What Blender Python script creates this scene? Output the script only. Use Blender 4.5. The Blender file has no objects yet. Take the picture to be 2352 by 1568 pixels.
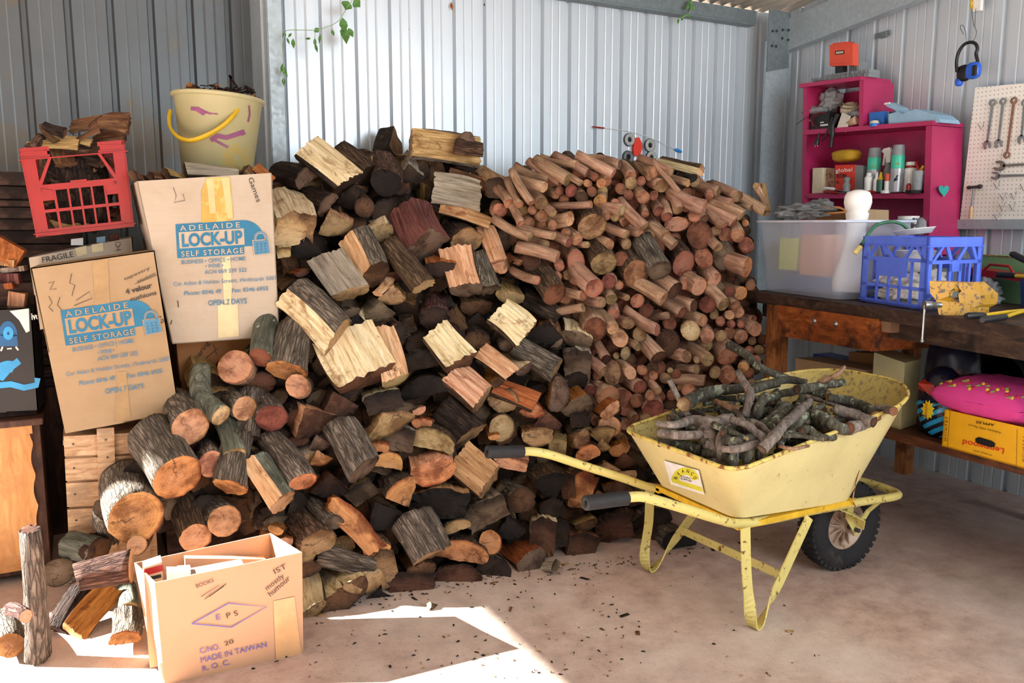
import bpy, bmesh, math, random
from math import sin, cos, pi, radians, atan2, sqrt, exp
from mathutils import Vector, Matrix, noise, Quaternion
V = Vector
random.seed(7)
SC = bpy.context.scene
COL = SC.collection

# ---------------------------------------------------------------- camera
FPX, HZ, CAMH = 1900.0, 515.0, 1.4          # focal length in px of a 2352 px frame, horizon row, eye height
PITCH = math.atan2(784 - HZ, FPX)
YAW = math.atan2(1000.0, FPX / cos(PITCH))
FW = V((sin(YAW) * cos(PITCH), cos(YAW) * cos(PITCH), -sin(PITCH)))
RT = V((cos(YAW), -sin(YAW), 0))
UP = RT.cross(FW)
EYE = V((0, 0, CAMH))
cd = bpy.data.cameras.new('camera')
cd.sensor_width = 36.0
cd.lens = 36.0 * FPX / 2352.0
cd.clip_start = 0.05
cam = bpy.data.objects.new('camera', cd)
COL.objects.link(cam)
cam.location = EYE
cam.rotation_euler = FW.to_track_quat('-Z', 'Y').to_euler()
SC.camera = cam
# ---------------------------------------------------------------- daylight
SUN_DIR = V((0.639, -0.267, -0.36)).normalized()      # travels from the side door towards the bench
w = bpy.data.worlds.new('overcast_sky'); SC.world = w; w.use_nodes = True
nt = w.node_tree; nt.nodes.clear()
o = nt.nodes.new('ShaderNodeOutputWorld'); b = nt.nodes.new('ShaderNodeBackground')
b.inputs[0].default_value = (0.86, 0.93, 1.0, 1); b.inputs[1].default_value = 0.85
nt.links.new(b.outputs[0], o.inputs[0])
sl = bpy.data.lights.new('sun', 'SUN'); sl.energy = 62.0; sl.angle = radians(0.6); sl.color = (1.0, 0.96, 0.90)
so = bpy.data.objects.new('sun', sl); COL.objects.link(so)
so.rotation_euler = SUN_DIR.to_track_quat('-Z', 'Y').to_euler(); so.location = (-6, 4, 5)
# daylight that enters through the open front of the shed
al = bpy.data.lights.new('open_front_daylight', 'AREA'); al.shape = 'RECTANGLE'; al.size = 2.8; al.size_y = 1.9
al.energy = 165.0; al.color = (0.90, 0.96, 1.0)
ao = bpy.data.objects.new('open_front_daylight', al); COL.objects.link(ao)
ao.location = (2.9, -1.6, 2.25); ao.rotation_euler = V((-0.05, 1, -0.10)).to_track_quat('-Z', 'Z').to_euler()
a2 = bpy.data.lights.new('side_door_daylight', 'AREA'); a2.shape = 'RECTANGLE'; a2.size = 3.6; a2.size_y = 2.0
a2.energy = 12.0; a2.color = (0.95, 0.98, 1.0)
a2o = bpy.data.objects.new('side_door_daylight', a2); COL.objects.link(a2o)
a2o.location = (-3.0, 1.6, 1.35); a2o.rotation_euler = V((1, -0.05, 0.02)).to_track_quat('-Z', 'Z').to_euler()
SC.view_settings.view_transform = 'Standard'
try: SC.view_settings.look = 'None'
except Exception: pass
SC.view_settings.gamma = 1.0
SC.view_settings.use_curve_mapping = False
SC.view_settings.exposure = -0.18

# ---------------------------------------------------------------- measuring helpers: a viewing ray met with a real plane
def ray(x, y):
    return (FW * FPX + RT * (x - 1176) + UP * (784 - y)).normalized()
def atz(x, y, z=0.0):
    d = ray(x, y); return EYE + d * ((z - CAMH) / d.z)
def aty(x, y, Y):
    d = ray(x, y); return EYE + d * (Y / d.y)
def atx(x, y, X):
    d = ray(x, y); return EYE + d * (X / d.x)
def atp(x, y, P, N):
    d = ray(x, y); return EYE + d * ((P - EYE).dot(N) / d.dot(N))

# ---------------------------------------------------------------- object helpers
def lab(o, label=None, cat=None, group=None, kind=None):
    if label: o['label'] = label
    if cat: o['category'] = cat
    if group: o['group'] = group
    if kind: o['kind'] = kind
    return o
def link(o, parent=None):
    COL.objects.link(o)
    if parent is not None: o.parent = parent
    return o
def empty(name, loc, label, cat, group=None, rot=None):
    e = bpy.data.objects.new(name, None); e.empty_display_size = 0.05
    e.location = loc
    if rot: e.rotation_euler = rot
    link(e); lab(e, label, cat, group); return e
def copy_tree(o, parent=None):
    c = o.copy(); link(c, parent)
    for ch in [x for x in o.children]: copy_tree(ch, c)
    return c

class MB:
    """collects faces with material slots and links them as ONE mesh object (world coordinates)"""
    def __init__(s): s.v = []; s.f = []; s.m = []; s.cur = 0; s.sm = []; s.smooth = False; s.M = None
    def add(s, verts, faces, mat=None, smooth=None):
        n = len(s.v); M = s.M
        s.v += [tuple(M @ V(p)) if M is not None else tuple(p) for p in verts]
        mi = s.cur if mat is None else mat; sm = s.smooth if smooth is None else smooth
        for i, f in enumerate(faces):
            s.f.append([n + k for k in f]); s.m.append(mi[i] if isinstance(mi, list) else mi); s.sm.append(sm)
        return s
    def box(s, lo, hi, mat=None, bev=0.0):
        x0, y0, z0 = lo; x1, y1, z1 = hi
        if bev <= 0:
            vs = [(x0,y0,z0),(x1,y0,z0),(x1,y1,z0),(x0,y1,z0),(x0,y0,z1),(x1,y0,z1),(x1,y1,z1),(x0,y1,z1)]
            return s.add(vs, [(0,3,2,1),(4,5,6,7),(0,1,5,4),(1,2,6,5),(2,3,7,6),(3,0,4,7)], mat)
        b = min(bev, abs(x1-x0)/2.01, abs(y1-y0)/2.01, abs(z1-z0)/2.01)
        bm = bmesh.new(); bmesh.ops.create_cube(bm, size=1)
        for q in bm.verts: q.co = V(((x0+x1)/2+q.co.x*(x1-x0), (y0+y1)/2+q.co.y*(y1-y0), (z0+z1)/2+q.co.z*(z1-z0)))
        bmesh.ops.bevel(bm, geom=list(bm.edges), offset=b, segments=2, profile=0.6, affect='EDGES')
        return s.bm(bm, mat)
    def bm(s, bm, mat=None, smooth=None):
        bm.verts.index_update()
        vs = [tuple(q.co) for q in bm.verts]; fs = [[q.index for q in f.verts] for f in bm.faces]
        bm.free(); return s.add(vs, fs, mat, smooth)
    def quadbox(s, q, n, mat=None):
        """q: four corners of the front face (any quad), n: vector from front to back face"""
        q = [V(p) for p in q]; n = V(n)
        vs = q + [p + n for p in q]
        return s.add(vs, [(0,1,2,3),(7,6,5,4),(0,4,5,1),(1,5,6,2),(2,6,7,3),(3,7,4,0)], mat)
    def tube(s, pts, r, n=10, mat=None, cap=True, smooth=True, flat=1.0, upv=None):
        pts = [V(p) for p in pts]; k = len(pts)
        if not isinstance(r, (list, tuple)): r = [r] * k
        vs = []; fs = []; prev = None
        for i, p in enumerate(pts):
            t = (pts[min(i+1, k-1)] - pts[max(i-1, 0)])
            if t.length < 1e-9: t = V((0, 0, 1))
            t.normalize()
            if prev is None:
                a = V(upv) if upv else (V((0, 0, 1)) if abs(t.z) < 0.9 else V((1, 0, 0)))
            else: a = prev
            a = (a - t * a.dot(t))
            if a.length < 1e-6: a = t.orthogonal()
            a.normalize(); prev = a; bb = t.cross(a)
            for j in range(n):
                th = 2 * pi * j / n
                vs.append(p + a * (cos(th) * r[i]) + bb * (sin(th) * r[i] * flat))
        for i in range(k - 1):
            for j in range(n):
                a0 = i*n+j; a1 = i*n+(j+1) % n
                fs.append((a0, a1, a1+n, a0+n))
        s.add(vs, fs, mat, smooth)
        if cap:
            m = len(vs)
            s.add(vs[:n], [tuple(range(n-1, -1, -1))], mat, False)
            s.add(vs[m-n:], [tuple(range(n))], mat, False)
        return s
    def ribbon(s, pts, wv, w, t, mat=None):
        """flat strap along pts, width w along unit vector(s) wv, thickness t"""
        pts = [V(p) for p in pts]; k = len(pts); vs = []; fs = []
        for i, p in enumerate(pts):
            d = (pts[min(i+1, k-1)] - pts[max(i-1, 0)]).normalized()
            wd = V(wv[i] if isinstance(wv, list) else wv); wd = (wd - d * wd.dot(d)).normalized()
            nn = d.cross(wd)
            for a, c in ((-1,-1),(1,-1),(1,1),(-1,1)): vs.append(p + wd*(a*w/2) + nn*(c*t/2))
        for i in range(k-1):
            for j in range(4):
                a0 = i*4+j; a1 = i*4+(j+1) % 4; fs.append((a0, a1, a1+4, a0+4))
        fs += [(3,2,1,0), tuple(range(4*k-4, 4*k))]
        return s.add(vs, fs, mat, False)
    def lathe(s, prof, c=(0,0,0), n=24, mat=None, axis=None, smooth=True, xvec=None, sy=1.0, cap=True):
        ax = V(axis).normalized() if axis is not None else V((0,0,1))
        a = V(xvec) if xvec is not None else ax.orthogonal(); a = (a-ax*a.dot(ax)).normalized(); bb = ax.cross(a); c = V(c); vs = []; fs = []
        for (r, h) in prof:
            for j in range(n):
                th = 2*pi*j/n; vs.append(c + ax*h + a*(r*cos(th)) + bb*(r*sin(th)*sy))
        for i in range(len(prof)-1):
            for j in range(n):
                a0 = i*n+j; a1 = i*n+(j+1) % n; fs.append((a0, a1, a1+n, a0+n))
        s.add(vs, fs, mat, smooth)
        if cap and prof[0][0] > 1e-5: s.add(vs[:n], [tuple(range(n-1,-1,-1))], mat, False)
        if cap and prof[-1][0] > 1e-5: s.add(vs[-n:], [tuple(range(n))], mat, False)
        return s
    def blob(s, c, r, mat=None, sub=3, amp=0.15, fr=2.0, seed=0, squash=None, p=2.0):
        bm = bmesh.new(); bmesh.ops.create_icosphere(bm, subdivisions=sub, radius=1)
        rx, ry, rz = r if isinstance(r, (tuple, list)) else (r, r, r)
        for q in bm.verts:
            d = q.co.normalized()
            if p != 2.0:
                k = (abs(d.x)**p + abs(d.y)**p + abs(d.z)**p) ** (-1.0/p); d = d*k
            f = 1 + amp*noise.noise(q.co*fr+V((seed*3.7, seed, 0)))
            q.co = V((d.x*rx*f, d.y*ry*f, d.z*rz*f)) + V(c)
        return s.bm(bm, mat, True)
    def poly(s, pts, n, mat=None):
        """closed polygon prism: pts 3D coplanar, n extrusion vector"""
        pts = [V(p) for p in pts]; k = len(pts); n = V(n)
        vs = pts + [p+n for p in pts]
        fs = [tuple(range(k)), tuple(range(2*k-1, k-1, -1))] + [(i, i+k, (i+1) % k + k, (i+1) % k) for i in range(k)]
        return s.add(vs, fs, mat, False)
    def build(s, name, mats, parent=None, fixn=True):
        me = bpy.data.meshes.new(name)
        par = None
        if parent is not None: par = parent
        vs = s.v
        if par is not None:
            W = wmat(par).inverted(); vs = [tuple(W @ V(p)) for p in vs]
            org = V((0,0,0))
        else:
            # origin at the base centre
            xs = [p[0] for p in vs]; ys = [p[1] for p in vs]; zs = [p[2] for p in vs]
            org = V(((min(xs)+max(xs))/2, (min(ys)+max(ys))/2, min(zs)))
            vs = [tuple(V(p)-org) for p in vs]
        me.from_pydata(vs, [], s.f)
        if not isinstance(mats, (list, tuple)): mats = [mats]
        for m in mats: me.materials.append(m)
        if len(mats) > 1: me.polygons.foreach_set('material_index', s.m)
        me.polygons.foreach_set('use_smooth', s.sm)
        if fixn:
            bm = bmesh.new(); bm.from_mesh(me); bmesh.ops.recalc_face_normals(bm, faces=bm.faces); bm.to_mesh(me); bm.free()
        me.update()
        o = bpy.data.objects.new(name, me); o.location = org
        link(o, par); return o
def wmat(o):
    m = o.matrix_basis.copy()
    return wmat(o.parent) @ m if o.parent is not None else m
def thing(mb, name, mats, label, cat, group=None):
    return lab(mb.build(name, mats), label, cat, group)
def rotm(c, rz=0, rx=0, ry=0):
    return Matrix.Translation(V(c)) @ Matrix.Rotation(rz, 4, 'Z') @ Matrix.Rotation(ry, 4, 'Y') @ Matrix.Rotation(rx, 4, 'X')
def smoothpath(pts, k=6):
    pts = [V(p) for p in pts]; out = []
    for i in range(len(pts)-1):
        p0 = pts[max(i-1,0)]; p1 = pts[i]; p2 = pts[i+1]; p3 = pts[min(i+2,len(pts)-1)]
        for j in range(k):
            t = j/k
            out.append(0.5*((2*p1)+(p2-p0)*t+(2*p0-5*p1+4*p2-p3)*t*t+(3*p1-p0-3*p2+p3)*t**3))
    out.append(pts[-1]); return out
def lerp(a, b, t): return a + (b-a)*t

# ---------------------------------------------------------------- materials
def srgb(h):
    if isinstance(h, str):
        h = h.lstrip('#'); c = [int(h[i:i+2], 16)/255 for i in (0,2,4)]
    else: c = [x/255 for x in h]
    return tuple((x/12.92 if x <= 0.04045 else ((x+0.055)/1.055)**2.4) for x in c) + (1,)
class NT:
    def __init__(s, name):
        s.m = bpy.data.materials.new(name); s.m.use_nodes = True; s.t = s.m.node_tree; s.t.nodes.clear()
        s.out = s.n('OutputMaterial'); s.p = s.n('BsdfPrincipled'); s.l(s.p.outputs[0], s.out.inputs[0])
    def n(s, k, **kw):
        q = s.t.nodes.new('ShaderNode'+k)
        for a, v in kw.items(): setattr(q, a, v)
        return q
    def l(s, a, b): s.t.links.new(a, b)
    def val(s, sock, x):
        if hasattr(x, 'is_output') or isinstance(x, bpy.types.NodeSocket): s.l(x, sock)
        else: sock.default_value = x
    def coord(s, scale=(1,1,1), which='Object', rand=True, rot=(0,0,0)):
        c = s.n('TexCoord'); mp = s.n('Mapping'); mp.inputs['Scale'].default_value = scale; mp.inputs['Rotation'].default_value = rot
        s.l(c.outputs[which], mp.inputs[0])
        if rand:
            oi = s.n('ObjectInfo'); mu = s.n('Math', operation='MULTIPLY'); mu.inputs[1].default_value = 37.0
            s.l(oi.outputs['Random'], mu.inputs[0]); cb = s.n('CombineXYZ')
            s.l(mu.outputs[0], cb.inputs[0]); s.l(mu.outputs[0], cb.inputs[2]); s.l(cb.outputs[0], mp.inputs['Location'])
        return mp.outputs[0]
    def noise(s, vec, scale, detail=4, rough=0.6, dist=0.0, out='Fac'):
        q = s.n('TexNoise'); q.inputs['Scale'].default_value = scale; q.inputs['Detail'].default_value = detail
        q.inputs['Roughness'].default_value = rough; q.inputs['Distortion'].default_value = dist
        s.l(vec, q.inputs['Vector']); return q.outputs[out]
    def voro(s, vec, scale, feature='F1', out='Distance'):
        q = s.n('TexVoronoi', feature=feature); q.inputs['Scale'].default_value = scale; s.l(vec, q.inputs['Vector']); return q.outputs[out]
    def ramp(s, fac, stops, interp='LINEAR'):
        q = s.n('ValToRGB'); q.color_ramp.interpolation = interp; e = q.color_ramp.elements
        while len(e) < len(stops): e.new(0.5)
        for i, (p, c) in enumerate(stops):
            e[i].position = p; e[i].color = c if not isinstance(c, (int, float)) else (c, c, c, 1)
        s.l(fac, q.inputs[0]); return q.outputs[0]
    def mix(s, fac, a, b, mode='MIX'):
        q = s.n('Mix', data_type='RGBA', blend_type=mode)
        s.val(q.inputs[0], fac); s.val(q.inputs[6], a); s.val(q.inputs[7], b); return q.outputs[2]
    def math(s, op, a, b=0.0):
        q = s.n('Math', operation=op); s.val(q.inputs[0], a); s.val(q.inputs[1], b); return q.outputs[0]
    def maprange(s, x, a, b, c=0.0, d=1.0):
        q = s.n('MapRange'); s.val(q.inputs[0], x); q.inputs[1].default_value = a; q.inputs[2].default_value = b
        q.inputs[3].default_value = c; q.inputs[4].default_value = d; return q.outputs[0]
    def bump(s, h, strength=0.4, dist=0.01):
        q = s.n('Bump'); q.inputs['Strength'].default_value = strength; q.inputs['Distance'].default_value = dist
        s.l(h, q.inputs['Height']); s.l(q.outputs[0], s.p.inputs['Normal']); return q
    def hsv(s, col, amt=0.12, hue=0.015):
        oi = s.n('ObjectInfo'); h = s.n('HueSaturation')
        r = s.maprange(oi.outputs['Random'], 0, 1, 1-amt, 1+amt); s.l(r, h.inputs['Value'])
        fr = s.math('FRACT', s.math('MULTIPLY', oi.outputs['Random'], 7.13)); s.l(s.maprange(fr, 0, 1, 0.5-hue, 0.5+hue), h.inputs['Hue'])
        s.l(col, h.inputs['Color']); return h.outputs[0]
    def done(s, col, rough=0.6, metal=0.0, spec=0.5):
        s.val(s.p.inputs['Base Color'], col); s.val(s.p.inputs['Roughness'], rough); s.val(s.p.inputs['Metallic'], metal)
        s.p.inputs['Specular IOR Level'].default_value = spec
        return s.m
MATS = {}
def plain(name, col, rough=0.5, metal=0.0, var=0.10, scale=14.0, spec=0.5, bump=0.0, col2=None, thr=None):
    """a painted, moulded or woven surface: base colour with slight mottling, optional second colour in patches"""
    if name in MATS: return MATS[name]
    m = NT(name); c = srgb(col); v = m.coord(rand=False)
    f = m.noise(v, scale, 5, 0.6)
    dk = tuple(x*(1-var*1.6) for x in c[:3])+(1,); lt = tuple(min(1, x*(1+var)) for x in c[:3])+(1,)
    cc = m.ramp(f, [(0.3, dk), (0.7, lt)])
    if col2 is not None:
        f2 = m.noise(v, (thr[1] if thr else 20.0), 7, 0.68); lo = (thr[0] if thr else 0.6)
        cc = m.mix(m.maprange(f2, lo, lo+0.05), cc, srgb(col2))
    if bump: m.bump(m.noise(v, scale*3, 4), bump, 0.004)
    MATS[name] = m.done(cc, rough, metal, spec); return MATS[name]
# ---------------------------------------------------------------- wood
def m_split(name, lo, mid, hi, dirt=0.45):
    m = NT(name); v = m.coord((1, 1, 0.07)); v2 = m.coord((1, 1, 0.35))
    f = m.noise(v, 70, 6, 0.65, 0.4); g = m.noise(v2, 9, 4, 0.6, 0.5); h = m.noise(v, 190, 3, 0.6)
    c = m.ramp(f, [(0.28, srgb(lo)), (0.5, srgb(mid)), (0.72, srgb(hi))])
    c = m.mix(m.maprange(g, 0.5, 0.68, 0, dirt), c, srgb(lo))
    c = m.mix(m.maprange(h, 0.62, 0.72, 0, 0.55), c, tuple(x*0.35 for x in srgb(lo)[:3])+(1,))
    st = m.noise(m.coord((1, 1, 0.5)), 11, 5, 0.7, 1.0); c = m.mix(m.maprange(st, 0.55, 0.66, 0, 0.8), c, m.mix(1.0, c, srgb('#9a7350'), 'MULTIPLY'))
    st2 = m.noise(m.coord((1, 1, 0.3)), 19, 5, 0.7, 1.5); c = m.mix(m.maprange(st2, 0.62, 0.68, 0, 0.7), c, srgb('#3a281c'))
    c = m.hsv(c, 0.16, 0.014)
    hh = m.math('ADD', m.math('MULTIPLY', f, 0.8), m.math('MULTIPLY', h, 0.35)); m.bump(hh, 0.75, 0.006)
    return m.done(c, 0.78, 0, 0.25)
SPLIT = {
 'c': m_split('split_wood_cream', '#9a8058', '#dcc9a0', '#f3e8cb', 0.35),
 'p': m_split('split_wood_pink', '#8f5f3e', '#d4a27c', '#efcdae', 0.4),
 'o': m_split('split_wood_orange', '#5d3115', '#a5632f', '#c9874d', 0.45),
 't': m_split('split_wood_tan', '#6a4c2c', '#a98859', '#cdb083', 0.5),
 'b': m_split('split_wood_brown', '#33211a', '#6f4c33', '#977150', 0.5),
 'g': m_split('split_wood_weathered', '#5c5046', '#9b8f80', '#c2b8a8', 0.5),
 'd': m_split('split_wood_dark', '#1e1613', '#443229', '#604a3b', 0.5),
 'r': m_split('split_wood_reddish', '#2c1714', '#67403a', '#8e6152', 0.5)}
def m_bark(name, lo, mid, hi, lichen=None, amt=0.62, furrow=1.0):
    m = NT(name); v = m.coord((1, 1, 0.14)); vv = m.coord((1, 1, 0.8))
    f = m.noise(v, 42, 7, 0.68, 0.8); wv = m.n('VectorMath', operation='ADD'); m.l(v, wv.inputs[0]); ns = m.n('VectorMath', operation='SCALE'); m.l(m.noise(v, 30, 4, 0.6, out='Color'), ns.inputs[0]); ns.inputs['Scale'].default_value = 0.035; m.l(ns.outputs[0], wv.inputs[1]); vo = m.voro(wv.outputs[0], 75, 'DISTANCE_TO_EDGE'); g = m.noise(vv, 12, 4, 0.6)
    c = m.ramp(f, [(0.3, srgb(lo)), (0.52, srgb(mid)), (0.74, srgb(hi))])
    c = m.mix(m.maprange(vo, 0.0, 0.22, 0.45*furrow, 0.0), c, tuple(x*0.4 for x in srgb(lo)[:3])+(1,))
    c = m.mix(m.maprange(g, 0.45, 0.7, 0, 0.5), c, srgb(lo))
    if lichen: c = m.mix(m.maprange(m.noise(vv, 22, 6, 0.7), amt, amt+0.06), c, srgb(lichen))
    c = m.hsv(c, 0.16, 0.01)
    hh = m.math('ADD', f, m.math('MULTIPLY', m.maprange(vo, 0, 0.14), 0.7*furrow)); m.bump(hh, 0.9, 0.010)
    return m.done(c, 0.88, 0, 0.2)
BARK = {
 'g': m_bark('bark_grey', '#3a332d', '#7c7064', '#a99d8e', '#9aa091', 0.66),
 'b': m_bark('bark_brown', '#2e211a', '#67503f', '#8f745d'),
 'd': m_bark('bark_dark', '#181210', '#3d3029', '#5d4c40'),
 'r': m_bark('bark_reddish', '#261512', '#5f413a', '#84645a'),
 'l': m_bark('bark_green_grey', '#383a30', '#6b6d60', '#8e9284', '#a5ae9d', 0.6, 0.3),
 's': m_bark('smooth_bark_rust', '#6a4b3b', '#a9866d', '#c9a88f', None, 0.6, 0.12)}
for _k in 'opctyk': BARK[_k] = BARK['b']
for _k in 'yk': SPLIT[_k] = SPLIT['d' if _k == 'k' else 'c']
def m_end(name, core, mid, rim, edge, ringc, crack=0.8):
    m = NT(name); at = m.n('Attribute'); at.attribute_name = 'rr'; r = at.outputs['Fac']
    v = m.coord((1, 1, 1)); n1 = m.noise(v, 16, 4, 0.6); n2 = m.noise(v, 70, 5, 0.7)
    rj = m.math('ADD', r, m.math('MULTIPLY', m.math('SUBTRACT', n1, 0.5), 0.22))
    c = m.ramp(rj, [(0.0, srgb(core)), (0.55, srgb(mid)), (0.86, srgb(rim)), (0.97, srgb(edge))])
    s = m.math('SINE', m.math('MULTIPLY', rj, 60.0)); c = m.mix(m.maprange(s, 0.2, 1.0, 0, 0.35), c, srgb(ringc))
    c = m.mix(m.maprange(n2, 0.55, 0.75, 0, 0.5), c, srgb(ringc))
    g = m.n('TexGradient', gradient_type='RADIAL'); m.l(m.coord((1, 1, 1), rand=False), g.inputs[0]); oi = m.n('ObjectInfo')
    an = m.math('ADD', m.math('MULTIPLY', g.outputs['Fac'], 1.0), m.math('ADD', m.math('MULTIPLY', n1, 0.5), m.math('MULTIPLY', oi.outputs['Random'], 5.0)))
    k = m.math('ABSOLUTE', m.math('SUBTRACT', m.math('FRACT', an), 0.5)); k = m.math('MULTIPLY', k, m.math('ADD', r, 0.15))
    c = m.mix(m.maprange(k, 0.0, 0.012, crack, 0), c, srgb('#24140c'))
    ar = m.noise(m.coord((1, 9, 1)), 26, 3, 0.6); c = m.mix(m.maprange(ar, 0.5, 0.7, 0, 0.35), c, srgb(edge))
    dust = m.noise(v, 9, 5, 0.65); c = m.mix(m.maprange(dust, 0.47, 0.60, 0, 0.75), c, m.mix(1.0, c, srgb('#8a6f5c'), 'MULTIPLY'))
    c = m.hsv(c, 0.15, 0.012)
    m.bump(m.math('ADD', n2, m.math('MULTIPLY', s, 0.12)), 0.35, 0.004)
    return m.done(c, 0.75, 0, 0.25)
END = {
 'o': m_end('cut_end_orange', '#b98a66', '#b07c50', '#c98f5c', '#7c3f20', '#8f5f3c'),
 'p': m_end('cut_end_pink', '#c69a7c', '#bd8d6f', '#c99770', '#6e4028', '#a37657', 0.6),
 't': m_end('cut_end_tan', '#a78a66', '#9c7f5c', '#94764f', '#3c2a1e', '#75603f'),
 'y': m_end('cut_end_straw', '#ad9872', '#9b8762', '#907a56', '#4b3a22', '#7f7448', 0.3),
 'b': m_end('cut_end_brown', '#6b4a34', '#5d3f2d', '#4b3224', '#23160f', '#392419'),
 'g': m_end('cut_end_grey', '#7c6a58', '#6a5848', '#584738', '#2a2019', '#463829'),
 'd': m_end('cut_end_dark', '#3e2e25', '#33261e', '#291d17', '#140e0b', '#1e1510', 0.5),
 'k': m_end('cut_end_blackened', '#221b18', '#1e1815', '#191412', '#0c0908', '#120e0c', 0.4),
 'r': m_end('cut_end_rust', '#ae8063', '#a27056', '#9a6349', '#55382a', '#875a43', 0.4),
 'm': m_end('cut_end_redbrown', '#8a5843', '#7d4c39', '#6d3f2f', '#33201a', '#5c3828', 0.6),
 'c': m_end('cut_end_cream', '#d6c296', '#c9b387', '#b89b69', '#6b5235', '#a98f62', 0.6)}
def m_boards(name, a, b, c, sc=(1,1,1), rough=0.6, stain=None, rot=(0,0,0), bump=0.25):
    m = NT(name); v = m.coord(sc, rand=False, rot=rot)
    f = m.noise(v, 8, 6, 0.62, 1.2); g = m.noise(v, 34, 4, 0.6)
    col = m.ramp(f, [(0.3, srgb(a)), (0.5, srgb(b)), (0.72, srgb(c))])
    col = m.mix(m.maprange(g, 0.55, 0.75, 0, 0.4), col, srgb(a))
    if stain:
        vs = m.coord((1,1,1), rand=False); col = m.mix(m.maprange(m.noise(vs, 5.5, 6, 0.7), 0.5, 0.62, 0, 0.9), col, srgb(stain))
    m.bump(g, bump, 0.004); return m.done(col, rough, 0, 0.35)
M_PALE = m_boards('raw_crate_timber', '#8f6d4e', '#c09c78', '#d9bb98', (1, 1, 6), 0.8, '#a2876c')
M_VENEER = m_boards('honey_veneer', '#a9703c', '#cf9559', '#dfae74', (2, 2, 0.5), 0.45, '#b98350')
M_DKWOOD = m_boards('dark_moulding_wood', '#241611', '#4a3024', '#6a4836', (3, 3, 0.5), 0.6)
M_BENCH = m_boards('oily_bench_timber', '#1b1411', '#3b2a22', '#5d4738', (5, 0.6, 3), 0.62, '#15100e', bump=0.6)
M_DRAWER = m_boards('stained_drawer_timber', '#5a2c14', '#8d4a22', '#b06a35', (3, 0.8, 3), 0.42, '#2b1c16')
M_LEG = m_boards('bench_leg_timber', '#6c3e20', '#a5683a', '#c08550', (4, 4, 0.5), 0.6, '#5b341c')
M_SHELFBD = m_boards('lower_shelf_timber', '#3a2218', '#6b4029', '#8a573a', (3, 0.6, 3), 0.6, '#2a1a13')
# ---------------------------------------------------------------- metal, paint, concrete
def m_galv(name, base, tint):
    m = NT(name); v = m.coord((1,1,1), rand=False); q = m.voro(v, 55, 'F1', 'Color'); s = m.n('SeparateColor'); m.l(q, s.inputs[0])
    c = m.mix(m.maprange(s.outputs[0], 0, 1, 0, 0.45), srgb(base), srgb(tint)); n = m.noise(v, 3.2, 4)
    c = m.mix(m.maprange(n, 0.5, 0.75, 0, 0.3), c, srgb('#7f8a8c'))
    return m.done(c, m.maprange(s.outputs[1], 0, 1, 0.48, 0.62), 0.4, 0.5)
M_GALV = m_galv('galvanised_steel', '#a3b1b8', '#bccacf')
M_GALVD = m_galv('weathered_galvanised_steel', '#6f7a7d', '#8b979a')
def m_cladding():
    m = NT('painted_steel_cladding'); v = m.coord((1,1,1), rand=False)
    n = m.noise(v, 1.3, 5, 0.6); st = m.noise(m.coord((22, 22, 0.5), rand=False), 2.0, 4, 0.6)
    c = m.mix(m.maprange(n, 0.45, 0.8, 0, 0.25), srgb('#c8d2da'), srgb('#aeb7bd'))
    c = m.mix(m.maprange(st, 0.55, 0.8, 0, 0.2), c, srgb('#9fa6a8'))
    sp = m.noise(v, 26, 2, 0.5); c = m.mix(m.maprange(sp, 0.80, 0.83, 0, 0.7), c, srgb('#4b3b33'))
    return m.done(c, m.maprange(n, 0.3, 0.7, 0.27, 0.38), 0.25, 0.6)
M_CLAD = m_cladding()
M_CLAD2 = plain('shade_toned_cladding', '#656b6f', 0.42, 0.5, 0.08, 2, col2='#6b675f', thr=(0.55, 1.5))  # darker cladding for the bay wall: its shade is put into the colour
M_ROOF = plain('cream_roof_sheet', '#a9a498', 0.5, 0.1, 0.12, 3, col2='#8d8676', thr=(0.62, 2.0))
def m_floor():
    m = NT('dusty_pink_concrete'); v = m.coord((1,1,1), rand=False)
    a = m.noise(v, 1.1, 5, 0.6); b_ = m.noise(v, 9, 8, 0.72); g = m.noise(v, 120, 3, 0.6)
    c = m.ramp(b_, [(0.3, srgb('#9c8378')), (0.5, srgb('#bca295')), (0.72, srgb('#d2bcb0'))])
    c = m.mix(m.maprange(a, 0.42, 0.7, 0, 0.75), c, srgb('#d0c6bd'))
    c = m.mix(m.maprange(g, 0.6, 0.75, 0, 0.5), c, srgb('#6b4c3e'))
    cr = m.noise(v, 34, 6, 0.8); c = m.mix(m.maprange(cr, 0.66, 0.72, 0, 0.8), c, srgb('#4a3127'))
    sp = m.voro(v, 60); c = m.mix(m.maprange(sp, 0.05, 0.1, 0.7, 0), c, srgb('#3b2820'))
    m.bump(m.math('ADD', b_, m.math('MULTIPLY', g, 0.5)), 0.35, 0.004)
    return m.done(c, m.maprange(b_, 0.3, 0.7, 0.62, 0.85), 0, 0.4)
M_FLOOR = m_floor()
def m_card(name, col, stain, amt=0.5):
    m = NT(name); v = m.coord((1,1,1), rand=True); a = m.noise(v, 3.5, 6, 0.65); fl = m.noise(m.coord((1,1,14)), 9, 3)
    c = m.mix(m.maprange(a, 0.48, 0.75, 0, amt), srgb(col), srgb(stain)); c = m.mix(m.maprange(fl, 0.5, 0.8, 0, 0.15), c, srgb(stain))
    m.bump(a, 0.15, 0.01); return m.done(c, 0.82, 0, 0.25)
M_CARD = m_card('tan_cardboard', '#a58c6d', '#8d7250')
M_CARDW = m_card('pale_cardboard', '#b3a695', '#977f60', 0.45)
M_CARDB = m_card('brown_cardboard', '#a27046', '#7b4d2c')
M_CARDL = m_card('warm_light_cardboard', '#ba9375', '#a5805f', 0.35)
M_INK = plain('blue_printing_ink', '#226f93', 0.7)
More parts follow.
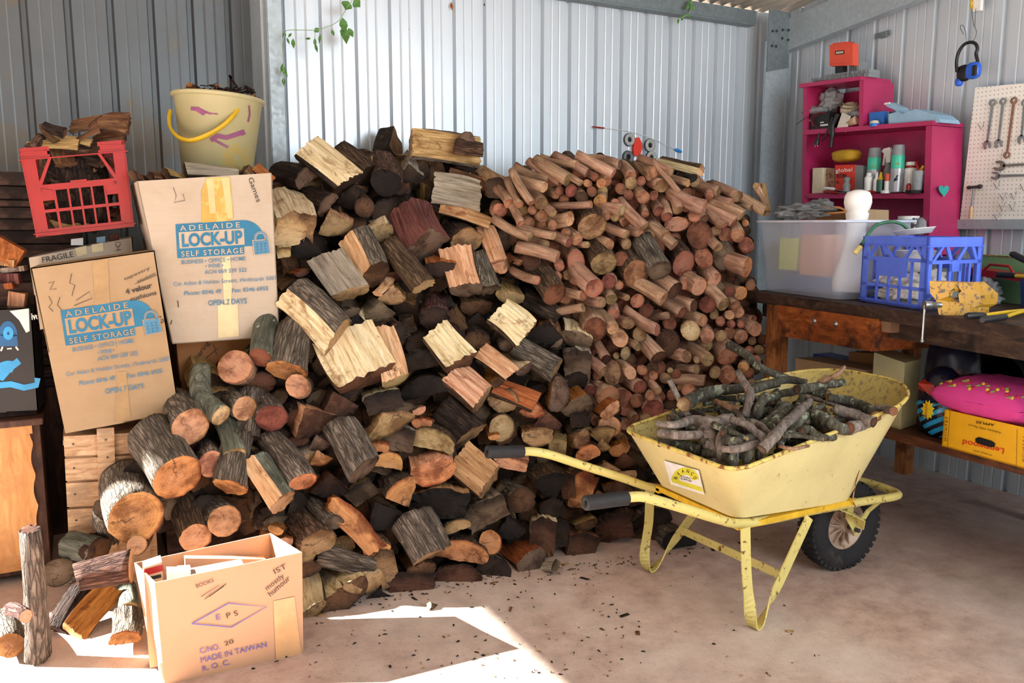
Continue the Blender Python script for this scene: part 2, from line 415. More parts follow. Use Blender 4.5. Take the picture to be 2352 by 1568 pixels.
M_INKD = plain('faded_blue_lettering', '#4f7f9e', 0.7)
M_INKV = plain('violet_stamp_ink', '#5f56a0', 0.7)
M_PEN = plain('dark_felt_pen', '#3c332d', 0.7)
M_TAPEY = plain('yellowed_packing_tape', '#b9963f', 0.4, col2='#c4a860', thr=(0.5, 9))
M_TAPEP = plain('pale_masking_tape', '#cfc095', 0.4)
def m_paint(name, col, chip=0.66, rust='#7a3f1d', dk=0.15, rough=0.42):
    m = NT(name); v = m.coord((1,1,1), rand=False); a = m.noise(v, 4, 4); b_ = m.noise(v, 42, 8, 0.75, 0.6); sc = m.noise(m.coord((1,1,5), rand=False, rot=(0.5,0.7,0)), 60, 2)
    base = srgb(col); dkc = tuple(x*(1-dk) for x in base[:3])+(1,)
    c = m.mix(m.maprange(a, 0.4, 0.7), base, dkc)
    c = m.mix(m.maprange(m.noise(v, 17, 7, 0.7), 0.57, 0.68, 0, 0.35), c, srgb('#c9b37c'))
    c = m.mix(m.maprange(b_, chip, chip+0.035), c, srgb(rust)); c = m.mix(m.maprange(sc, 0.74, 0.77, 0, 0.7), c, srgb('#5d4a2c'))
    m.bump(b_, 0.12, 0.003); return m.done(c, rough, 0, 0.5)
M_BARROW = m_paint('chalky_yellow_enamel', '#dfd094', 0.635, '#7d4a24')
M_BARROWF = m_paint('worn_yellow_frame_enamel', '#d9ca7a', 0.575, '#6d4a22')
M_RUST = plain('rusty_edge', '#8c5a30', 0.8, 0.1, 0.3, 60, col2='#c9a458', thr=(0.5, 30))
M_INNER = m_paint('scuffed_yellow_tray_inside', '#c2ad62', 0.53, '#8a7d55', 0.2)
M_RUBBER = plain('black_rubber', '#1c1d1f', 0.7, 0, 0.2, 30, bump=0.2)
M_TYRE = plain('tyre_rubber', '#1d1d20', 0.82, 0, 0.25, 25, bump=0.3, col2='#37332e', thr=(0.58, 6))
M_RIM = plain('dusty_wheel_rim', '#b8a08c', 0.55, 0.2, 0.2, 12, col2='#7a5a42', thr=(0.58, 14))
M_RED = plain('red_crate_plastic', '#951110', 0.38, 0, 0.08)
M_BLUE = plain('blue_crate_plastic', '#5876e6', 0.38, 0, 0.08)
M_PINK = plain('magenta_gloss_paint', '#b02a5e', 0.38, 0, 0.12, 6)
M_BUCKET = plain('stained_cream_plastic', '#b1aa80', 0.42, 0, 0.06, 5, col2='#bda764', thr=(0.56, 4))
M_PURPLE = plain('purple_paint_smear', '#8a4a70', 0.6)
M_YEL = plain('yellow_plastic', '#cfa91c', 0.4)
M_BLACK = plain('black_plastic', '#17171a', 0.45)
M_WHITE = plain('white_plastic', '#e9e9e6', 0.45)
M_STEEL = plain('tool_steel', '#a9adae', 0.3, 0.9, 0.15, 20, col2='#5e5954', thr=(0.6, 18))
M_DKSTEEL = plain('dark_steel', '#4f5355', 0.45, 0.7)
M_GREY = plain('grey_plastic', '#83888b', 0.5)
M_TEAL = plain('teal_paint', '#2aa39b', 0.5)
M_GREEN = plain('leaf_green', '#4d7c34', 0.6)
M_STEM = plain('vine_stem_green', '#8fae80', 0.6)
M_ORANGE = plain('orange_plastic', '#dc5339', 0.45)
M_SKY = plain('light_blue_plastic', '#92b8d2', 0.45)
M_ROYAL = plain('royal_blue_card', '#2b6fc4', 0.5)
M_CREAM = plain('cream_plastic', '#ddd2b4', 0.5)
M_CLOTH = plain('white_rag_cloth', '#d9d3c8', 0.9, 0, 0.12, 12, bump=0.4)
M_VISE = m_paint('worn_yellow_vise_enamel', '#b98a22', 0.54, '#5d4434')
M_TGREEN = m_paint('green_toolbox_enamel', '#74a06e', 0.66, '#9a3f2c')
M_PILLOW = plain('magenta_cotton', '#ec4aa4', 0.85, 0, 0.06, 10, bump=0.3)
M_APPLE = plain('apple_box_yellow_card', '#f2b513', 0.6, 0, 0.05)
M_PEG = None
# ---------------------------------------------------------------- the shed
YB, YL, XR, XP = 4.28, 4.62, 4.265, 0.875      # back wall, recessed bay at the post, side wall, post
def cladding(name, axis, a0, a1, pos, z0, z1, off, pitch=0.183, sgn=1, ztop=None, mat=None):
    """ribbed sheet: pans facing the room, grooves going outwards (sgn)"""
    prof = []; x = off
    while x > a0: x -= pitch
    d = 0.024; g = 0.0016
    while x < a1:
        for dx, dy in ((0, 0), (0.006, d), (0.026, d), (0.036, 0), (0.080, 0), (0.086, g), (0.092, 0), (0.130, 0), (0.136, g), (0.142, 0)):
            prof.append((x+dx, dy))
        x += pitch
    prof = [(min(max(u, a0), a1), h) for u, h in prof if a0-0.05 < u < a1+0.05]
    mb = MB(); vs = []; n = len(prof)
    for u, h in prof:
        zt = ztop(u) if ztop else z1
        p = pos + sgn*h
        for z in (z0, zt): vs.append((u, p, z) if axis == 'x' else (p, u, z))
    t = 0.0015
    fs = [(2*i, 2*i+2, 2*i+3, 2*i+1) for i in range(n-1)]
    mb.add(vs, fs); mb.smooth = False
    # outer skin gives the sheet thickness
    vs2 = [((v_[0], v_[1]+sgn*t, v_[2]) if axis == 'x' else (v_[0]+sgn*t, v_[1], v_[2])) for v_ in vs]
    mb.add(vs2, [f[::-1] for f in fs])
    o = mb.build(name, mat or M_CLAD, fixn=False); return lab(o, kind='structure')
roofz = lambda y: 2.76 + (YB - y) * 0.105
cladding('wall_back', 'x', XP-0.02, XR, YB, 0, 2.78, 1.12)
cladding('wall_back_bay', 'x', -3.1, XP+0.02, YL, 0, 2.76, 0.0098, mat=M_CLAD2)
cladding('wall_right', 'y', -0.6, YB, XR, 0, 2.7, 2.920, 0.196, 1, ztop=lambda y: roofz(y)+0.02)
mb = MB(); mb.box((-9, -8, -0.12), (9, 9, 0)); lab(mb.build('floor', M_FLOOR), kind='structure')
# left wall with its door opening (outside the picture, lets the sun in)
mb = MB(); XL = -3.1
mb.box((XL-0.02, -2.2, 0), (XL, -1.2, 3.3)); mb.box((XL-0.02, -1.2, 2.44), (XL, 4.52, 3.3)); mb.box((XL-0.02, 4.52, 0), (XL, YL, 3.3))
lab(mb.build('wall_left', M_CLAD), kind='structure')
mb = MB(); mb.box((XL-0.02, -2.22, 0), (-0.9, -2.2, 3.3)); lab(mb.build('wall_front', M_CLAD), kind='structure')
# roof: corrugated sheet rising towards the open front
mb = MB(); vs = []; fs = []; n = 0; x = XL-0.1; P = 0.088
xs = []
while x < XR+0.1: xs.append(x); x += P/8
for x in xs:
    h = 0.011*cos(2*pi*x/P)
    for y in (YL+0.1, -2.3): vs.append((x, y, roofz(y)+0.03+h))
mb.smooth = True; mb.add(vs, [(2*i, 2*i+2, 2*i+3, 2*i+1) for i in range(len(xs)-1)])
mb.add([(a, b, c+0.012) for a, b, c in vs], [(2*i, 2*i+1, 2*i+3, 2*i+2) for i in range(len(xs)-1)])
lab(mb.build('ceiling', M_ROOF, fixn=False), kind='structure')
# eave channel along the back wall
mb = MB(); mb.box((XP+0.05, YB-0.075, 2.668), (3.96, YB-0.004, 2.682)); mb.box((XP+0.05, YB-0.078, 2.68), (3.96, YB-0.072, 2.755)); mb.box((XP+0.05, YB-0.075, 2.745), (3.96, YB-0.004, 2.757))
lab(mb.build('trim_1', M_GALVD), kind='structure')
# post at the bay: c-section
def csec(name, x0, x1, y0, y1, z1, m, side=1):
    mb = MB(); t = 0.004
    mb.box((x0, y0, 0), (x1, y0+t, z1)); xx = x0 if side < 0 else x1
    mb.box((xx-t/2, y0, 0), (xx+t/2, y1, z1)); mb.box((x0, y1-t, 0), (x1, y1, z1))
    ll = x1 if side < 0 else x0
    mb.box((ll-t/2, y0, 0), (ll+t/2, y0+0.02, z1))
    return lab(mb.build(name, m), kind='structure')
csec('trim_2', 0.868, 0.94, YB-0.09, YL-0.03, 2.74, M_GALV, -1)
# corner column, haunch plate and rafter
mb = MB()
mb.box((3.955, 4.09, 0), (4.135, 4.094, 2.60)); mb.box((4.131, 4.085, 0), (4.137, 4.25, 2.50)); mb.box((4.137, 4.12, 0), (4.20, 4.126, 2.5)); mb.box((3.955, 4.094, 0), (3.959, 4.11, 2.55))
lab(mb.build('trim_3', M_GALV), kind='structure')
mb = MB(); q = [(3.955, 4.082, 2.36), (4.14, 4.082, 2.40), (4.14, 4.082, 2.56), (4.14, 4.082, 2.74), (3.955, 4.082, 2.74)]
mb.poly(q, (0, 0.006, 0))
lab(mb.build('trim_4', M_GALVD), kind='structure')
pz = MB()
for (a, b) in ((3.985, 2.64), (4.02, 2.645), (4.07, 2.655), (4.07, 2.605), (3.985, 2.55), (4.02, 2.55), (4.12, 2.66), (4.12, 2.60)):
    pz.lathe([(0.007, 0), (0.0085, 0.006), (0.0055, 0.010)], (a, 4.081, b-0.03), 8, axis=(0, -1, 0))
lab(pz.build('trim_5', M_DKSTEEL), kind='structure')
mb = MB(); r0 = lambda y: 2.505 + (4.09-y)*0.108
def rafter(x0, x1, dz0, dz1):
    ya, yb = 4.10, -2.2
    mb.add([(x0, ya, r0(ya)+dz0), (x1, ya, r0(ya)+dz0), (x1, yb, r0(yb)+dz0), (x0, yb, r0(yb)+dz0), (x0, ya, r0(ya)+dz1), (x1, ya, r0(ya)+dz1), (x1, yb, r0(yb)+dz1), (x0, yb, r0(yb)+dz1)], [(0,3,2,1),(4,5,6,7),(0,1,5,4),(1,2,6,5),(2,3,7,6),(3,0,4,7)])
rafter(4.125, 4.131, 0, 0.20); rafter(4.131, 4.19, 0, 0.006); rafter(4.131, 4.19, 0.194, 0.20)
lab(mb.build('trim_6', M_GALV), kind='structure')
# horizontal rail under the pegboard
mb = MB(); ya, yb = 2.88, 1.2
mb.box((4.19, yb, 1.375), (4.262, ya, 1.381)); mb.box((4.188, yb, 1.375), (4.192, ya, 1.425)); mb.box((4.19, yb, 1.419), (4.262, ya, 1.425))
lab(mb.build('trim_7', M_GALV), kind='structure')

# ---------------------------------------------------------------- lettering and printed marks laid on a surface
def text_geo(body, bold=0.0, space=1.0):
    cu = bpy.data.curves.new('t', 'FONT'); cu.body = body; cu.size = 1.0; cu.offset = bold; cu.space_character = space; cu.resolution_u = 3
    ob = bpy.data.objects.new('t', cu); COL.objects.link(ob)
    dg = bpy.context.evaluated_depsgraph_get(); me = bpy.data.meshes.new_from_object(ob.evaluated_get(dg))
    vs = [tuple(q.co) for q in me.vertices]; fs = [tuple(p.vertices) for p in me.polygons]
    bpy.data.objects.remove(ob); bpy.data.curves.remove(cu); bpy.data.meshes.remove(me)
    return vs, fs
class Decal:
    """prints marks on a real surface; px coordinates are measurements that are turned into points on that surface"""
    def __init__(s, onto, lift=0.0012): s.onto = onto; s.mb = MB(); s.lift = lift
    def p(s, x, y, up=0):
        q = s.onto(x, y); return q + (EYE-q).normalized()*(s.lift*(1+up))
    def text(s, body, x, y, ex, ey, mat=0, bold=0.0, h=None, space=1.0, width=True, up=1, curve=0):
        """baseline from (x,y) to (ex,ey); cap height h px"""
        vs, fs = text_geo(body, bold, space)
        if not vs: return s
        x0 = min(v[0] for v in vs); x1 = max(v[0] for v in vs); L = math.hypot(ex-x, ey-y)
        kx = L/(x1-x0); ky = (h/0.72) if h else kx; dx, dy = (ex-x)/L, (ey-y)/L; out = []
        for v_ in vs:
            a = (v_[0]-x0)*kx; b = v_[1]*ky; out.append(s.p(x+dx*a+dy*b, y+dy*a-dx*b, up))
        s.mb.add(out, fs, mat); return s
    def quad(s, pts, mat=0, up=0):
        s.mb.add([s.p(a, b, up) for a, b in pts], [tuple(range(len(pts)))], mat); return s
    def ring(s, cx, cy, r0, r1, a0, a1, mat=0, up=0, n=20, ky=1.0):
        vs = []; fs = []
        for i in range(n+1):
            t = radians(a0+(a1-a0)*i/n)
            for r in (r0, r1): vs.append(s.p(cx+r*cos(t), cy-r*sin(t)*ky, up))
        s.mb.add(vs, [(2*i, 2*i+2, 2*i+3, 2*i+1) for i in range(n)], mat); return s
    def line(s, pts, wd, mat=0, up=1):
        vs = []; k = len(pts)
        for i, (a, b) in enumerate(pts):
            c, d = pts[min(i+1, k-1)]; e, f = pts[max(i-1, 0)]; L = math.hypot(c-e, d-f) or 1; nx, ny = -(d-f)/L*wd/2, (c-e)/L*wd/2
            vs += [s.p(a+nx, b+ny, up), s.p(a-nx, b-ny, up)]
        s.mb.add(vs, [(2*i, 2*i+2, 2*i+3, 2*i+1) for i in range(k-1)], mat); return s
    def build(s, name, mats, parent): 
        return s.mb.build(name, mats, parent)
# ---------------------------------------------------------------- firewood
def arc(a0, a1, n, rx=1.0, ry=1.0, cx=0.0, cy=0.0):
    return [(cx+rx*cos(radians(a0+(a1-a0)*i/n)), cy+ry*sin(radians(a0+(a1-a0)*i/n))) for i in range(n+1)]
def section(kind):
    """closed outline in half-width units; returns points and per-edge flag (True = bark)"""
    def mk(segs):
        P = []; B = []
        for pts, bark, n in segs:
            if n:
                a, b = pts
                pts = [(lerp(a[0], b[0], i/n), lerp(a[1], b[1], i/n)) for i in range(n+1)]
            P += pts[:-1]; B += [bark]*(len(pts)-1)
        return P, B
    if kind in 'RB': return mk([(arc(0, 360, 26), True, 0)])
    if kind == 'F': return mk([([(-1, .42), (-.2, .62)], False, 8), ([(-.2, .62), (1, .38)], False, 12), (arc(18, -198, 14, 1.0, 1.0, 0, .1), True, 0)])
    if kind == 'H': return mk([([(1, -.5), (-1, -.5)], False, 10), (arc(205, -25, 16, 1.06, 1.0, 0, -.1), True, 0)])
    if kind == 'Q': return mk([([(-.95, -.35), (.05, .95)], False, 7), ([(.05, .95), (1, -.3)], False, 7), (arc(-18, -162, 11, 1.03, .75, 0, -.12), True, 0)])
    if kind == 'T': return mk([([(.1, .85), (.95, .1)], False, 6), ([(.95, .1), (.55, -.8)], False, 5), (arc(-62, -245, 15, 1.0, 1.0, .05, 0), True, 0)])
    return mk([([(-1, .8), (.2, 1)], False, 7), ([(.2, 1), (1, .62)], False, 5), ([(1, .62), (.86, -.9)], False, 6), ([(.86, -.9), (-.97, -.8)], False, 8), ([(-.97, -.8), (-1, .8)], True, 6)])
TH = {'R': 1.0, 'B': .85, 'F': .72, 'H': .72, 'Q': .85, 'T': .9, 'S': .7}
PITH = {'R': (.08, .05), 'B': (.1, -.1), 'F': (0, .75), 'H': (0, -.6), 'Q': (.05, 1.05), 'T': (.6, .2), 'S': (.3, -2.2)}
def log_mesh(kind, w, t, L, seed, rough=1.0, bend=0.0, taper=0.0, seg=7, tilt=0.12, name='firewood_log'):
    P, B = section(kind); n = len(P); hw = w/2; hh = w*t/2; rnd = random.Random(seed)
    so_ = V((seed*1.37 % 50, seed*2.11 % 50, 0)); bx, by = rnd.uniform(-1, 1)*bend*L, rnd.uniform(-1, 1)*bend*L
    e0 = (rnd.uniform(-1, 1)*tilt*2, rnd.uniform(-1, 1)*tilt*2); e1 = (rnd.uniform(-1, 1)*tilt, rnd.uniform(-1, 1)*tilt)
    vs = []; rr = []; R = max(hw, hh); skew = rnd.uniform(-.12, .12); tw = rnd.uniform(-.25, .25)*(0 if kind == 'R' else 1)
    def pt(i, s, f):          # outline point i at length fraction s, shrunk to f
        x, y = P[i]; x += y*skew; bk = B[i] or B[i-1]; pz = V((x*hw, y*hh, 0)); d = pz.normalized()
        q = V((x*2.2, y*2.2, s*L/max(w, .02)*0.55))+so_
        if bk and B[i] and B[i-1]:
            a = noise.noise(q)*(0.10 if kind in 'RB' else .05) + noise.noise(V((x*5, y*5, s*1.6))+so_)*0.055 + abs(noise.noise(V((x*10, y*10, s*5))+so_))*0.05
        else:
            a = noise.noise(V((x*1.6, y*1.6, s*.9))+so_)*0.12 + noise.noise(V((x*7, y*7, s*1.1))+so_)*0.085 + (abs(noise.noise(V((x*13, y*13, s*.8))+so_))-.2)*0.05
        k = 1 + a*rough*(1.0 if kind != 'R' else .55)
        k *= (1 - taper*s)
        an = tw*s; px, py = pz.x*k*f, pz.y*k*f
        px, py = px*cos(an)-py*sin(an), px*sin(an)+py*cos(an)
        o_ = 4*s*(1-s)
        z = s*L + ((px*e0[0]+py*e0[1])*(1-s) + (px*e1[0]+py*e1[1])*s)
        if f > .98 and (s == 0 or s == 1): z += (noise.noise(V((x*6, y*6, 3))+so_)*(0.05 if kind == 'R' else 0.07)*w)*rough
        return (px+bx*o_, py+by*o_, z)
    px_, py_ = PITH[kind]; dmx = max(math.hypot(P[i][0]-px_, P[i][1]-py_) for i in range(n) if B[i]); RRF = lambda i, f: min(1.0, math.hypot(P[i][0]*f-px_, P[i][1]*f-py_)/dmx)
    for j in range(seg+1):
        for i in range(n): vs.append(pt(i, j/seg, 1.0)); rr.append(RRF(i, 1.0))
    fs = []; ms = []
    for j in range(seg):
        for i in range(n):
            a = j*n+i; b = j*n+(i+1) % n; fs.append((b, a, a+n, b+n)); ms.append(0 if B[i] else 1)
    for s, base, fl in ((0, 0, 1), (1, seg*n, 0)):
        prev = base
        for f in (.66, .33):
            st = len(vs)
            for i in range(n): vs.append(pt(i, s, f)); rr.append(RRF(i, f))
            for i in range(n):
                q = (prev+i, prev+(i+1) % n, st+(i+1) % n, st+i); fs.append(q if fl else q[::-1]); ms.append(2)
            prev = st
        c = len(vs); vs.append(pt(0, s, 0)); rr.append(RRF(0, 0))
        for i in range(n):
            q = (prev+i, prev+(i+1) % n, c); fs.append(q if fl else q[::-1]); ms.append(2)
    me = bpy.data.meshes.new(name); me.from_pydata(vs, [], fs); me.polygons.foreach_set('material_index', ms)
    if kind in 'RB': me.polygons.foreach_set('use_smooth', [m_ == 0 for m_ in ms])
    at = me.attributes.new('rr', 'FLOAT', 'POINT'); at.data.foreach_set('value', rr)
    me.update(); return me
def place_log(me, P0, P1, mats, roll=0.0, name='firewood_log'):
    ax = (P1-P0).normalized(); tc = (EYE-P0).normalized(); nn = tc + V((0, 0, .6)); nn = (nn-ax*nn.dot(ax)).normalized(); ss = nn.cross(ax)
    # local x = ss (picture sideways), y = nn (up / towards the eye), z = axis
    M = Matrix((ss, nn, ax)).transposed().to_4x4()
    M = Matrix.Translation(P0) @ M @ Matrix.Rotation(radians(roll), 4, 'Z')
    for k in mats: me.materials.append(k)
    o = bpy.data.objects.new(name, me); o.matrix_basis = M; link(o); return o
VIEWS = {'A': (600, 250, 3.485), 'B': (550, 650, 3.4846), 'C': (550, 1050, 3.4846), 'D': (1120, 280, 3.409), 'E': (1120, 680, 3.409), 'F': (1100, 960, 3.563), 'G': (0, 950, 2.537), 'X': (0, 0, 1.0), 'W': (1400, 770, 2.208)}
HP, HN = V((0, 2.84, 0)), V((0, 1, -0.57)).normalized()
def heap(x, y, push=0.0):
    q = atp(x, y, HP, HN)
    if q.z < 0.01: q = atz(x, y, .03)
    if q.y > 4.1: q = aty(x, y, 4.1)
    return q + ray(x, y)*push
SP, SN = V((0, 3.42, 0)), V((0.10, 1, -0.14)).normalized()
def stack(x, y, push=0.0): return atp(x, y, SP, SN) + ray(x, y)*push
def far_end(P0, x1, y1, L):
    d = ray(x1, y1); w0 = P0-EYE; b = w0.dot(d); c = w0.dot(w0)-L*L; disc = b*b-c
    if disc <= 0: t = b
    else: t = b+sqrt(disc)
    return EYE+d*t
def parse(s): 
    out = []
    for ln in s.strip().splitlines():
        for it in ln.split(';'):
            it = it.split()
            if it: out.append(it)
    return out
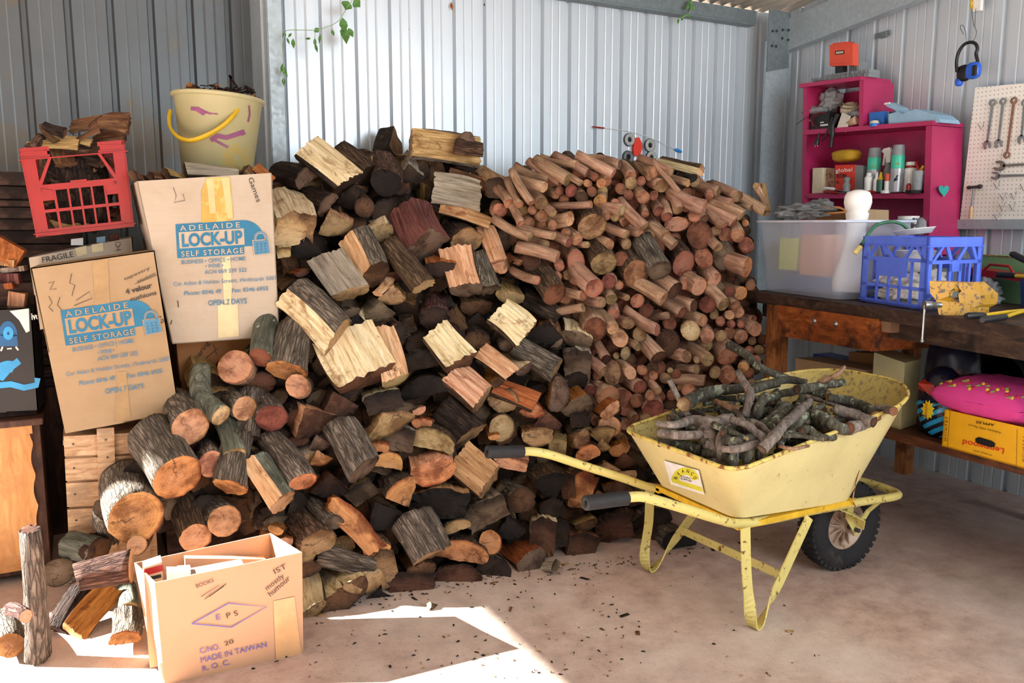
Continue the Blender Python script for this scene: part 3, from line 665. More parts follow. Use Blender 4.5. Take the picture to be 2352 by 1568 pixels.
# view u0 v0 u1 v1 width kind split bark end [roll thickness push length]
HEAP = """
A 700 585 360 310 235 F c d d 8 .6 -.05;A 370 545 140 500 200 H o d g 0 .8 .04;A 850 540 600 350 210 B b b d 0 .8 .08;A 1000 590 960 430 225 B b b k
A 1200 280 1740 350 230 F t g t 12 .7 -.02 .42;A 1190 530 1175 420 225 Q g g d 0 .8 .05;A 1690 460 1450 450 125 F r b d 0 .7 .05;A 1740 730 1370 650 240 F g d d 0 .75 -.04 .4
A 1800 620 1500 530 120 F b d g 0 .6 .06;A 1900 640 1770 540 190 S t b g 30 .9 0;A 1830 920 1430 790 100 F t b g 0 .5 -.05 .38;A 1330 1060 1190 770 400 Q r b g 15 .75 -.05
A 1640 1060 1460 960 240 B b d t;A 270 970 170 760 300 S c g c 12 .9 -.04;A 180 1150 150 1080 100 S c g c 0 .9 -.03;A 360 1120 400 1010 250 Q d d k 10 .8 .02
A 530 770 250 660 190 H b d g -20 .7 0;A 590 915 560 840 270 Q p b y -10 .8 -.01;A 700 720 790 620 190 Q d d k 0 .9 .03;A 830 790 780 700 155 R b b b
A 1000 820 930 690 210 B b d d 0 .8 .04;A 900 1330 750 1030 270 T p g b -10 .9 -.05;A 930 1000 870 850 250 F c g y -20 .7 .03;A 720 1470 510 1180 285 F g g t 5 .55 -.05
A 1300 1420 1010 1070 190 B b b t 0 .6 -.06 .4;A 1430 1270 1360 1130 210 F o b d;A 1640 1440 1550 1130 245 F p b g 0 .75 -.04;A 1810 1450 1720 1180 200 B d g g 0 .8 -.01
A 1890 1220 1780 950 145 F p o p 25 .6 -.03;A 1930 1070 1890 970 170 R g g g 0 .9 .05;A 1900 1270 1980 1190 130 Q p g p 10 .7 -.04 .2;A 2080 1235 1880 1120 65 F p b t 0 .5 -.05 .3
A 930 1480 1040 1350 75 F p r p 0 .6 -.06 .2;A 1060 1340 970 1190 180 F b d b 0 .7 .04;A 1050 1490 1040 1410 210 Q t b t 0 .8 0;A 330 1310 160 1280 110 F o b b 0 .6 .03
A 480 1390 420 1280 120 B d d d 0 .8 .05;A 1500 640 1440 560 200 B d d g 0 .7 .08;A 1120 640 1060 560 130 F o b b 0 .7 .07;A 650 430 600 370 130 B b d d 0 .8 .1
A 1290 1180 1200 1100 150 B d d k 0 .8 .07;A 1530 1330 1500 1280 130 Q d d k 0 .9 .06;A 1990 1500 1900 1380 220 F t b t 20 .6 -.01;A 2040 1290 1960 1210 190 Q d d d 0 .8 .03
B 790 440 420 80 330 T c g t -15 .8 -.09 .5;B 1010 770 830 430 440 F c b b 0 .65 -.08;B 1250 780 1120 370 215 F p b y 5 .95 -.07 .36;B 1770 640 1560 380 260 F c o b 0 .65 -.07
B 2180 730 1930 540 140 F p b g 0 .8 -.05;B 1940 930 1690 730 270 F p b t 8 .8 -.05;B 2060 790 1880 690 130 F o b b 0 .7 -.01;B 1480 850 1440 770 340 H d d k -5 .62 .02
B 1440 640 1350 550 270 H d g d 0 .7 .04;B 1150 950 1100 870 280 S c d d 0 .6 -.02;B 1200 1130 1090 1040 430 Q p r t -12 .42 -.04;B 1460 1120 1500 1060 150 F o b o
B 1530 1270 1560 1180 340 H t b y 5 .65 -.02;B 1260 1250 1240 1170 250 S g b g 10 .8 .01;B 800 980 700 850 280 Q d d b 5 .85 -.01;B 600 1100 470 960 340 Q p r b -15 .8 -.02
B 1000 1490 800 1130 290 B g g g 20 .7 -.07 .4;B 510 1590 230 1240 215 R b g o 0 .85 -.08 .42;B 560 1400 390 1170 160 F g g t 0 .7 .03;B 650 1400 610 1320 160 Q t b o
B 1200 1430 1180 1360 190 H o b o 20 .9 .03;B 1550 1500 1500 1380 340 F p r o 0 .75 -.04;B 2000 1600 1750 1390 260 F t b t -5 .9 -.04;B 1850 1220 1610 1010 270 B b d t 0 .7 .02
B 2100 1160 2000 1080 210 R o o y 0 1 0;B 2040 1230 1930 1070 90 F o r o 0 .6 -.02;B 1560 280 1550 110 215 B r r d 0 .8 0;B 1740 430 1560 300 130 B r r d 0 .8 .02
B 1280 400 1090 330 140 B d r d 0 .9 .04;B 1130 230 1040 160 240 Q g b g 0 .7 .01;B 950 320 1000 220 210 Q c b k 0 .7 .02;B 900 230 820 170 120 F g g g
B 830 880 620 760 190 B d d d 0 .7 .02;B 2150 500 2030 370 120 B g g g 0 .8 0;B 1780 990 1650 890 170 B o d o 0 .8 .04;B 1440 1020 1340 970 100 F p r p
B 640 1280 600 1200 160 Q g b g;B 1130 1310 1120 1250 120 S o b o;B 380 700 470 330 300 B b g o 10 .85 -.02 .42;B 465 825 520 800 185 R o s p 0 1 -.03 .25
B 175 600 250 190 185 R g l m 0 1 -.03 .42;B 1900 470 1850 380 200 B d d b 0 .8 .06;B 1450 500 1380 440 210 B d d d 0 .8 .07;B 1050 300 1100 270 150 Q d d b 0 .8 .08
B 1330 1040 1300 990 200 B d d g 0 .8 .06;B 480 1260 380 1160 140 F b d b 0 .7 .04;B 920 1420 880 1360 150 B d d d 0 .9 .07;B 2130 960 2080 900 180 B b d t 0 .7 .05
C 760 520 540 270 135 B g g g 30 .8 -.04;C 640 680 440 430 260 B b b t 0 .8 -.03;C 920 545 860 480 500 S o g o 57 .36 -.04;C 1150 460 1140 410 260 Q d b k -20 .9 .02
C 1310 290 1210 150 280 Q o g o 160 .85 -.03;C 1590 380 1570 270 430 S t d k 5 .55 0;C 1540 780 1370 490 330 B g g t 12 .65 -.05;C 1740 560 1640 470 195 H g g t 0 .6 -.02
C 1970 450 1890 360 330 S g b g -20 .62 -.02;C 1780 770 1770 670 375 H o b o 12 .55 -.03;C 1100 740 1000 640 200 B b b o 0 .7 -.02;C 1460 900 1310 750 210 F b b b 10 .8 0
C 1180 890 1160 760 150 S t b t -10 2.1 0;C 1740 965 1740 900 350 H d b b 0 .62 .01;C 1370 1010 1360 950 350 S b r b 0 .5 .01;C 2010 680 2000 620 175 R o b o 0 1.1 0
C 2040 890 2000 790 240 H o g d 20 .8 0;C 830 1110 620 940 390 F c o b -8 .6 -.03;C 1000 1000 790 890 310 F c o t 12 .55 -.05;C 1100 890 640 780 160 B b g t 0 .8 0 .45
C 1120 1110 1100 1060 210 Q d d k 0 .55 .02;C 520 770 500 700 180 Q t b t 0 .9 0;C 290 580 420 510 120 F o r o 0 .7 -.04;C 350 680 380 610 140 F o r p 0 .8 -.02
C 590 1220 520 940 210 F c r t -20 .6 -.03;C 740 230 700 130 270 Q b d d 0 .8 .03;C 340 360 120 20 240 T p l p 15 .85 -.05 .42;C 980 650 940 590 190 B d d d 0 .8 .05
C 1640 920 1630 870 120 B b d b 0 .8 .04;C 1560 640 1500 590 160 Q d d b 0 .7 .04;C 830 700 800 640 170 B b d t 0 .8 .05
F 350 670 150 530 210 B g g b 10 .9 -.03;F 590 560 440 400 290 Q g b k 190 .8 -.02;F 260 370 280 320 260 S p r p 8 .42 0;F 730 560 720 500 105 S b d b 0 2 .02
F 840 600 880 540 180 S o b o 8 1.7 -.01;F 480 150 360 50 240 F t b t 15 .7 0;F 840 170 670 130 165 T t g t 0 .85 -.01;F 640 220 640 180 140 S y g y 0 1.3 .02
F 890 300 900 240 180 H o b o -20 .9 0;F 1010 150 1030 80 220 Q t d t 170 .8 .02;F 1050 420 1000 360 230 Q t b t 0 .5 0;F 1200 470 1080 520 170 F p r t 20 .7 -.01
F 1420 850 1250 730 290 H b g d 0 .75 0;F 1640 1010 1530 930 240 H g g k 15 .8 -.02;F 1100 900 1080 830 280 S d b b -10 .8 .02;F 880 870 750 800 185 F t b b 0 .6 0
F 850 1040 720 920 240 S b b b 25 .8 0;F 520 980 500 880 200 S c d b 5 1.6 0;F 670 950 680 880 140 S d b d -5 1.6 .02;F 430 1160 240 980 250 F o b g -10 .8 -.03
F 630 1210 350 1280 100 S g b g 0 .6 -.02 .3;F 120 1250 100 1160 250 H b d d 0 .8 0;F 260 900 230 830 210 Q d d k 0 .9 .02;F 600 740 500 680 190 B b b d 0 .8 .02
F 1350 990 1300 930 280 S d b b 0 .6 .04;F 1230 640 1180 570 230 Q d b b 0 .8 .05;F 990 660 950 600 200 Q o b t 0 .7 .04;F 1120 560 1060 500 190 F o b b 0 .7 .02
E 300 310 90 120 250 F c b t 8 .8 -.06;E 470 300 500 190 310 Q b d k 0 .75 -.02;E 560 170 270 20 140 B d d d 0 .7 -.02 .42;E 700 330 620 140 230 F c b g 25 .8 0
E 700 560 680 470 200 S g b g 5 1.4 .02;E 540 580 220 390 190 B b g t 0 .85 -.05 .4;E 290 570 50 430 140 F c g g 0 .7 -.04;E 560 370 400 430 85 F g g g 0 .5 -.05 .22
E 550 770 440 680 240 H t b g 120 .8 -.03;E 700 860 600 720 230 F o b g -25 .8 -.02;E 380 840 50 710 150 F o b o 0 .8 -.01 .42;E 350 880 340 830 190 Q o b o 0 .8 .01
E 470 980 450 920 210 Q b d b 0 .9 .01;E 960 890 780 780 165 F o r p -10 .7 -.02;E 720 970 700 900 140 S d b d 0 .9 .02;E 960 1020 940 960 175 R p s p 0 .9 .02
E 120 810 80 740 220 B o d t 0 .8 .03;E 690 660 650 600 180 B b g d 0 .7 .06;E 1030 1200 980 1140 150 F o r o 0 .8 .02;E 1080 1290 1000 1220 190 Q r b b 0 .7 .02;E 900 1170 880 1120 120 Q t b t
X 438 980 395 925 84 R b g p 0 1 -.02;X 508 953 0 0 46 C g l c;X 563 938 515 905 56 R b g p;X 625 960 583 900 70 R b g m 0 .9 .0;X 408 1096 345 1000 108 R b g o 0 1.05 -.04 .4
X 313 1188 290 1105 116 R b g o 0 .95 .03;X 487 1066 468 1018 58 R b g p 0 1.05 .0;X 539 1041 505 955 48 R g l c 0 .7 -.03;X 530 1118 548 1000 70 B o g o 0 .9 -.01 .4;X 516 1196 445 1140 74 R o g p 0 .9 .05
X 450 1235 415 1140 68 R p b p 0 1 .08;X 238 1170 262 1240 50 R b g g 0 .8 .14;X 315 1252 330 1225 42 R b b p;X 540 843 572 868 78 R b s p 0 1 0 .25
X 560 1010 580 900 60 B g g d 0 .8 .05 .4;X 480 1150 470 1120 50 B d d d 0 .8 .2;X 380 1200 370 1180 50 B d d d 0 .8 .2;X 600 1060 590 1030 60 B g d d 0 .8 .08
X 640 1020 610 980 70 B b d d 0 .8 .08;X 690 960 660 900 60 B b d b 0 .8 .06;X 600 880 575 850 60 B g d b 0 .8 .08
X 650 1270 620 1210 60 Q o b t 0 .8 .02;X 700 1300 690 1250 70 Q b d b 0 .8 .03
"""
NAMES_C = {'c': 'cream', 'p': 'pinkish', 'o': 'orange', 't': 'tan', 'b': 'brown', 'g': 'grey weathered', 'd': 'dark', 'r': 'reddish', 'y': 'straw', 'k': 'black', 'm': 'red-brown'}
NAMES_K = {'F': 'split firewood with flat cleft face showing', 'H': 'half-round firewood with bark over its top', 'Q': 'wedge of split firewood', 'T': 'firewood billet, half bark and half cleft', 'S': 'squared block of firewood', 'B': 'bark-covered firewood billet', 'R': 'round log', 'C': 'curved round log'}
ANCH = [(640, 400, 'beside the galvanised post'), (760, 390, 'at the top near the post'), (1000, 320, 'on the crest of the heap'), (1140, 430, 'where heap meets round-log stack'), (680, 560, 'against the upper storage carton'), (860, 560, 'below the crest'), (1040, 560, 'upper middle of heap'),
 (1180, 560, 'next to the round-log stack, upper part'), (700, 720, 'just beside the upper storage carton'), (860, 760, 'middle of the heap'), (1040, 760, 'centre of the heap'), (1200, 740, 'beside the round-log stack, mid height'), (1330, 800, 'at the far shoulder of the heap'), (540, 860, 'below the upper storage carton'),
 (450, 1000, 'beside the leaning storage carton'), (640, 960, 'among the round logs'), (800, 960, 'lower middle of the heap'), (970, 960, 'under the central pale billets'), (1130, 940, 'above the far barrow grip'), (1330, 980, 'above the far barrow handle'), (300, 1150, 'beside the slatted crate'), (500, 1180, 'behind the open carton'), (680, 1120, 'low down behind the open carton'),
 (850, 1110, 'two courses above the floor'), (1010, 1110, 'below the far barrow grip, heap side'), (1180, 1110, 'just below the far barrow grip'), (1330, 1120, 'between the two barrow handles'), (700, 1280, 'next to the open carton'), (850, 1300, 'in the bottom course near the carton'), (1020, 1300, 'in the bottom course, middle'), (1180, 1290, 'in the bottom course toward the barrow'), (1350, 1250, 'on the floor under the near barrow grip'), (1500, 1210, 'behind the barrow leg')]
LABS = {}
def near(x, y, an=ANCH):
    return min(an, key=lambda a: (a[0]-x)**2+((a[1]-y)*1.1)**2)[2]
PEND = []
def log_label(o, words_, x, y, size, an=ANCH): PEND.append((o, words_, near(x, y, an), x, y, size))
def settle_labels():
    groups = {}
    for r in PEND: groups.setdefault((r[1], r[2]), []).append(r)
    for (wd, pl), rs in groups.items():
        wd = wd.replace('firewood with flat cleft face showing', 'firewood, cleft face showing')
        if len(rs) == 1: rs[0][0]['label'] = f'{wd}, {pl}'; continue
        rs.sort(key=lambda r: -r[5])
        sz = ['thickest', 'second', 'third', 'fourth', 'fifth', 'sixth', 'seventh', 'eighth', 'ninth', 'tenth']
        for i, r in enumerate(rs):
            s_ = 'thinnest' if i == len(rs)-1 else (sz[i] if i < 10 else 'slender')
            if i >= 10 and i < len(rs)-1: s_ = f'number {i+1} in thickness'
            r[0]['label'] = f'{s_} {wd}, {pl}'
SUNK = 0
for i, it in enumerate(parse(HEAP)):
    vw = VIEWS[it[0]]; u0, v0, u1, v1, wd = map(float, it[1:6]); kind, cs, cb, ce = it[6:10]
    ex = [float(k) for k in it[10:]]; roll = ex[0] if len(ex) > 0 else 0; th = ex[1] if len(ex) > 1 else None
    push = ex[2] if len(ex) > 2 else 0.0; L = ex[3] if len(ex) > 3 else 0.33
    x0, y0 = vw[0]+u0/vw[2], vw[1]+v0/vw[2]; x1, y1 = vw[0]+u1/vw[2], vw[1]+v1/vw[2]; wpx = wd/vw[2]
    P0 = heap(x0, y0, push); dep = (P0-EYE).dot(FW); w_ = wpx*dep/FPX*(1.09 if kind not in 'RC' else 1.03)
    if kind == 'C':
        pts = [heap(a, b, c) for a, b, c in ((462, 848, .10), (460, 895, .06), (472, 925, .03), (508, 954, -.03))]
        sp = smoothpath(pts, 5); r_ = w_/2
        me = log_mesh('R', w_, 1, 1.0, 5, seg=len(sp)-1, tilt=0)
        nn_ = 26
        for vi, q in enumerate(me.vertices):
            s = q.co.z; s = min(max(s, 0), 1); k = s*(len(sp)-1); a = int(min(k, len(sp)-2)); c = sp[::-1]; ct = c[a].lerp(c[a+1], k-a); tg = (c[a+1]-c[a]).normalized()
            sx = V((0, 0, 1)).cross(tg).normalized() if abs(tg.z) < .99 else V((1, 0, 0)); sy = tg.cross(sx)
            q.co = ct + sx*q.co.x + sy*q.co.y - P0
        for k in (BARK['l'], SPLIT['g'], END['c']): me.materials.append(k)
        o = bpy.data.objects.new('firewood_log', me); o.location = P0; link(o)
    else:
        P1 = far_end(P0, x1, y1, L); Ps = heap(x1, y1, push+.05)
        if kind not in 'R' and (Ps-P0).length > .17: P1 = Ps
        elif kind == 'R' and (Ps-P0).length > .17: P1 = P1.lerp(Ps, .6)
        Lr = (P1-P0).length
        if kind == 'F': Lr = min(Lr, L*1.6)
        me = log_mesh(kind, w_, th or TH[kind], Lr, i+11, rough=1.25 if kind != 'R' else 1.0, bend=.05 if kind in 'RB' else .03, taper=random.uniform(-.08, .12))
        o = place_log(me, P0, P1, (BARK[cb], SPLIT[cs], END[ce]), roll + (random.uniform(-6, 6) if kind != 'R' else 0))
    lab(o, None, 'firewood', 'split firewood in the big heap' if kind not in 'RC' else 'round logs in the big heap')
    nm = NAMES_K[kind]
    if kind in 'RBC': wl = f"{NAMES_C.get(ce)}-ended {nm}"
    elif kind in 'FT': wl = f"{NAMES_C.get(cs)} {nm}"
    else: wl = f"{NAMES_C.get(ce)}-ended {nm}"
    log_label(o, wl, x0, y0, wpx)
# second row of the heap, seen only in the gaps
rnd = random.Random(3)
def inpoly(x, y, P):
    c = False; j = len(P)-1
    for i in range(len(P)):
        if (P[i][1] > y) != (P[j][1] > y) and x < (P[j][0]-P[i][0])*(y-P[i][1])/(P[j][1]-P[i][1])+P[i][0]: c = not c
        j = i
    return c
POLY_H = [(660, 400), (740, 385), (930, 360), (1090, 400), (1150, 470), (1190, 620), (1290, 760), (1330, 900), (1420, 980), (1480, 1100), (1560, 1180), (1440, 1215), (1200, 1285), (1000, 1325), (850, 1320), (700, 1250), (560, 1190), (330, 1200), (330, 1060), (450, 940), (480, 850), (640, 800), (650, 640)]
def loose_mesh(defs, name, mats):
    """joins many pieces of hidden inner firewood into one object"""
    me = bpy.data.meshes.new(name); V_ = []; F_ = []; M_ = []; R_ = []
    for m, Mx, mi in defs:
        n = len(V_); V_ += [tuple(Mx @ q.co) for q in m.vertices]
        for p in m.polygons: F_.append([n+k for k in p.vertices]); M_.append(mi[p.material_index])
        R_ += [d.value for d in m.attributes['rr'].data]
        bpy.data.meshes.remove(m)
    me.from_pydata(V_, [], F_); me.polygons.foreach_set('material_index', M_)
    at = me.attributes.new('rr', 'FLOAT', 'POINT'); at.data.foreach_set('value', R_)
    for m in mats: me.materials.append(m)
    o = bpy.data.objects.new(name, me); link(o); return o
def fill(poly, step, surf, push, L, kinds, wr, seed, dirs, miny=0):
    r = random.Random(seed); xs = [p[0] for p in poly]; ys = [p[1] for p in poly]; defs = []
    y = min(ys); k = 0
    while y < max(ys):
        x = min(xs) + (step/2 if k % 2 else 0); k += 1
        while x < max(xs):
            a, b = x+r.uniform(-.3, .3)*step, y+r.uniform(-.3, .3)*step
            if inpoly(a, b, poly):
                P0 = surf(a, b, push+r.uniform(-.02, .04))
                if P0.z > 0.05:
                    P1 = far_end(P0, a+r.uniform(*dirs[0]), b+r.uniform(*dirs[1]), L); P1.y = min(P1.y, 4.18 if P1.x > .95 else 4.14)
                    if (P1-P0).length < .08: x += step; continue
                    kd = r.choice(kinds); ww = r.uniform(*wr)
                    m = log_mesh(kd, ww, TH[kd], (P1-P0).length, r.randint(0, 9999), seg=3)
                    ax = (P1-P0).normalized(); nn = V((0, 0, 1)); nn = (nn-ax*nn.dot(ax)).normalized(); ss = nn.cross(ax)
                    Mx = Matrix.Translation(P0) @ Matrix((ss, nn, ax)).transposed().to_4x4() @ Matrix.Rotation(r.uniform(0, 6.28), 4, 'Z')
                    pal = r.choice([(0, 1, 2), (3, 4, 5), (3, 6, 7)] if kinds != 'R' else [(0, 1, 2), (3, 4, 5)]); defs.append((m, Mx, pal))
            x += step
        y += step*.8
    return defs
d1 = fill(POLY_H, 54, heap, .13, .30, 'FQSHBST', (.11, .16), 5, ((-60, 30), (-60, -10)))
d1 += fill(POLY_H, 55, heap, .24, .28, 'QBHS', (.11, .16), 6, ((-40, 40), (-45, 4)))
o = loose_mesh(d1, 'inner_firewood', [BARK['d'], SPLIT['b'], END['d'], BARK['b'], SPLIT['b'], END['b'], SPLIT['t'], END['g']])  # darker palette: the shade of the gaps is put into the wood colour
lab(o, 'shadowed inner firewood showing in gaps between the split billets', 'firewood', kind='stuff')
# ---------------------------------------------------------------- stack of round logs
# end centre u v, radius, far end u v, [end colour, height/width ratio]
ROUND = """
D 625 455 46 450 345 t;D 575 472 34 380 345 r;D 780 400 36 600 305 r;D 985 405 42 710 270 r;D 1040 335 36 895 312 b;D 842 432 32 790 395 r;D 735 482 26 460 320 t;D 1270 440 24 1205 380 r;D 1500 550 22 1295 300 r;D 1365 500 54 1300 465 t
D 1570 478 30 1430 442 o;D 1740 580 36 1690 520 r;D 1955 585 45 1860 540 t;D 2165 700 42 1990 600 p;D 1995 732 45 1840 670 t;D 2072 672 22 1985 645 b;D 445 512 40 295 470 p;D 345 635 32 205 400 r;D 252 652 32 185 520 r;D 288 692 32 270 660 t
D 350 692 34 330 660 r;D 425 640 50 350 575 t;D 510 712 36 440 630 t;D 262 795 32 165 620 r;D 330 792 40 310 740 r;D 430 740 46 400 700 r;D 432 806 28 400 790 r;D 510 812 36 470 780 r;D 645 756 54 520 770 p;D 338 902 38 100 780 t
D 520 892 32 355 850 t;D 612 870 36 570 850 r;D 640 945 36 545 905 r;D 700 920 46 650 880 r;D 880 620 48 880 560 o;D 812 645 28 610 650 o;D 740 590 46 700 560 b;D 815 540 36 770 520 m;D 535 570 32 470 550 r;D 565 542 34 520 510 r
D 655 540 46 610 510 m;D 905 545 42 850 520 t;D 1105 572 38 1080 530 r;D 1220 590 50 1180 540 r;D 1300 580 32 1260 560 r;D 1490 692 38 1415 540 t;D 1405 745 42 1370 640 m;D 1560 670 40 1490 630 r;D 1700 668 56 1520 590 p;D 1228 822 46 1090 680 t
D 1055 690 44 930 670 y;D 1000 742 36 940 700 t;D 1235 720 30 1205 655 r;D 820 820 112 790 740 t;D 1480 800 92 1440 790 p .6;D 1660 885 94 1640 850 m 1.15;D 1780 852 34 1760 800 t;D 1867 885 52 1830 850 r;D 1960 892 50 1920 840 r;D 1855 815 40 1750 710 r
D 1935 780 50 1790 690 r;D 2020 792 24 2000 760 o;D 1460 968 46 1330 860 r;D 1200 880 32 1110 820 r;D 1285 900 30 1240 840 r;D 1088 880 34 975 830 t;D 550 1060 48 240 980 r;D 340 1095 66 300 1060 b;D 565 1130 38 540 1100 r;D 695 1095 70 640 1040 r 1.25
D 912 1110 102 850 1020 t;D 1165 1185 102 1110 1090 r 1.15;D 1350 1162 92 1250 1000 g;D 1535 1110 90 1480 1040 r 1.25;D 1695 1070 64 1650 1020 r 1.3;D 1810 985 40 1740 910 t;D 1855 1060 88 1820 1010 g 1.2;D 2030 965 52 1980 940 r 1.2;D 2035 1140 66 1920 1100 o 1.4;D 1045 1072 56 1010 1040 m
D 390 1240 34 290 1200 r;D 525 1350 92 420 1220 m;D 610 1370 52 590 1330 r;D 630 1200 36 580 1170 t;D 552 1212 32 500 1180 r;D 697 1245 36 650 1200 r;D 838 1302 76 740 1200 r;D 1032 1282 32 1000 1250 r;D 950 1250 56 910 1210 m;D 1380 1385 58 1215 1290 r
D 1468 1320 76 1360 1250 b;D 1550 1270 45 1500 1240 r;D 1660 1292 66 1570 1220 p 1.4;D 1778 1240 62 1710 1185 p;D 1985 1340 52 1910 1310 o;D 2060 1282 36 2020 1250 r;D 1850 1430 52 1750 1330 t;D 1942 1432 38 1870 1350 r;D 752 1360 36 640 1330 m;D 893 1412 42 800 1380 t
D 970 1390 46 910 1330 y;D 1092 1375 26 1030 1350 t;D 1172 1402 52 1130 1370 r;D 985 1510 46 960 1450 r;D 750 1452 34 580 1490 t;D 1245 1480 56 1210 1430 m;D 1412 1512 28 1310 1530 t;D 1525 1492 46 1410 1440 m;D 1615 1440 48 1500 1400 b;D 1720 1432 62 1690 1390 m
D 1775 1512 34 1750 1480 t;D 1895 1510 36 1860 1470 p;D 1962 1490 46 1920 1450 p;D 1830 1550 28 1800 1520 t;D 1200 460 34 1160 430 r;D 1120 430 44 1080 380 r;D 1125 480 46 1090 450 t;D 890 480 36 850 440 o;D 1300 395 44 1250 360 r;D 1620 470 40 1590 430 t
D 1440 390 30 1300 330 t;D 940 470 34 900 420 m;D 780 480 30 740 450 r;D 1040 520 40 1000 480 m;D 1560 560 42 1520 520 r;D 1810 545 40 1700 510 t;D 1910 640 36 1800 600 r;D 100 690 52 80 640 r;D 170 640 40 120 580 r;D 480 450 36 320 390 r;D 700 330 30 540 300 r
D 2100 500 26 2160 640 t;D 930 740 34 880 690 r;D 1080 790 38 1020 730 r;D 1560 780 34 1530 740 r;D 1330 860 38 1290 780 r;D 1400 900 44 1340 840 r;D 460 960 30 370 930 t;D 780 960 26 700 960 t;D 960 960 40 860 930 r;D 1090 960 40 1040 900 t
D 1780 760 40 1730 700 r;D 1000 640 36 960 600 r;D 1340 700 40 1310 640 m;D 1140 640 46 1110 590 m;D 600 610 36 560 580 m;D 1700 760 36 1650 720 b;D 1620 740 44 1580 700 r;D 1900 1330 40 1860 1290 m
E 840 262 88 800 190 m 1.2;E 985 258 46 920 190 p;E 1040 335 62 980 280 p 1.1;E 1105 215 46 1050 190 t;E 1190 300 50 1160 260 t 1.2;E 1330 265 38 1180 170 r 1.4;E 1430 220 48 1400 180 m;E 1590 272 74 1570 240 c;E 1410 370 98 1360 310 b 1.05;E 1690 192 46 1590 150 r
E 1722 310 54 1680 270 p;E 1735 390 38 1650 360 t;E 1825 195 34 1800 160 r;E 1910 218 30 1880 190 r;E 1985 220 28 1950 190 r;E 2085 180 30 2005 160 r;E 2100 262 54 2030 225 p;E 1825 312 42 1790 280 t;E 1895 285 42 1870 250 r;E 1987 318 54 1930 285 p
E 2072 352 30 2050 320 t;E 2160 342 38 2120 310 m;E 2125 420 38 2090 390 t;E 2050 430 38 2020 400 r;E 2100 500 40 2070 460 r;E 1890 465 86 1820 400 r;E 2000 560 40 1960 520 o;E 930 492 40 870 390 b;E 910 590 46 810 520 t;E 980 600 64 950 560 t 1.5
E 1120 600 46 1060 555 p 1.2;E 1210 577 40 1170 550 r;E 1010 465 26 990 440 t;E 1080 450 38 1060 400 y 1.3;E 1340 480 64 1230 370 b;E 1180 400 30 1110 370 y;E 1195 712 58 1130 660 m;E 1260 632 36 1230 600 r;E 1560 472 46 1480 450 t;E 1640 500 26 1610 480 t
E 1730 500 52 1650 440 t;E 1640 572 40 1530 560 t;E 1430 582 22 1410 560 c;E 1480 612 32 1440 590 m;E 1700 660 44 1520 650 r;E 1780 602 42 1750 570 t;E 1830 640 22 1810 620 r;E 1880 622 66 1840 580 r;E 1360 790 32 1340 760 r;E 1335 742 32 1260 670 t
E 1510 712 28 1490 680 r;E 1580 742 52 1550 700 r;E 890 692 24 800 660 r;E 800 742 48 760 700 m;E 950 790 88 900 740 r;E 1070 830 82 1020 780 r 1.4;E 1170 822 48 1140 790 m;E 1300 892 84 1260 840 m;E 1270 780 36 1240 740 r;E 1150 962 42 1090 890 r
E 1080 1010 40 1040 960 p;E 1060 1130 42 990 1080 p 1.3;E 1400 930 40 1360 890 r;E 860 620 36 820 580 m;E 1300 620 34 1270 590 r;E 1390 640 42 1350 600 t;E 1560 820 34 1520 790 r;E 1660 780 40 1620 740 r;E 1440 780 36 1400 740 m;E 1740 780 44 1700 740 r
E 1960 640 40 1920 600 r;E 2040 600 36 2000 570 m;E 760 830 46 720 790 r;E 860 980 46 810 930 r;E 1000 900 52 960 850 b;E 870 860 46 830 820 m;E 1240 980 46 1200 930 t;E 2080 700 36 2040 660 r;E 1860 760 46 1820 720 m;E 1960 740 40 1920 700 r
"""
ANS = [(1200, 400, 'at the top beside the split heap'), (1300, 380, 'in the top course of the round-log stack'), (1400, 400, 'under the wheel-and-rod ornament'), (1520, 420, 'high in the stack toward the corner'), (1640, 420, 'top, at the corner column end'), (1180, 500, 'upper part, beside the split heap'), (1290, 500, 'upper stack, beside the large hollow log'), (1390, 500, 'around the large hollow log'), (1500, 500, 'upper middle of the stack'), (1620, 500, 'upper part, near the plastic tub'),
 (1200, 600, 'mid height, beside the split heap'), (1300, 610, 'mid height, before the three big rounds'), (1400, 610, 'among the three big rounds'), (1510, 600, 'beside the blackened thick log'), (1620, 600, 'mid height, near the bench end'), (1720, 600, 'against the bench end'), (1330, 700, 'below the three big rounds'), (1450, 700, 'centre of the round-log stack'), (1570, 700, 'centre, toward the bench'), (1700, 710, 'beside the bench leg, upper part'),
 (1370, 800, 'lower part, beside the split heap'), (1480, 790, 'lower middle of the stack'), (1590, 790, 'around the pale cream round'), (1700, 800, 'beside the bench leg, lower part'), (1380, 900, 'low, near the far barrow handle'), (1500, 890, 'low in the stack, behind the barrow tray'), (1640, 880, 'just above the barrow load'), (1440, 980, 'bottom of the stack, behind the tray corner')]
sd = 500
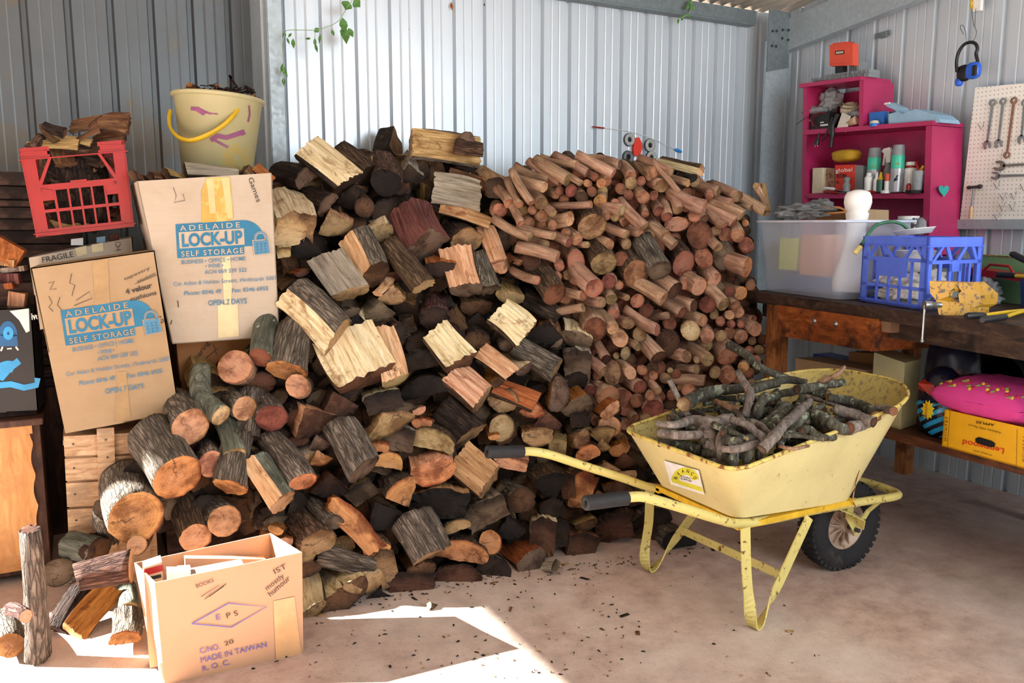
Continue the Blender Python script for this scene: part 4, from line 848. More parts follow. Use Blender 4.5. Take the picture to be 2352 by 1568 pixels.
for it in parse(ROUND):
    vw = VIEWS[it[0]]; u0, v0, rr_, u1, v1 = map(float, it[1:6]); ce = it[6] if len(it) > 6 else 'r'; rt_ = float(it[7]) if len(it) > 7 else 1.0
    x0, y0, x1, y1 = vw[0]+u0/vw[2], vw[1]+v0/vw[2], vw[0]+u1/vw[2], vw[1]+v1/vw[2]; wpx = 2*rr_/vw[2]*1.04; sd += 1
    P0 = stack(x0, y0, random.uniform(-.03, .06) - min(.16, .0026*math.hypot(x1-x0, y1-y0))); w_ = wpx*(P0-EYE).dot(FW)/FPX
    P1 = far_end(P0, x1, y1, .42)
    if math.hypot(x1-x0, y1-y0) > 17: P1 = stack(x1, y1, (P0-stack(x0, y0)).dot(ray(x0, y0))+.10)
    if (P1-P0).length < .2: P1 = P0+(P1-P0).normalized()*.2
    Lr = (P1-P0).length
    me = log_mesh('R', w_, rt_, Lr, sd, rough=.9, bend=.05, taper=random.uniform(-.06, .12), seg=5, tilt=.10)
    bk = BARK['s'] if rr_ < 90 and ce != 'g' else BARK['b']
    if ce == 'g': bk = BARK['g']
    o = place_log(me, P0, P1, (bk, SPLIT['b'], END[ce]), name='round_log')
    lab(o, None, 'round log', 'round logs stacked by the corner'); log_label(o, f"{'thin ' if rr_ < 33 else ('thick ' if rr_ > 70 else '')}round log with {NAMES_C[ce] if ce != 'r' else 'rust-coloured'} sawn end", x0, y0, wpx, ANS)
# splintered pieces lying on top of the stack
for (x0, y0, x1, y1, wd, k, cs, cb, ce, lb) in ((1610, 392, 1515, 370, 30, 'T', 'c', 'b', 'p', 'splintered pale branch lying on top of the round-log stack'), (1590, 410, 1530, 398, 26, 'B', 'b', 'd', 'k', 'dark bark slab lying on the round-log stack'), (1690, 452, 1655, 440, 34, 'B', 't', 'b', 't', 'crumbling rotten log end on the stack near the corner column'), (1760, 490, 1750, 425, 16, 'S', 't', 't', 't', 'slim sawn stick standing upright beside the tub')):
    P0 = stack(x0, y0, -.05); w_ = wd*(P0-EYE).dot(FW)/FPX; P1 = far_end(P0, x1, y1, .3)
    o = place_log(log_mesh(k, w_, .7, (P1-P0).length, int(x0), rough=2.0), P0, P1, (BARK[cb], SPLIT[cs], END[ce])); lab(o, lb, 'firewood')
POLY_S = [(1180, 420), (1300, 385), (1420, 390), (1500, 400), (1600, 410), (1640, 450), (1710, 500), (1715, 620), (1740, 750), (1740, 860), (1700, 900), (1640, 980), (1440, 1010), (1380, 960), (1340, 800), (1290, 680), (1200, 600)]
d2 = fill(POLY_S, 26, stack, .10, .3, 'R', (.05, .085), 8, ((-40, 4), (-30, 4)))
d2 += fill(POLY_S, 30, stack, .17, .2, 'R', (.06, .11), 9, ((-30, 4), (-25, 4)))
o = loose_mesh(d2, 'inner_round_logs', [BARK['d'], SPLIT['b'], END['b'], BARK['b'], SPLIT['d'], END['m']])  # dark bark and ends paint in the shade deep in the stack
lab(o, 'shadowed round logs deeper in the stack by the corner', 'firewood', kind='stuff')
# loose pieces on the floor at the lower left
def flog(x0, y0, x1, y1, wd, k, cs, cb, ce, lb, pf, th=None, L=.33, roll=0, rough=1.2, pf1=None, tp=0.0):
    P0 = pf(x0, y0); w_ = wd*(P0-EYE).dot(FW)/FPX
    P1 = pf1(x1, y1) if pf1 else far_end(P0, x1, y1, L)
    o = place_log(log_mesh(k, w_, th or TH[k], (P1-P0).length, int(x0+y0), rough=rough, taper=tp, bend=.05), P0, P1, (BARK[cb], SPLIT[cs], END[ce]), roll); return lab(o, lb, 'firewood')
fl = lambda h: (lambda x, y: atz(x, y, h))
flog(88, 1505, 68, 1215, 52, 'B', 'b', 'g', 'b', 'tall grey-brown stick standing upright before the honey-coloured cabinet', fl(.02), .9, .38, 0, 1.3, lambda x, y: aty(x, y, 2.80), .25)
flog(60, 1415, 22, 1398, 30, 'R', 'b', 'r', 'p', 'short reddish branch stub beside the upright stick', lambda x, y: aty(x, y, 2.68), 1, .12)
flog(24, 1482, 2, 1425, 60, 'R', 'b', 'g', 'o', 'round log with orange end lying in the lower corner beside the upright stick', fl(.06), 1, .3)
flog(176, 1325, 302, 1300, 62, 'R', 'p', 'r', 'p', 'sunlit tapering pinkish log resting against the open carton', lambda x, y: aty(x, y, 2.93), .95, .4, 0, .9, lambda x, y: aty(x, y, 2.90), -.25)
flog(228, 1262, 162, 1250, 62, 'B', 'g', 'l', 'b', 'stumpy lichen-green chunk beside the sunlit tapering log', lambda x, y: aty(x, y, 3.28), .9, .14, 0, 2.0)
flog(132, 1315, 190, 1290, 66, 'R', 'b', 'g', 'g', 'grey round log lying behind the sunlit tapering log', lambda x, y: aty(x, y, 3.3), 1, .3)
flog(168, 1452, 262, 1352, 62, 'F', 'o', 'r', 'o', 'orange cleft wedge leaning on the floor beside the upright stick', fl(.02), .6, .36, 10, 1.6, lambda x, y: atz(x, y, .10))
flog(128, 1445, 192, 1350, 52, 'B', 'b', 'd', 'b', 'dark bark slab leaning beside the orange cleft wedge', fl(.02), .6, .36, 0, 1.2, lambda x, y: atz(x, y, .10))
flog(286, 1468, 292, 1405, 62, 'H', 'o', 'g', 'o', 'broken half-round chunk next to the carton, orange end', fl(.05), .8, .2, 0, 1.8)
flog(296, 1402, 290, 1352, 44, 'R', 'g', 'l', 'c', 'small green-grey round standing behind the broken chunk', fl(.06), 1, .2)
flog(200, 1270, 215, 1235, 34, 'R', 'b', 'r', 'b', 'knotty reddish twig stub on the lichen chunk', lambda x, y: aty(x, y, 3.26), .9, .1, 0, 2)
flog(985, 1390, 1003, 1398, 22, 'B', 'c', 'b', 'c', 'small yellowish wood knot lying alone on the floor', fl(.015), .6, .05, 0, 2)
# extra knob on the crest log
P0 = aty(1072, 318, 3.78); me = log_mesh('R', .075, 1, .12, 77, 1.6)
o = place_log(me, P0, P0+V((.07, .10, -.06)), (BARK['g'], SPLIT['g'], END['g'])); lab(o, 'hollow grey branch knob on the crest of the heap', 'firewood')
P0 = aty(1108, 345, 3.75); o = place_log(log_mesh('B', .07, .8, .14, 79, 2.2), P0, P0+V((-.12, .05, .02)), (BARK['b'], SPLIT['t'], END['t'])); lab(o, 'splintered tan wood end on the crest of the heap', 'firewood')
# chips and bark crumbs scattered on the floor
mb = MB(); rnd = random.Random(11)
for k in range(700):
    x, y = rnd.uniform(560, 1900), rnd.uniform(1240, 1560)
    if y < 1400-(x-600)*.16 or (x > 1500 and rnd.random() < .75): continue
    if rnd.random() < .55: y = 1400-(x-600)*.15 + abs(rnd.gauss(0, 18))
    c = atz(x, y, .002); a = rnd.uniform(0, pi); l = rnd.uniform(.002, .009)*(2.6 if rnd.random() < .08 else 1); w_ = l*rnd.uniform(.2, .6)
    ux, uy = V((cos(a), sin(a), 0)), V((-sin(a), cos(a), 0)); h = rnd.uniform(.002, .006)
    mb.add([c-ux*l-uy*w_*.4, c+ux*l*.8-uy*w_, c+ux*l+uy*w_*.5, c-ux*l*.7+uy*w_, c+V((0, 0, h))+ux*l*.3], [(0,1,4),(1,2,4),(2,3,4),(3,0,4),(3,2,1,0)], rnd.choice([0, 0, 0, 1, 2]))
o = mb.build('wood_chips', [BARK['d'], SPLIT['b'], SPLIT['t']]); lab(o, 'dark wood chips and bark crumbs strewn along the foot of the heap', 'wood chips', kind='stuff')
# ---------------------------------------------------------------- wheelbarrow
BW = empty('wheelbarrow', (2.1, 2.3, 0), 'old pale yellow wheelbarrow loaded with lichen-covered branches, on the floor', 'wheelbarrow')
def rrect(x0, x1, y0, y1, rb, rf, n=10):
    """rounded rectangle outline, rear radius rb, front radius rf (x forward)"""
    P = []
    for cx, cy, r, a0 in ((x1-rf, y1-rf, rf, 0), (x0+rb, y1-rb, rb, 90), (x0+rb, y0+rb, rb, 180), (x1-rf, y0+rf, rf, 270)):
        for i in range(n+1): a = radians(a0+90*i/n); P.append((cx+r*cos(a), cy+r*sin(a)))
    return P
bot = rrect(1.955, 2.55, 2.075, 2.525, .05, .07); top = rrect(1.852, 2.86, 1.985, 2.625, .075, .26)
def rimz(x): return .600 + max(0, (x-1.86))*.165 + .02*max(0, min(1, (x-2.45)/.4))
botz = lambda x: .392 - (x-1.95)*.045
NR = len(bot); rings = []
for k in range(7):
    t = k/6; rings.append([V((lerp(b[0], a[0], t), lerp(b[1], a[1], t), lerp(botz(b[0]), rimz(a[0]), t))) for b, a in zip(bot, top)])
mb = MB(); vs = [p for r in rings for p in r]; fs = []
for k in range(6):
    for i in range(NR): a = k*NR+i; b = k*NR+(i+1) % NR; fs.append((a, b, b+NR, a+NR))
mb.add(vs, fs, 0, True)
cen = V((2.25, 2.3, botz(2.25))); mb.add(rings[0], [tuple(range(NR-1, -1, -1))], 0, False)
inn = [[p + (cen+V((0, 0, (p.z-cen.z)))-p).normalized()*.006 for p in r] for r in rings]; inn[0] = [p+V((0, 0, .006)) for p in inn[0]]
vs = [p for r in inn for p in r]; mb.add(vs, [f[::-1] for f in fs], 1, True); mb.add(inn[0], [tuple(range(NR))], 1, False)
a0 = len(mb.v)
mb.add(rings[6]+inn[6], [(i, (i+1) % NR, NR+(i+1) % NR, NR+i) for i in range(NR)], 0, False)
tray = mb.build('tray', [M_BARROW, M_INNER], BW, fixn=False)
mb = MB(); mb.tube(rings[6]+[rings[6][0]], .0075, 8, cap=False); mb.build('rolled_rim', plain('rim_enamel_with_rust', '#d8c26a', 0.6, 0, .2, 30, col2='#7d4d28', thr=(0.52, 28)), tray)
# seam lines on the near side
def side(x, t):       # point on the near side wall
    best = min(range(NR), key=lambda i: abs(lerp(bot[i][0], top[i][0], t)-x)+(9 if bot[i][1] > 2.3 else 0)); b, a = bot[best], top[best]
    return V((x, lerp(b[1], a[1], t)-.0012, lerp(botz(b[0]), rimz(a[0]), t)))
mb = MB(); mb.ribbon([aty(1965, 1163, 2.068), aty(1958, 1150, 2.060), aty(1966, 1105, 2.050), aty(1985, 1040, 2.035), aty(2005, 985, 2.02)], (1, 0, 0), .004, .002); mb.build('pressed_seam', M_RUST, tray)
# sticker
Q0 = V((1.904, 2.3, .49)); QN = V((-.898, 0, -.44)).normalized()
onrear = lambda x, y: atp(x, y, Q0+V((-.006, 0, 0)), V((-.90, 0, -.435)))
S = Decal(onrear, .001)
S.quad([(1524, 1057), (1605, 1080), (1618, 1136), (1541, 1112)], 0)
S.ring(1574, 1105, 15, 32, 8, 172, 1, 1, ky=1.0)
S.quad([(1541, 1097), (1612, 1119), (1615, 1130), (1544, 1107)], 1, 1)
for i, ch in enumerate('BIANCO'):
    a = radians(160-i*28); cx, cy = 1574+23.5*cos(a), 1105-23.5*sin(a); t = pi/2-a; dx, dy = cos(t), sin(t)
    hw = 1.0 if ch == 'I' else 3.0; ux, uy = dy*-3.4, dx*3.4; S.text(ch, cx-dx*hw+ux, cy-dy*hw+uy, cx+dx*hw+ux, cy+dy*hw+uy, 2, .012, h=7.5, up=2)
S.text('BUILDING', 1562, 1094, 1586, 1101, 2, .01, h=4, up=2); S.text('SUPPLIES', 1563, 1100, 1588, 1107, 2, .01, h=4, up=2)
S.build('sticker', [M_WHITE, plain('sticker_yellow', '#d9d33c', .5), M_BLACK], tray)
# frame tubes
def path(pts, k=6): return smoothpath([V(p) for p in pts], k)
mb = MB()
nearp = [(1.40, 2.02, .566), (1.50, 2.022, .560), (1.58, 2.025, .532), (1.70, 2.035, .482), (1.85, 2.05, .418), (1.955, 2.07, .378), (2.10, 2.09, .358), (2.35, 2.11, .345), (2.62, 2.115, .335), (2.84, 2.13, .318), (2.905, 2.17, .312), (2.92, 2.25, .312), (2.91, 2.34, .312), (2.85, 2.42, .318), (2.62, 2.46, .335), (2.35, 2.49, .345), (2.10, 2.52, .358), (1.955, 2.54, .370), (1.80, 2.555, .432), (1.62, 2.57, .505), (1.50, 2.575, .555), (1.42, 2.578, .577), (1.34, 2.58, .585)]
mb.tube(path(nearp), .0165, 12); mb.build('tubular_frame', M_BARROWF, BW)
for P in (((1.300, 2.02, .571), (1.455, 2.021, .563)), ((1.243, 2.58, .597), (1.39, 2.579, .581))):
    mb = MB(); a, b = V(P[0]), V(P[1]); ax = (b-a).normalized(); L = (b-a).length
    prof = [(.006, 0.004), (.012, -.001), (.0215, 0), (.023, .004)]; k = 14
    for i in range(k): prof += [(.0235, .008+(L-.012)*i/k), (.0222, .008+(L-.012)*(i+.75)/k)]
    prof += [(.0235, L-.003), (.017, L)]
    mb.lathe(prof, a, 18, axis=ax); mb.lathe([(.0055, -.002), (.0055, .001)], a, 10, axis=ax, mat=1); mb.build('handle_grip', [M_RUBBER, M_BLACK], BW)
# legs: flat straps
def leg(Y, pts, dy=0):
    mb = MB(); mb.ribbon(path(pts, 5), [V((0, 0, 0))+w_ for w_ in LW(pts)], .041, .005); return mb.build('leg', M_BARROWF, BW)
def LW(pts):
    sp = path(pts, 5); out = []
    for i, p in enumerate(sp):
        d = (sp[min(i+1, len(sp)-1)]-sp[max(i-1, 0)]).normalized(); out.append(d.cross(V((0, 1, 0))).normalized() if abs(d.y) < .95 else V((1, 0, 0)))
    # twist at the foot so that the strap stands on its flat
    res = []
    for i, p in enumerate(sp):
        t = max(0, 1-(p.z/.13)); res.append((out[i]*(1-t)+V((0, -1 if i < 99 else 1, 0))*t*.9).normalized())
    return res
for (Y, a) in ((2.03, ((1.955, 0, .375), (1.968, 0, .22), (1.985, -.004, .09), (2.000, -.006, .015), (2.025, -.006, .006), (2.055, -.004, .04), (2.13, 0, .15), (2.28, .02, .352))), (2.585, ((1.955, -.02, .372), (1.962, -.01, .22), (1.952, 0, .09), (1.965, 0, .015), (1.99, 0, .006), (2.03, -.004, .04), (2.12, -.01, .14), (2.28, -.05, .352)))):
    leg(Y, [V((x, Y+d, z)) for x, d, z in a])
mb = MB(); mb.ribbon([V((2.125, 2.57, .155)), V((2.15, 2.04, .16))], (0, 0, 1), .032, .005); mb.build('cross_brace', M_BARROWF, BW)
mb = MB(); mb.box((1.96, 2.07, .352), (2.54, 2.10, .372)); mb.box((1.95, 2.50, .358), (2.54, 2.53, .376)); mb.box((1.95, 2.08, .366), (1.975, 2.52, .386)); mb.build('tray_support', plain('bright_yellow_strip', '#e0b32a', .5, 0, .15, 20, col2='#8a5a2c', thr=(.62, 25)), BW)
# wheel
WC = V((2.70, 2.27, .186)); AX = V((.03, 1, 0)).normalized()
mb = MB(); prof = [(.098, -.034), (.105, -.042), (.135, -.052), (.160, -.050), (.178, -.040), (.185, -.026), (.186, 0), (.185, .026), (.178, .040), (.160, .050), (.135, .052), (.105, .042), (.098, .034)]
mb.lathe(prof, WC, 48, axis=AX, cap=False)
for i in range(40):
    a = 2*pi*i/40
    for sg in (-1, 1):
        R_ = Matrix.Translation(WC) @ AX.to_track_quat('Z', 'Y').to_matrix().to_4x4() @ Matrix.Rotation(a+(.08 if sg > 0 else 0), 4, 'Z')
        mb.M = R_; mb.box((.176, -.009, sg*.024-.017), (.190, .009, sg*.024+.017)); mb.M = None
wh = mb.build('wheel', M_TYRE, BW)
mb = MB(); mb.lathe([(.022, -.045), (.028, -.036), (.034, -.012), (.084, -.016), (.094, -.034), (.101, -.036), (.101, .036), (.094, .034), (.084, .016), (.034, .012), (.028, .036), (.022, .045)], WC, 40, axis=AX)
R0 = Matrix.Translation(WC) @ AX.to_track_quat('Z', 'Y').to_matrix().to_4x4()
for i in range(12):
    mb.M = R0 @ Matrix.Rotation(2*pi*i/12, 4, 'Z')
    for sg in (-1, 1): mb.add([(.028, -.003, sg*.012), (.088, .012, sg*.014), (.088, .016, sg*.014), (.028, .004, sg*.012), (.028, -.003, sg*.030), (.088, .012, sg*.030), (.088, .016, sg*.030), (.028, .004, sg*.030)], [(0,3,2,1),(4,5,6,7),(0,1,5,4),(1,2,6,5),(2,3,7,6),(3,0,4,7)])
mb.M = None; mb.build('rim', M_RIM, wh)
mb = MB(); mb.tube([WC-AX*.10, WC+AX*.10], .009, 10); mb.build('axle', M_DKSTEEL, BW)
for sg, yy in ((-1, 2.135), (1, 2.435)):
    mb = MB(); y = WC.y+sg*.078
    mb.ribbon([V((2.60, yy, .338)), V((2.66, y, .25)), V((2.705, y, .186)), V((2.715, y, .165))], (1, 0, .2), .038, .005)
    mb.ribbon([V((2.80, yy, .325)), V((2.77, y, .25)), V((2.715, y-.003*sg, .186))], (1, 0, 0), .03, .005)
    mb.build('axle_bracket', M_BARROWF, BW)
mb = MB(); mb.ribbon([V((2.50, 2.15, .335)), V((2.60, 2.16, .29)), V((2.70, 2.17, .24)), V((2.705, 2.18, .20))], (0, 1, 0.3), .05, .004); mb.build('wheel_strut', M_BARROWF, BW)
# ---------------------------------------------------------------- branches in the tray
M_TWIG = m_bark('lichened_twig_bark', '#2b2923', '#5b584c', '#86847a', '#9ba28c', .56, .25)
M_TWIG2 = m_bark('bare_grey_branch', '#4a4039', '#8c8078', '#b0a498', None, .6, .25)
def branch(pts, r, z, mat, name='branch', seed=1, endm='t', fork=None):
    """tapering knobbly limb: pts in view W px, z heights"""
    P = []
    for i, (u, v) in enumerate(pts):
        zz = z[i] if isinstance(z, (list, tuple)) else z
        x, y = 1400+u/2.208, 770+v/2.208; P.append(atz(x, y, zz) if zz < 1.1 else aty(x, y, zz))
    sp = smoothpath(P, 5); k = len(sp); n = 12; vs = []; fs = []; ms = []; rr = []; prev = None; d0 = (P[0]-EYE).dot(FW)/FPX/2.208
    for i, p in enumerate(sp):
        t = (sp[min(i+1, k-1)]-sp[max(i-1, 0)]).normalized(); a = prev if prev is not None else t.orthogonal(); a = (a-t*a.dot(t)).normalized(); prev = a; bb = t.cross(a)
        f = i/(k-1); ra = lerp(r[0], r[1], f)*d0*.92
        for j in range(n):
            th = 2*pi*j/n; q = V((cos(th)*1.3, sin(th)*1.3, f*len(P)*1.8+seed)); kk = 1+.22*noise.noise(q)+.16*noise.noise(q*2.7)
            vs.append(p+a*(cos(th)*ra*kk)+bb*(sin(th)*ra*kk)); rr.append(1.0)
    for i in range(k-1):
        for j in range(n): a0 = i*n+j; b0 = i*n+(j+1) % n; fs.append((a0, b0, b0+n, a0+n)); ms.append(0)
    for base, fl_, c in ((0, 1, sp[0]), ((k-1)*n, 0, sp[-1])):
        st = len(vs); vs.append(c); rr.append(0.0)
        for j in range(n): q = (base+j, base+(j+1) % n, st); fs.append(q[::-1] if fl_ else q); ms.append(1)
    org = P[0]; me = bpy.data.meshes.new(name); me.from_pydata([tuple(q-org) for q in vs], [], fs); me.polygons.foreach_set('material_index', ms); me.polygons.foreach_set('use_smooth', [m_ == 0 for m_ in ms])
    at = me.attributes.new('rr', 'FLOAT', 'POINT'); at.data.foreach_set('value', rr); me.materials.append(mat); me.materials.append(END[endm])
    o = bpy.data.objects.new(name, me); o.location = org; link(o); return o
BR = [
 ([(375, 350), (470, 300), (560, 278), (700, 265), (860, 240)], (42, 26), (.72, .73, .74, .76, .78), 0, 'c', 'thickest lichened branch with a pale splintered end over the tray edge'),
 ([(610, 50), (690, 95), (770, 165), (910, 220)], (26, 18), (.86, .84, .80, .76), 0, 'p', 'green mossy branch sticking up from the load with a peeled tip'),
 ([(300, 222), (350, 320), (400, 410)], (15, 16), (.80, .72, .66), 1, 'g', 'short bare grey stick rising above the tray corner'),
 ([(650, 185), (700, 262), (715, 300), (690, 410)], (18, 22), (.84, .80, .78, .70), 1, 'g', 'forked grey stick standing up in the middle of the load'),
 ([(645, 312), (780, 322), (900, 290), (1000, 275), (1110, 305)], (16, 30), (.76, .75, .75, .75, .74), 0, 't', 'lichened branch lying across the middle of the load'),
 ([(700, 290), (800, 250), (900, 225), (1000, 240)], (26, 20), (.77, .78, .79, .78), 0, 't', 'pale green branch just above the middle of the load'),
 ([(950, 275), (1060, 258), (1185, 238)], (26, 22), (.79, .79, .79), 0, 'g', 'lichened branch pointing to the front of the tray'),
 ([(1190, 160), (1150, 200), (1060, 240)], (11, 14), (.86, .84, .80), 2, 'p', 'peeled orange-pink stick poking up at the front of the load'),
 ([(1105, 315), (1200, 330), (1290, 360), (1350, 410)], (24, 30), (.74, .73, .72, .71), 0, 'o', 'lichened branch lying along the front of the load'),
 ([(1140, 375), (1230, 400), (1340, 440)], (31, 28), (.73, .72, .71), 1, 'b', 'thick grey-brown branch with a sawn brown end near the front'),
 ([(1015, 335), (900, 440), (830, 520), (770, 578)], (24, 30), (.75, .72, .69, .66), 1, 'g', 'smooth bare branch running diagonally down the load'),
 ([(615, 425), (700, 455), (750, 500), (800, 530)], (20, 28), (.72, .71, .69, .67), 1, 'o', 'broken branch forking into the smooth diagonal one'),
 ([(240, 445), (330, 455), (420, 430), (520, 445), (620, 430)], (16, 40), (.68, .68, .68, .68, .68), 1, 'b', 'gnarled grey branch reaching toward the tray corner'),
 ([(250, 490), (340, 505), (470, 505)], (24, 26), (.65, .65, .65), 1, 'o', 'broken brown branch under the gnarled grey one'),
 ([(500, 440), (500, 520), (530, 590), (560, 665)], (44, 36), (.67, .64, .60, .56), 1, 'g', 'upright gnarled trunk piece against the rear tray wall'),
 ([(620, 470), (570, 520), (570, 590), (585, 655)], (34, 30), (.68, .65, .62, .57), 1, 'g', 'curved grey limb wrapped beside the gnarled trunk piece'),
 ([(590, 530), (660, 540), (740, 520)], (24, 36), (.66, .67, .67), 0, 'b', 'short lichened limb in front of the curved one'),
 ([(575, 575), (650, 575), (745, 548)], (18, 24), (.65, .66, .66), 1, 'o', 'short orange-ended limb below the lichened one'),
 ([(625, 675), (630, 620), (640, 580)], (28, 26), (.58, .62, .64), 0, 't', 'short mossy stub at the rear tray wall'),
 ([(690, 650), (705, 610), (720, 570)], (20, 26), (.60, .63, .65), 0, 't', 'mossy stub with tan end beside the rear rim'),
 ([(758, 632), (760, 590), (800, 560)], (20, 24), (.60, .63, .65), 0, 'm', 'small branch with round reddish end near the rim'),
 ([(1085, 352), (1010, 395), (960, 440), (920, 490)], (15, 26), (.74, .72, .70, .67), 0, 'o', 'lichened twig slanting beside the smooth branch'),
 ([(1040, 400), (1100, 430), (1160, 470), (1220, 475)], (36, 30), (.72, .71, .69, .68), 0, 't', 'mossy branch under the sawn brown one'),
 ([(975, 485), (1010, 475), (1060, 515), (1140, 515)], (24, 20), (.69, .69, .67, .66), 0, 'g', 'crooked mossy branch near the near side of the tray'),
 ([(245, 545), (340, 550), (470, 580)], (24, 26), (.60, .60, .60), 0, 'g', 'dark branch low in the tray near the rear corner'),
 ([(1215, 470), (1290, 450), (1360, 420)], (34, 26), (.69, .69, .69), 1, 'm', 'branch with a dark round end by the near rim'),
 ([(1350, 365), (1400, 375), (1440, 385)], (20, 24), (.73, .73, .74), 1, 'p', 'short stub against the front of the tray'),
 ([(745, 412), (760, 360), (790, 305)], (28, 24), (.70, .74, .76), 0, 'b', 'short mossy stub with a cut end in the middle of the load'),
 ([(530, 330), (590, 355), (670, 385)], (14, 22), (.70, .70, .70), 2, 'b', 'reddish split stick under the thickest branch'),
 ([(860, 560), (930, 575), (1010, 560)], (10, 8), (.66, .66, .65), 2, 'b', 'thin curved twig near the rim'),
 ([(800, 480), (860, 420), (920, 370)], (28, 26), (.68, .71, .72), 0, 'g', 'dark lichened branch behind the smooth diagonal one'),
 ([(760, 470), (830, 410), (900, 350)], (26, 22), (.68, .71, .73), 0, 't', 'branch half hidden behind the forked sticks'),
 ([(560, 400), (640, 390), (720, 430)], (24, 26), (.66, .67, .67), 0, 'b', 'short dark branch below the thickest one'),
 ([(1100, 480), (1040, 440), (990, 420)], (28, 26), (.66, .67, .68), 0, 'b', 'dark branch low at the near side'),
 ([(1230, 430), (1180, 400), (1150, 440)], (24, 24), (.68, .69, .68), 1, 'b', 'short knobbly stub beside the sawn brown branch'),
 ([(300, 420), (420, 395), (470, 420)], (22, 24), (.64, .65, .66), 1, 'g', 'grey limb behind the gnarled branch'),
 ([(920, 460), (880, 520), (860, 570)], (22, 18), (.66, .65, .63), 0, 'g', 'lichened twig dropping toward the near rim')]
for i, (pts, r, z, mi, em, lb) in enumerate(BR):
    o = branch(pts, r, z, (M_TWIG, M_TWIG2, BARK['s'])[mi], seed=i*3.1, endm=em); lab(o, lb, 'branch', 'branches in the wheelbarrow')
rb = random.Random(17)
for i in range(30):
    u, v_ = rb.uniform(520, 1200), rb.uniform(290, 540); a = rb.uniform(0, pi); L = rb.uniform(50, 110); cv = rb.uniform(-22, 22); dx, dy = cos(a)*L, sin(a)*L*.6; z0 = rb.uniform(.63, .70)
    if v_ > 420 and u > 1000: continue
    o = branch([(u-dx, v_-dy), (u-dx*.3-cv*.5, v_-dy*.3+cv), (u+dx*.4+cv*.6, v_+dy*.4+cv*.4), (u+dx, v_+dy)], (rb.uniform(14, 24), rb.uniform(9, 18)), z0, rb.choice([M_TWIG, M_TWIG, M_TWIG2]), seed=i*2.3+50, endm=rb.choice('tbgo')); lab(o, 'medium lichened twig tangled between the larger branches of the wheelbarrow load', 'branch', 'medium twigs in the wheelbarrow')
rb = random.Random(21)
for i in range(84):  # hidden bottom layer
    x, y, zz = rb.uniform(1.93, 2.66), rb.uniform(2.09, 2.52), rb.uniform(.50, .655); a = rb.uniform(0, pi); L = rb.uniform(.08, .16); k = .55+.45*(zz-.42)/.2
    c = V((x, y, zz+(x-1.9)*.09)); d = V((cos(a), sin(a)*.8, rb.uniform(-.1, .2)))*L
    d.x = max(-abs(x-1.93), min(d.x, 2.70-x)) ; d.y = max(2.08-y, min(d.y, 2.53-y)) 
    mbb = MB(); rr0 = rb.uniform(.007, .015); mbb.tube(smoothpath([c-d*.3, c+V((0, 0, .012)), c+d], 4), [rr0*(1+.2*sin(j*1.9)) for j in range(9)], 8)
    o = mbb.build('branch', rb.choice([M_TWIG, M_TWIG, M_TWIG2, BARK['d']])); lab(o, 'short dark twig in the shadowed bottom of the wheelbarrow load', 'branch', 'small twigs deep in the wheelbarrow')
# ---------------------------------------------------------------- helpers for measured objects
FH = V((FW.x, FW.y, 0)).normalized()
def vp(P): 
    P = V(P); return lambda x, y: atp(x, y, P, FH)
def pxs(P): return FPX/((V(P)-EYE).dot(FW))        # px per metre at P
def boxshell(q, n, t=.004, mats=None, name='carton', open_top=True, bottom=True):
    """q: front face TL TR BR BL, n: depth vector; an open carton made of walls of thickness t"""
    q = [V(p) for p in q]; n = V(n); b = [p+n for p in q]; up = (q[0]-q[3]).normalized(); nn = n.normalized()*t; rt = (q[1]-q[0]).normalized()*t
    mb = MB(); mb.quadbox(q, nn); mb.quadbox([p-nn for p in b], nn)
    mb.quadbox([q[0], b[0], b[3], q[3]], rt); mb.quadbox([q[1], b[1], b[2], q[2]], -rt)
    if bottom: mb.quadbox([q[3], q[2], b[2], b[3]], up*t)
    if not open_top: mb.quadbox([q[0], q[1], b[1], b[0]], -up*t)
    return mb
# ---------------------------------------------------------------- left: cabinet
CAB = empty('cabinet', (-.45, 3.85, 0), 'honey-coloured veneered cabinet with scalloped dark edge at the wall', 'cabinet')
mb = MB(); mb.box((-.80, 3.66, .03), (-.18, 4.10, .63)); mb.build('body', M_DKWOOD, CAB)
mb = MB(); pts = []
x0, x1, z0, z1 = -.80, -.205, .05, .615
pts = [(x0, 3.645, z0)] ; 
for i in range(41):
    t = i/40; z = lerp(z0, z1, t); pts.append((x1 - .012*abs(sin(t*pi*4.5)) , 3.645, z))
pts.append((x0, 3.645, z1)); mb.poly(pts, (0, .014, 0)); mb.build('door_panel', M_VENEER, CAB)
mb = MB(); mb.box((-.82, 3.63, .628), (-.165, 4.12, .655), bev=.006); mb.build('top', M_DKWOOD, CAB)
mb = MB(); mb.box((-.80, 3.642, .595), (-.205, 3.660, .628)); mb.build('upper_rail', M_VENEER, CAB)
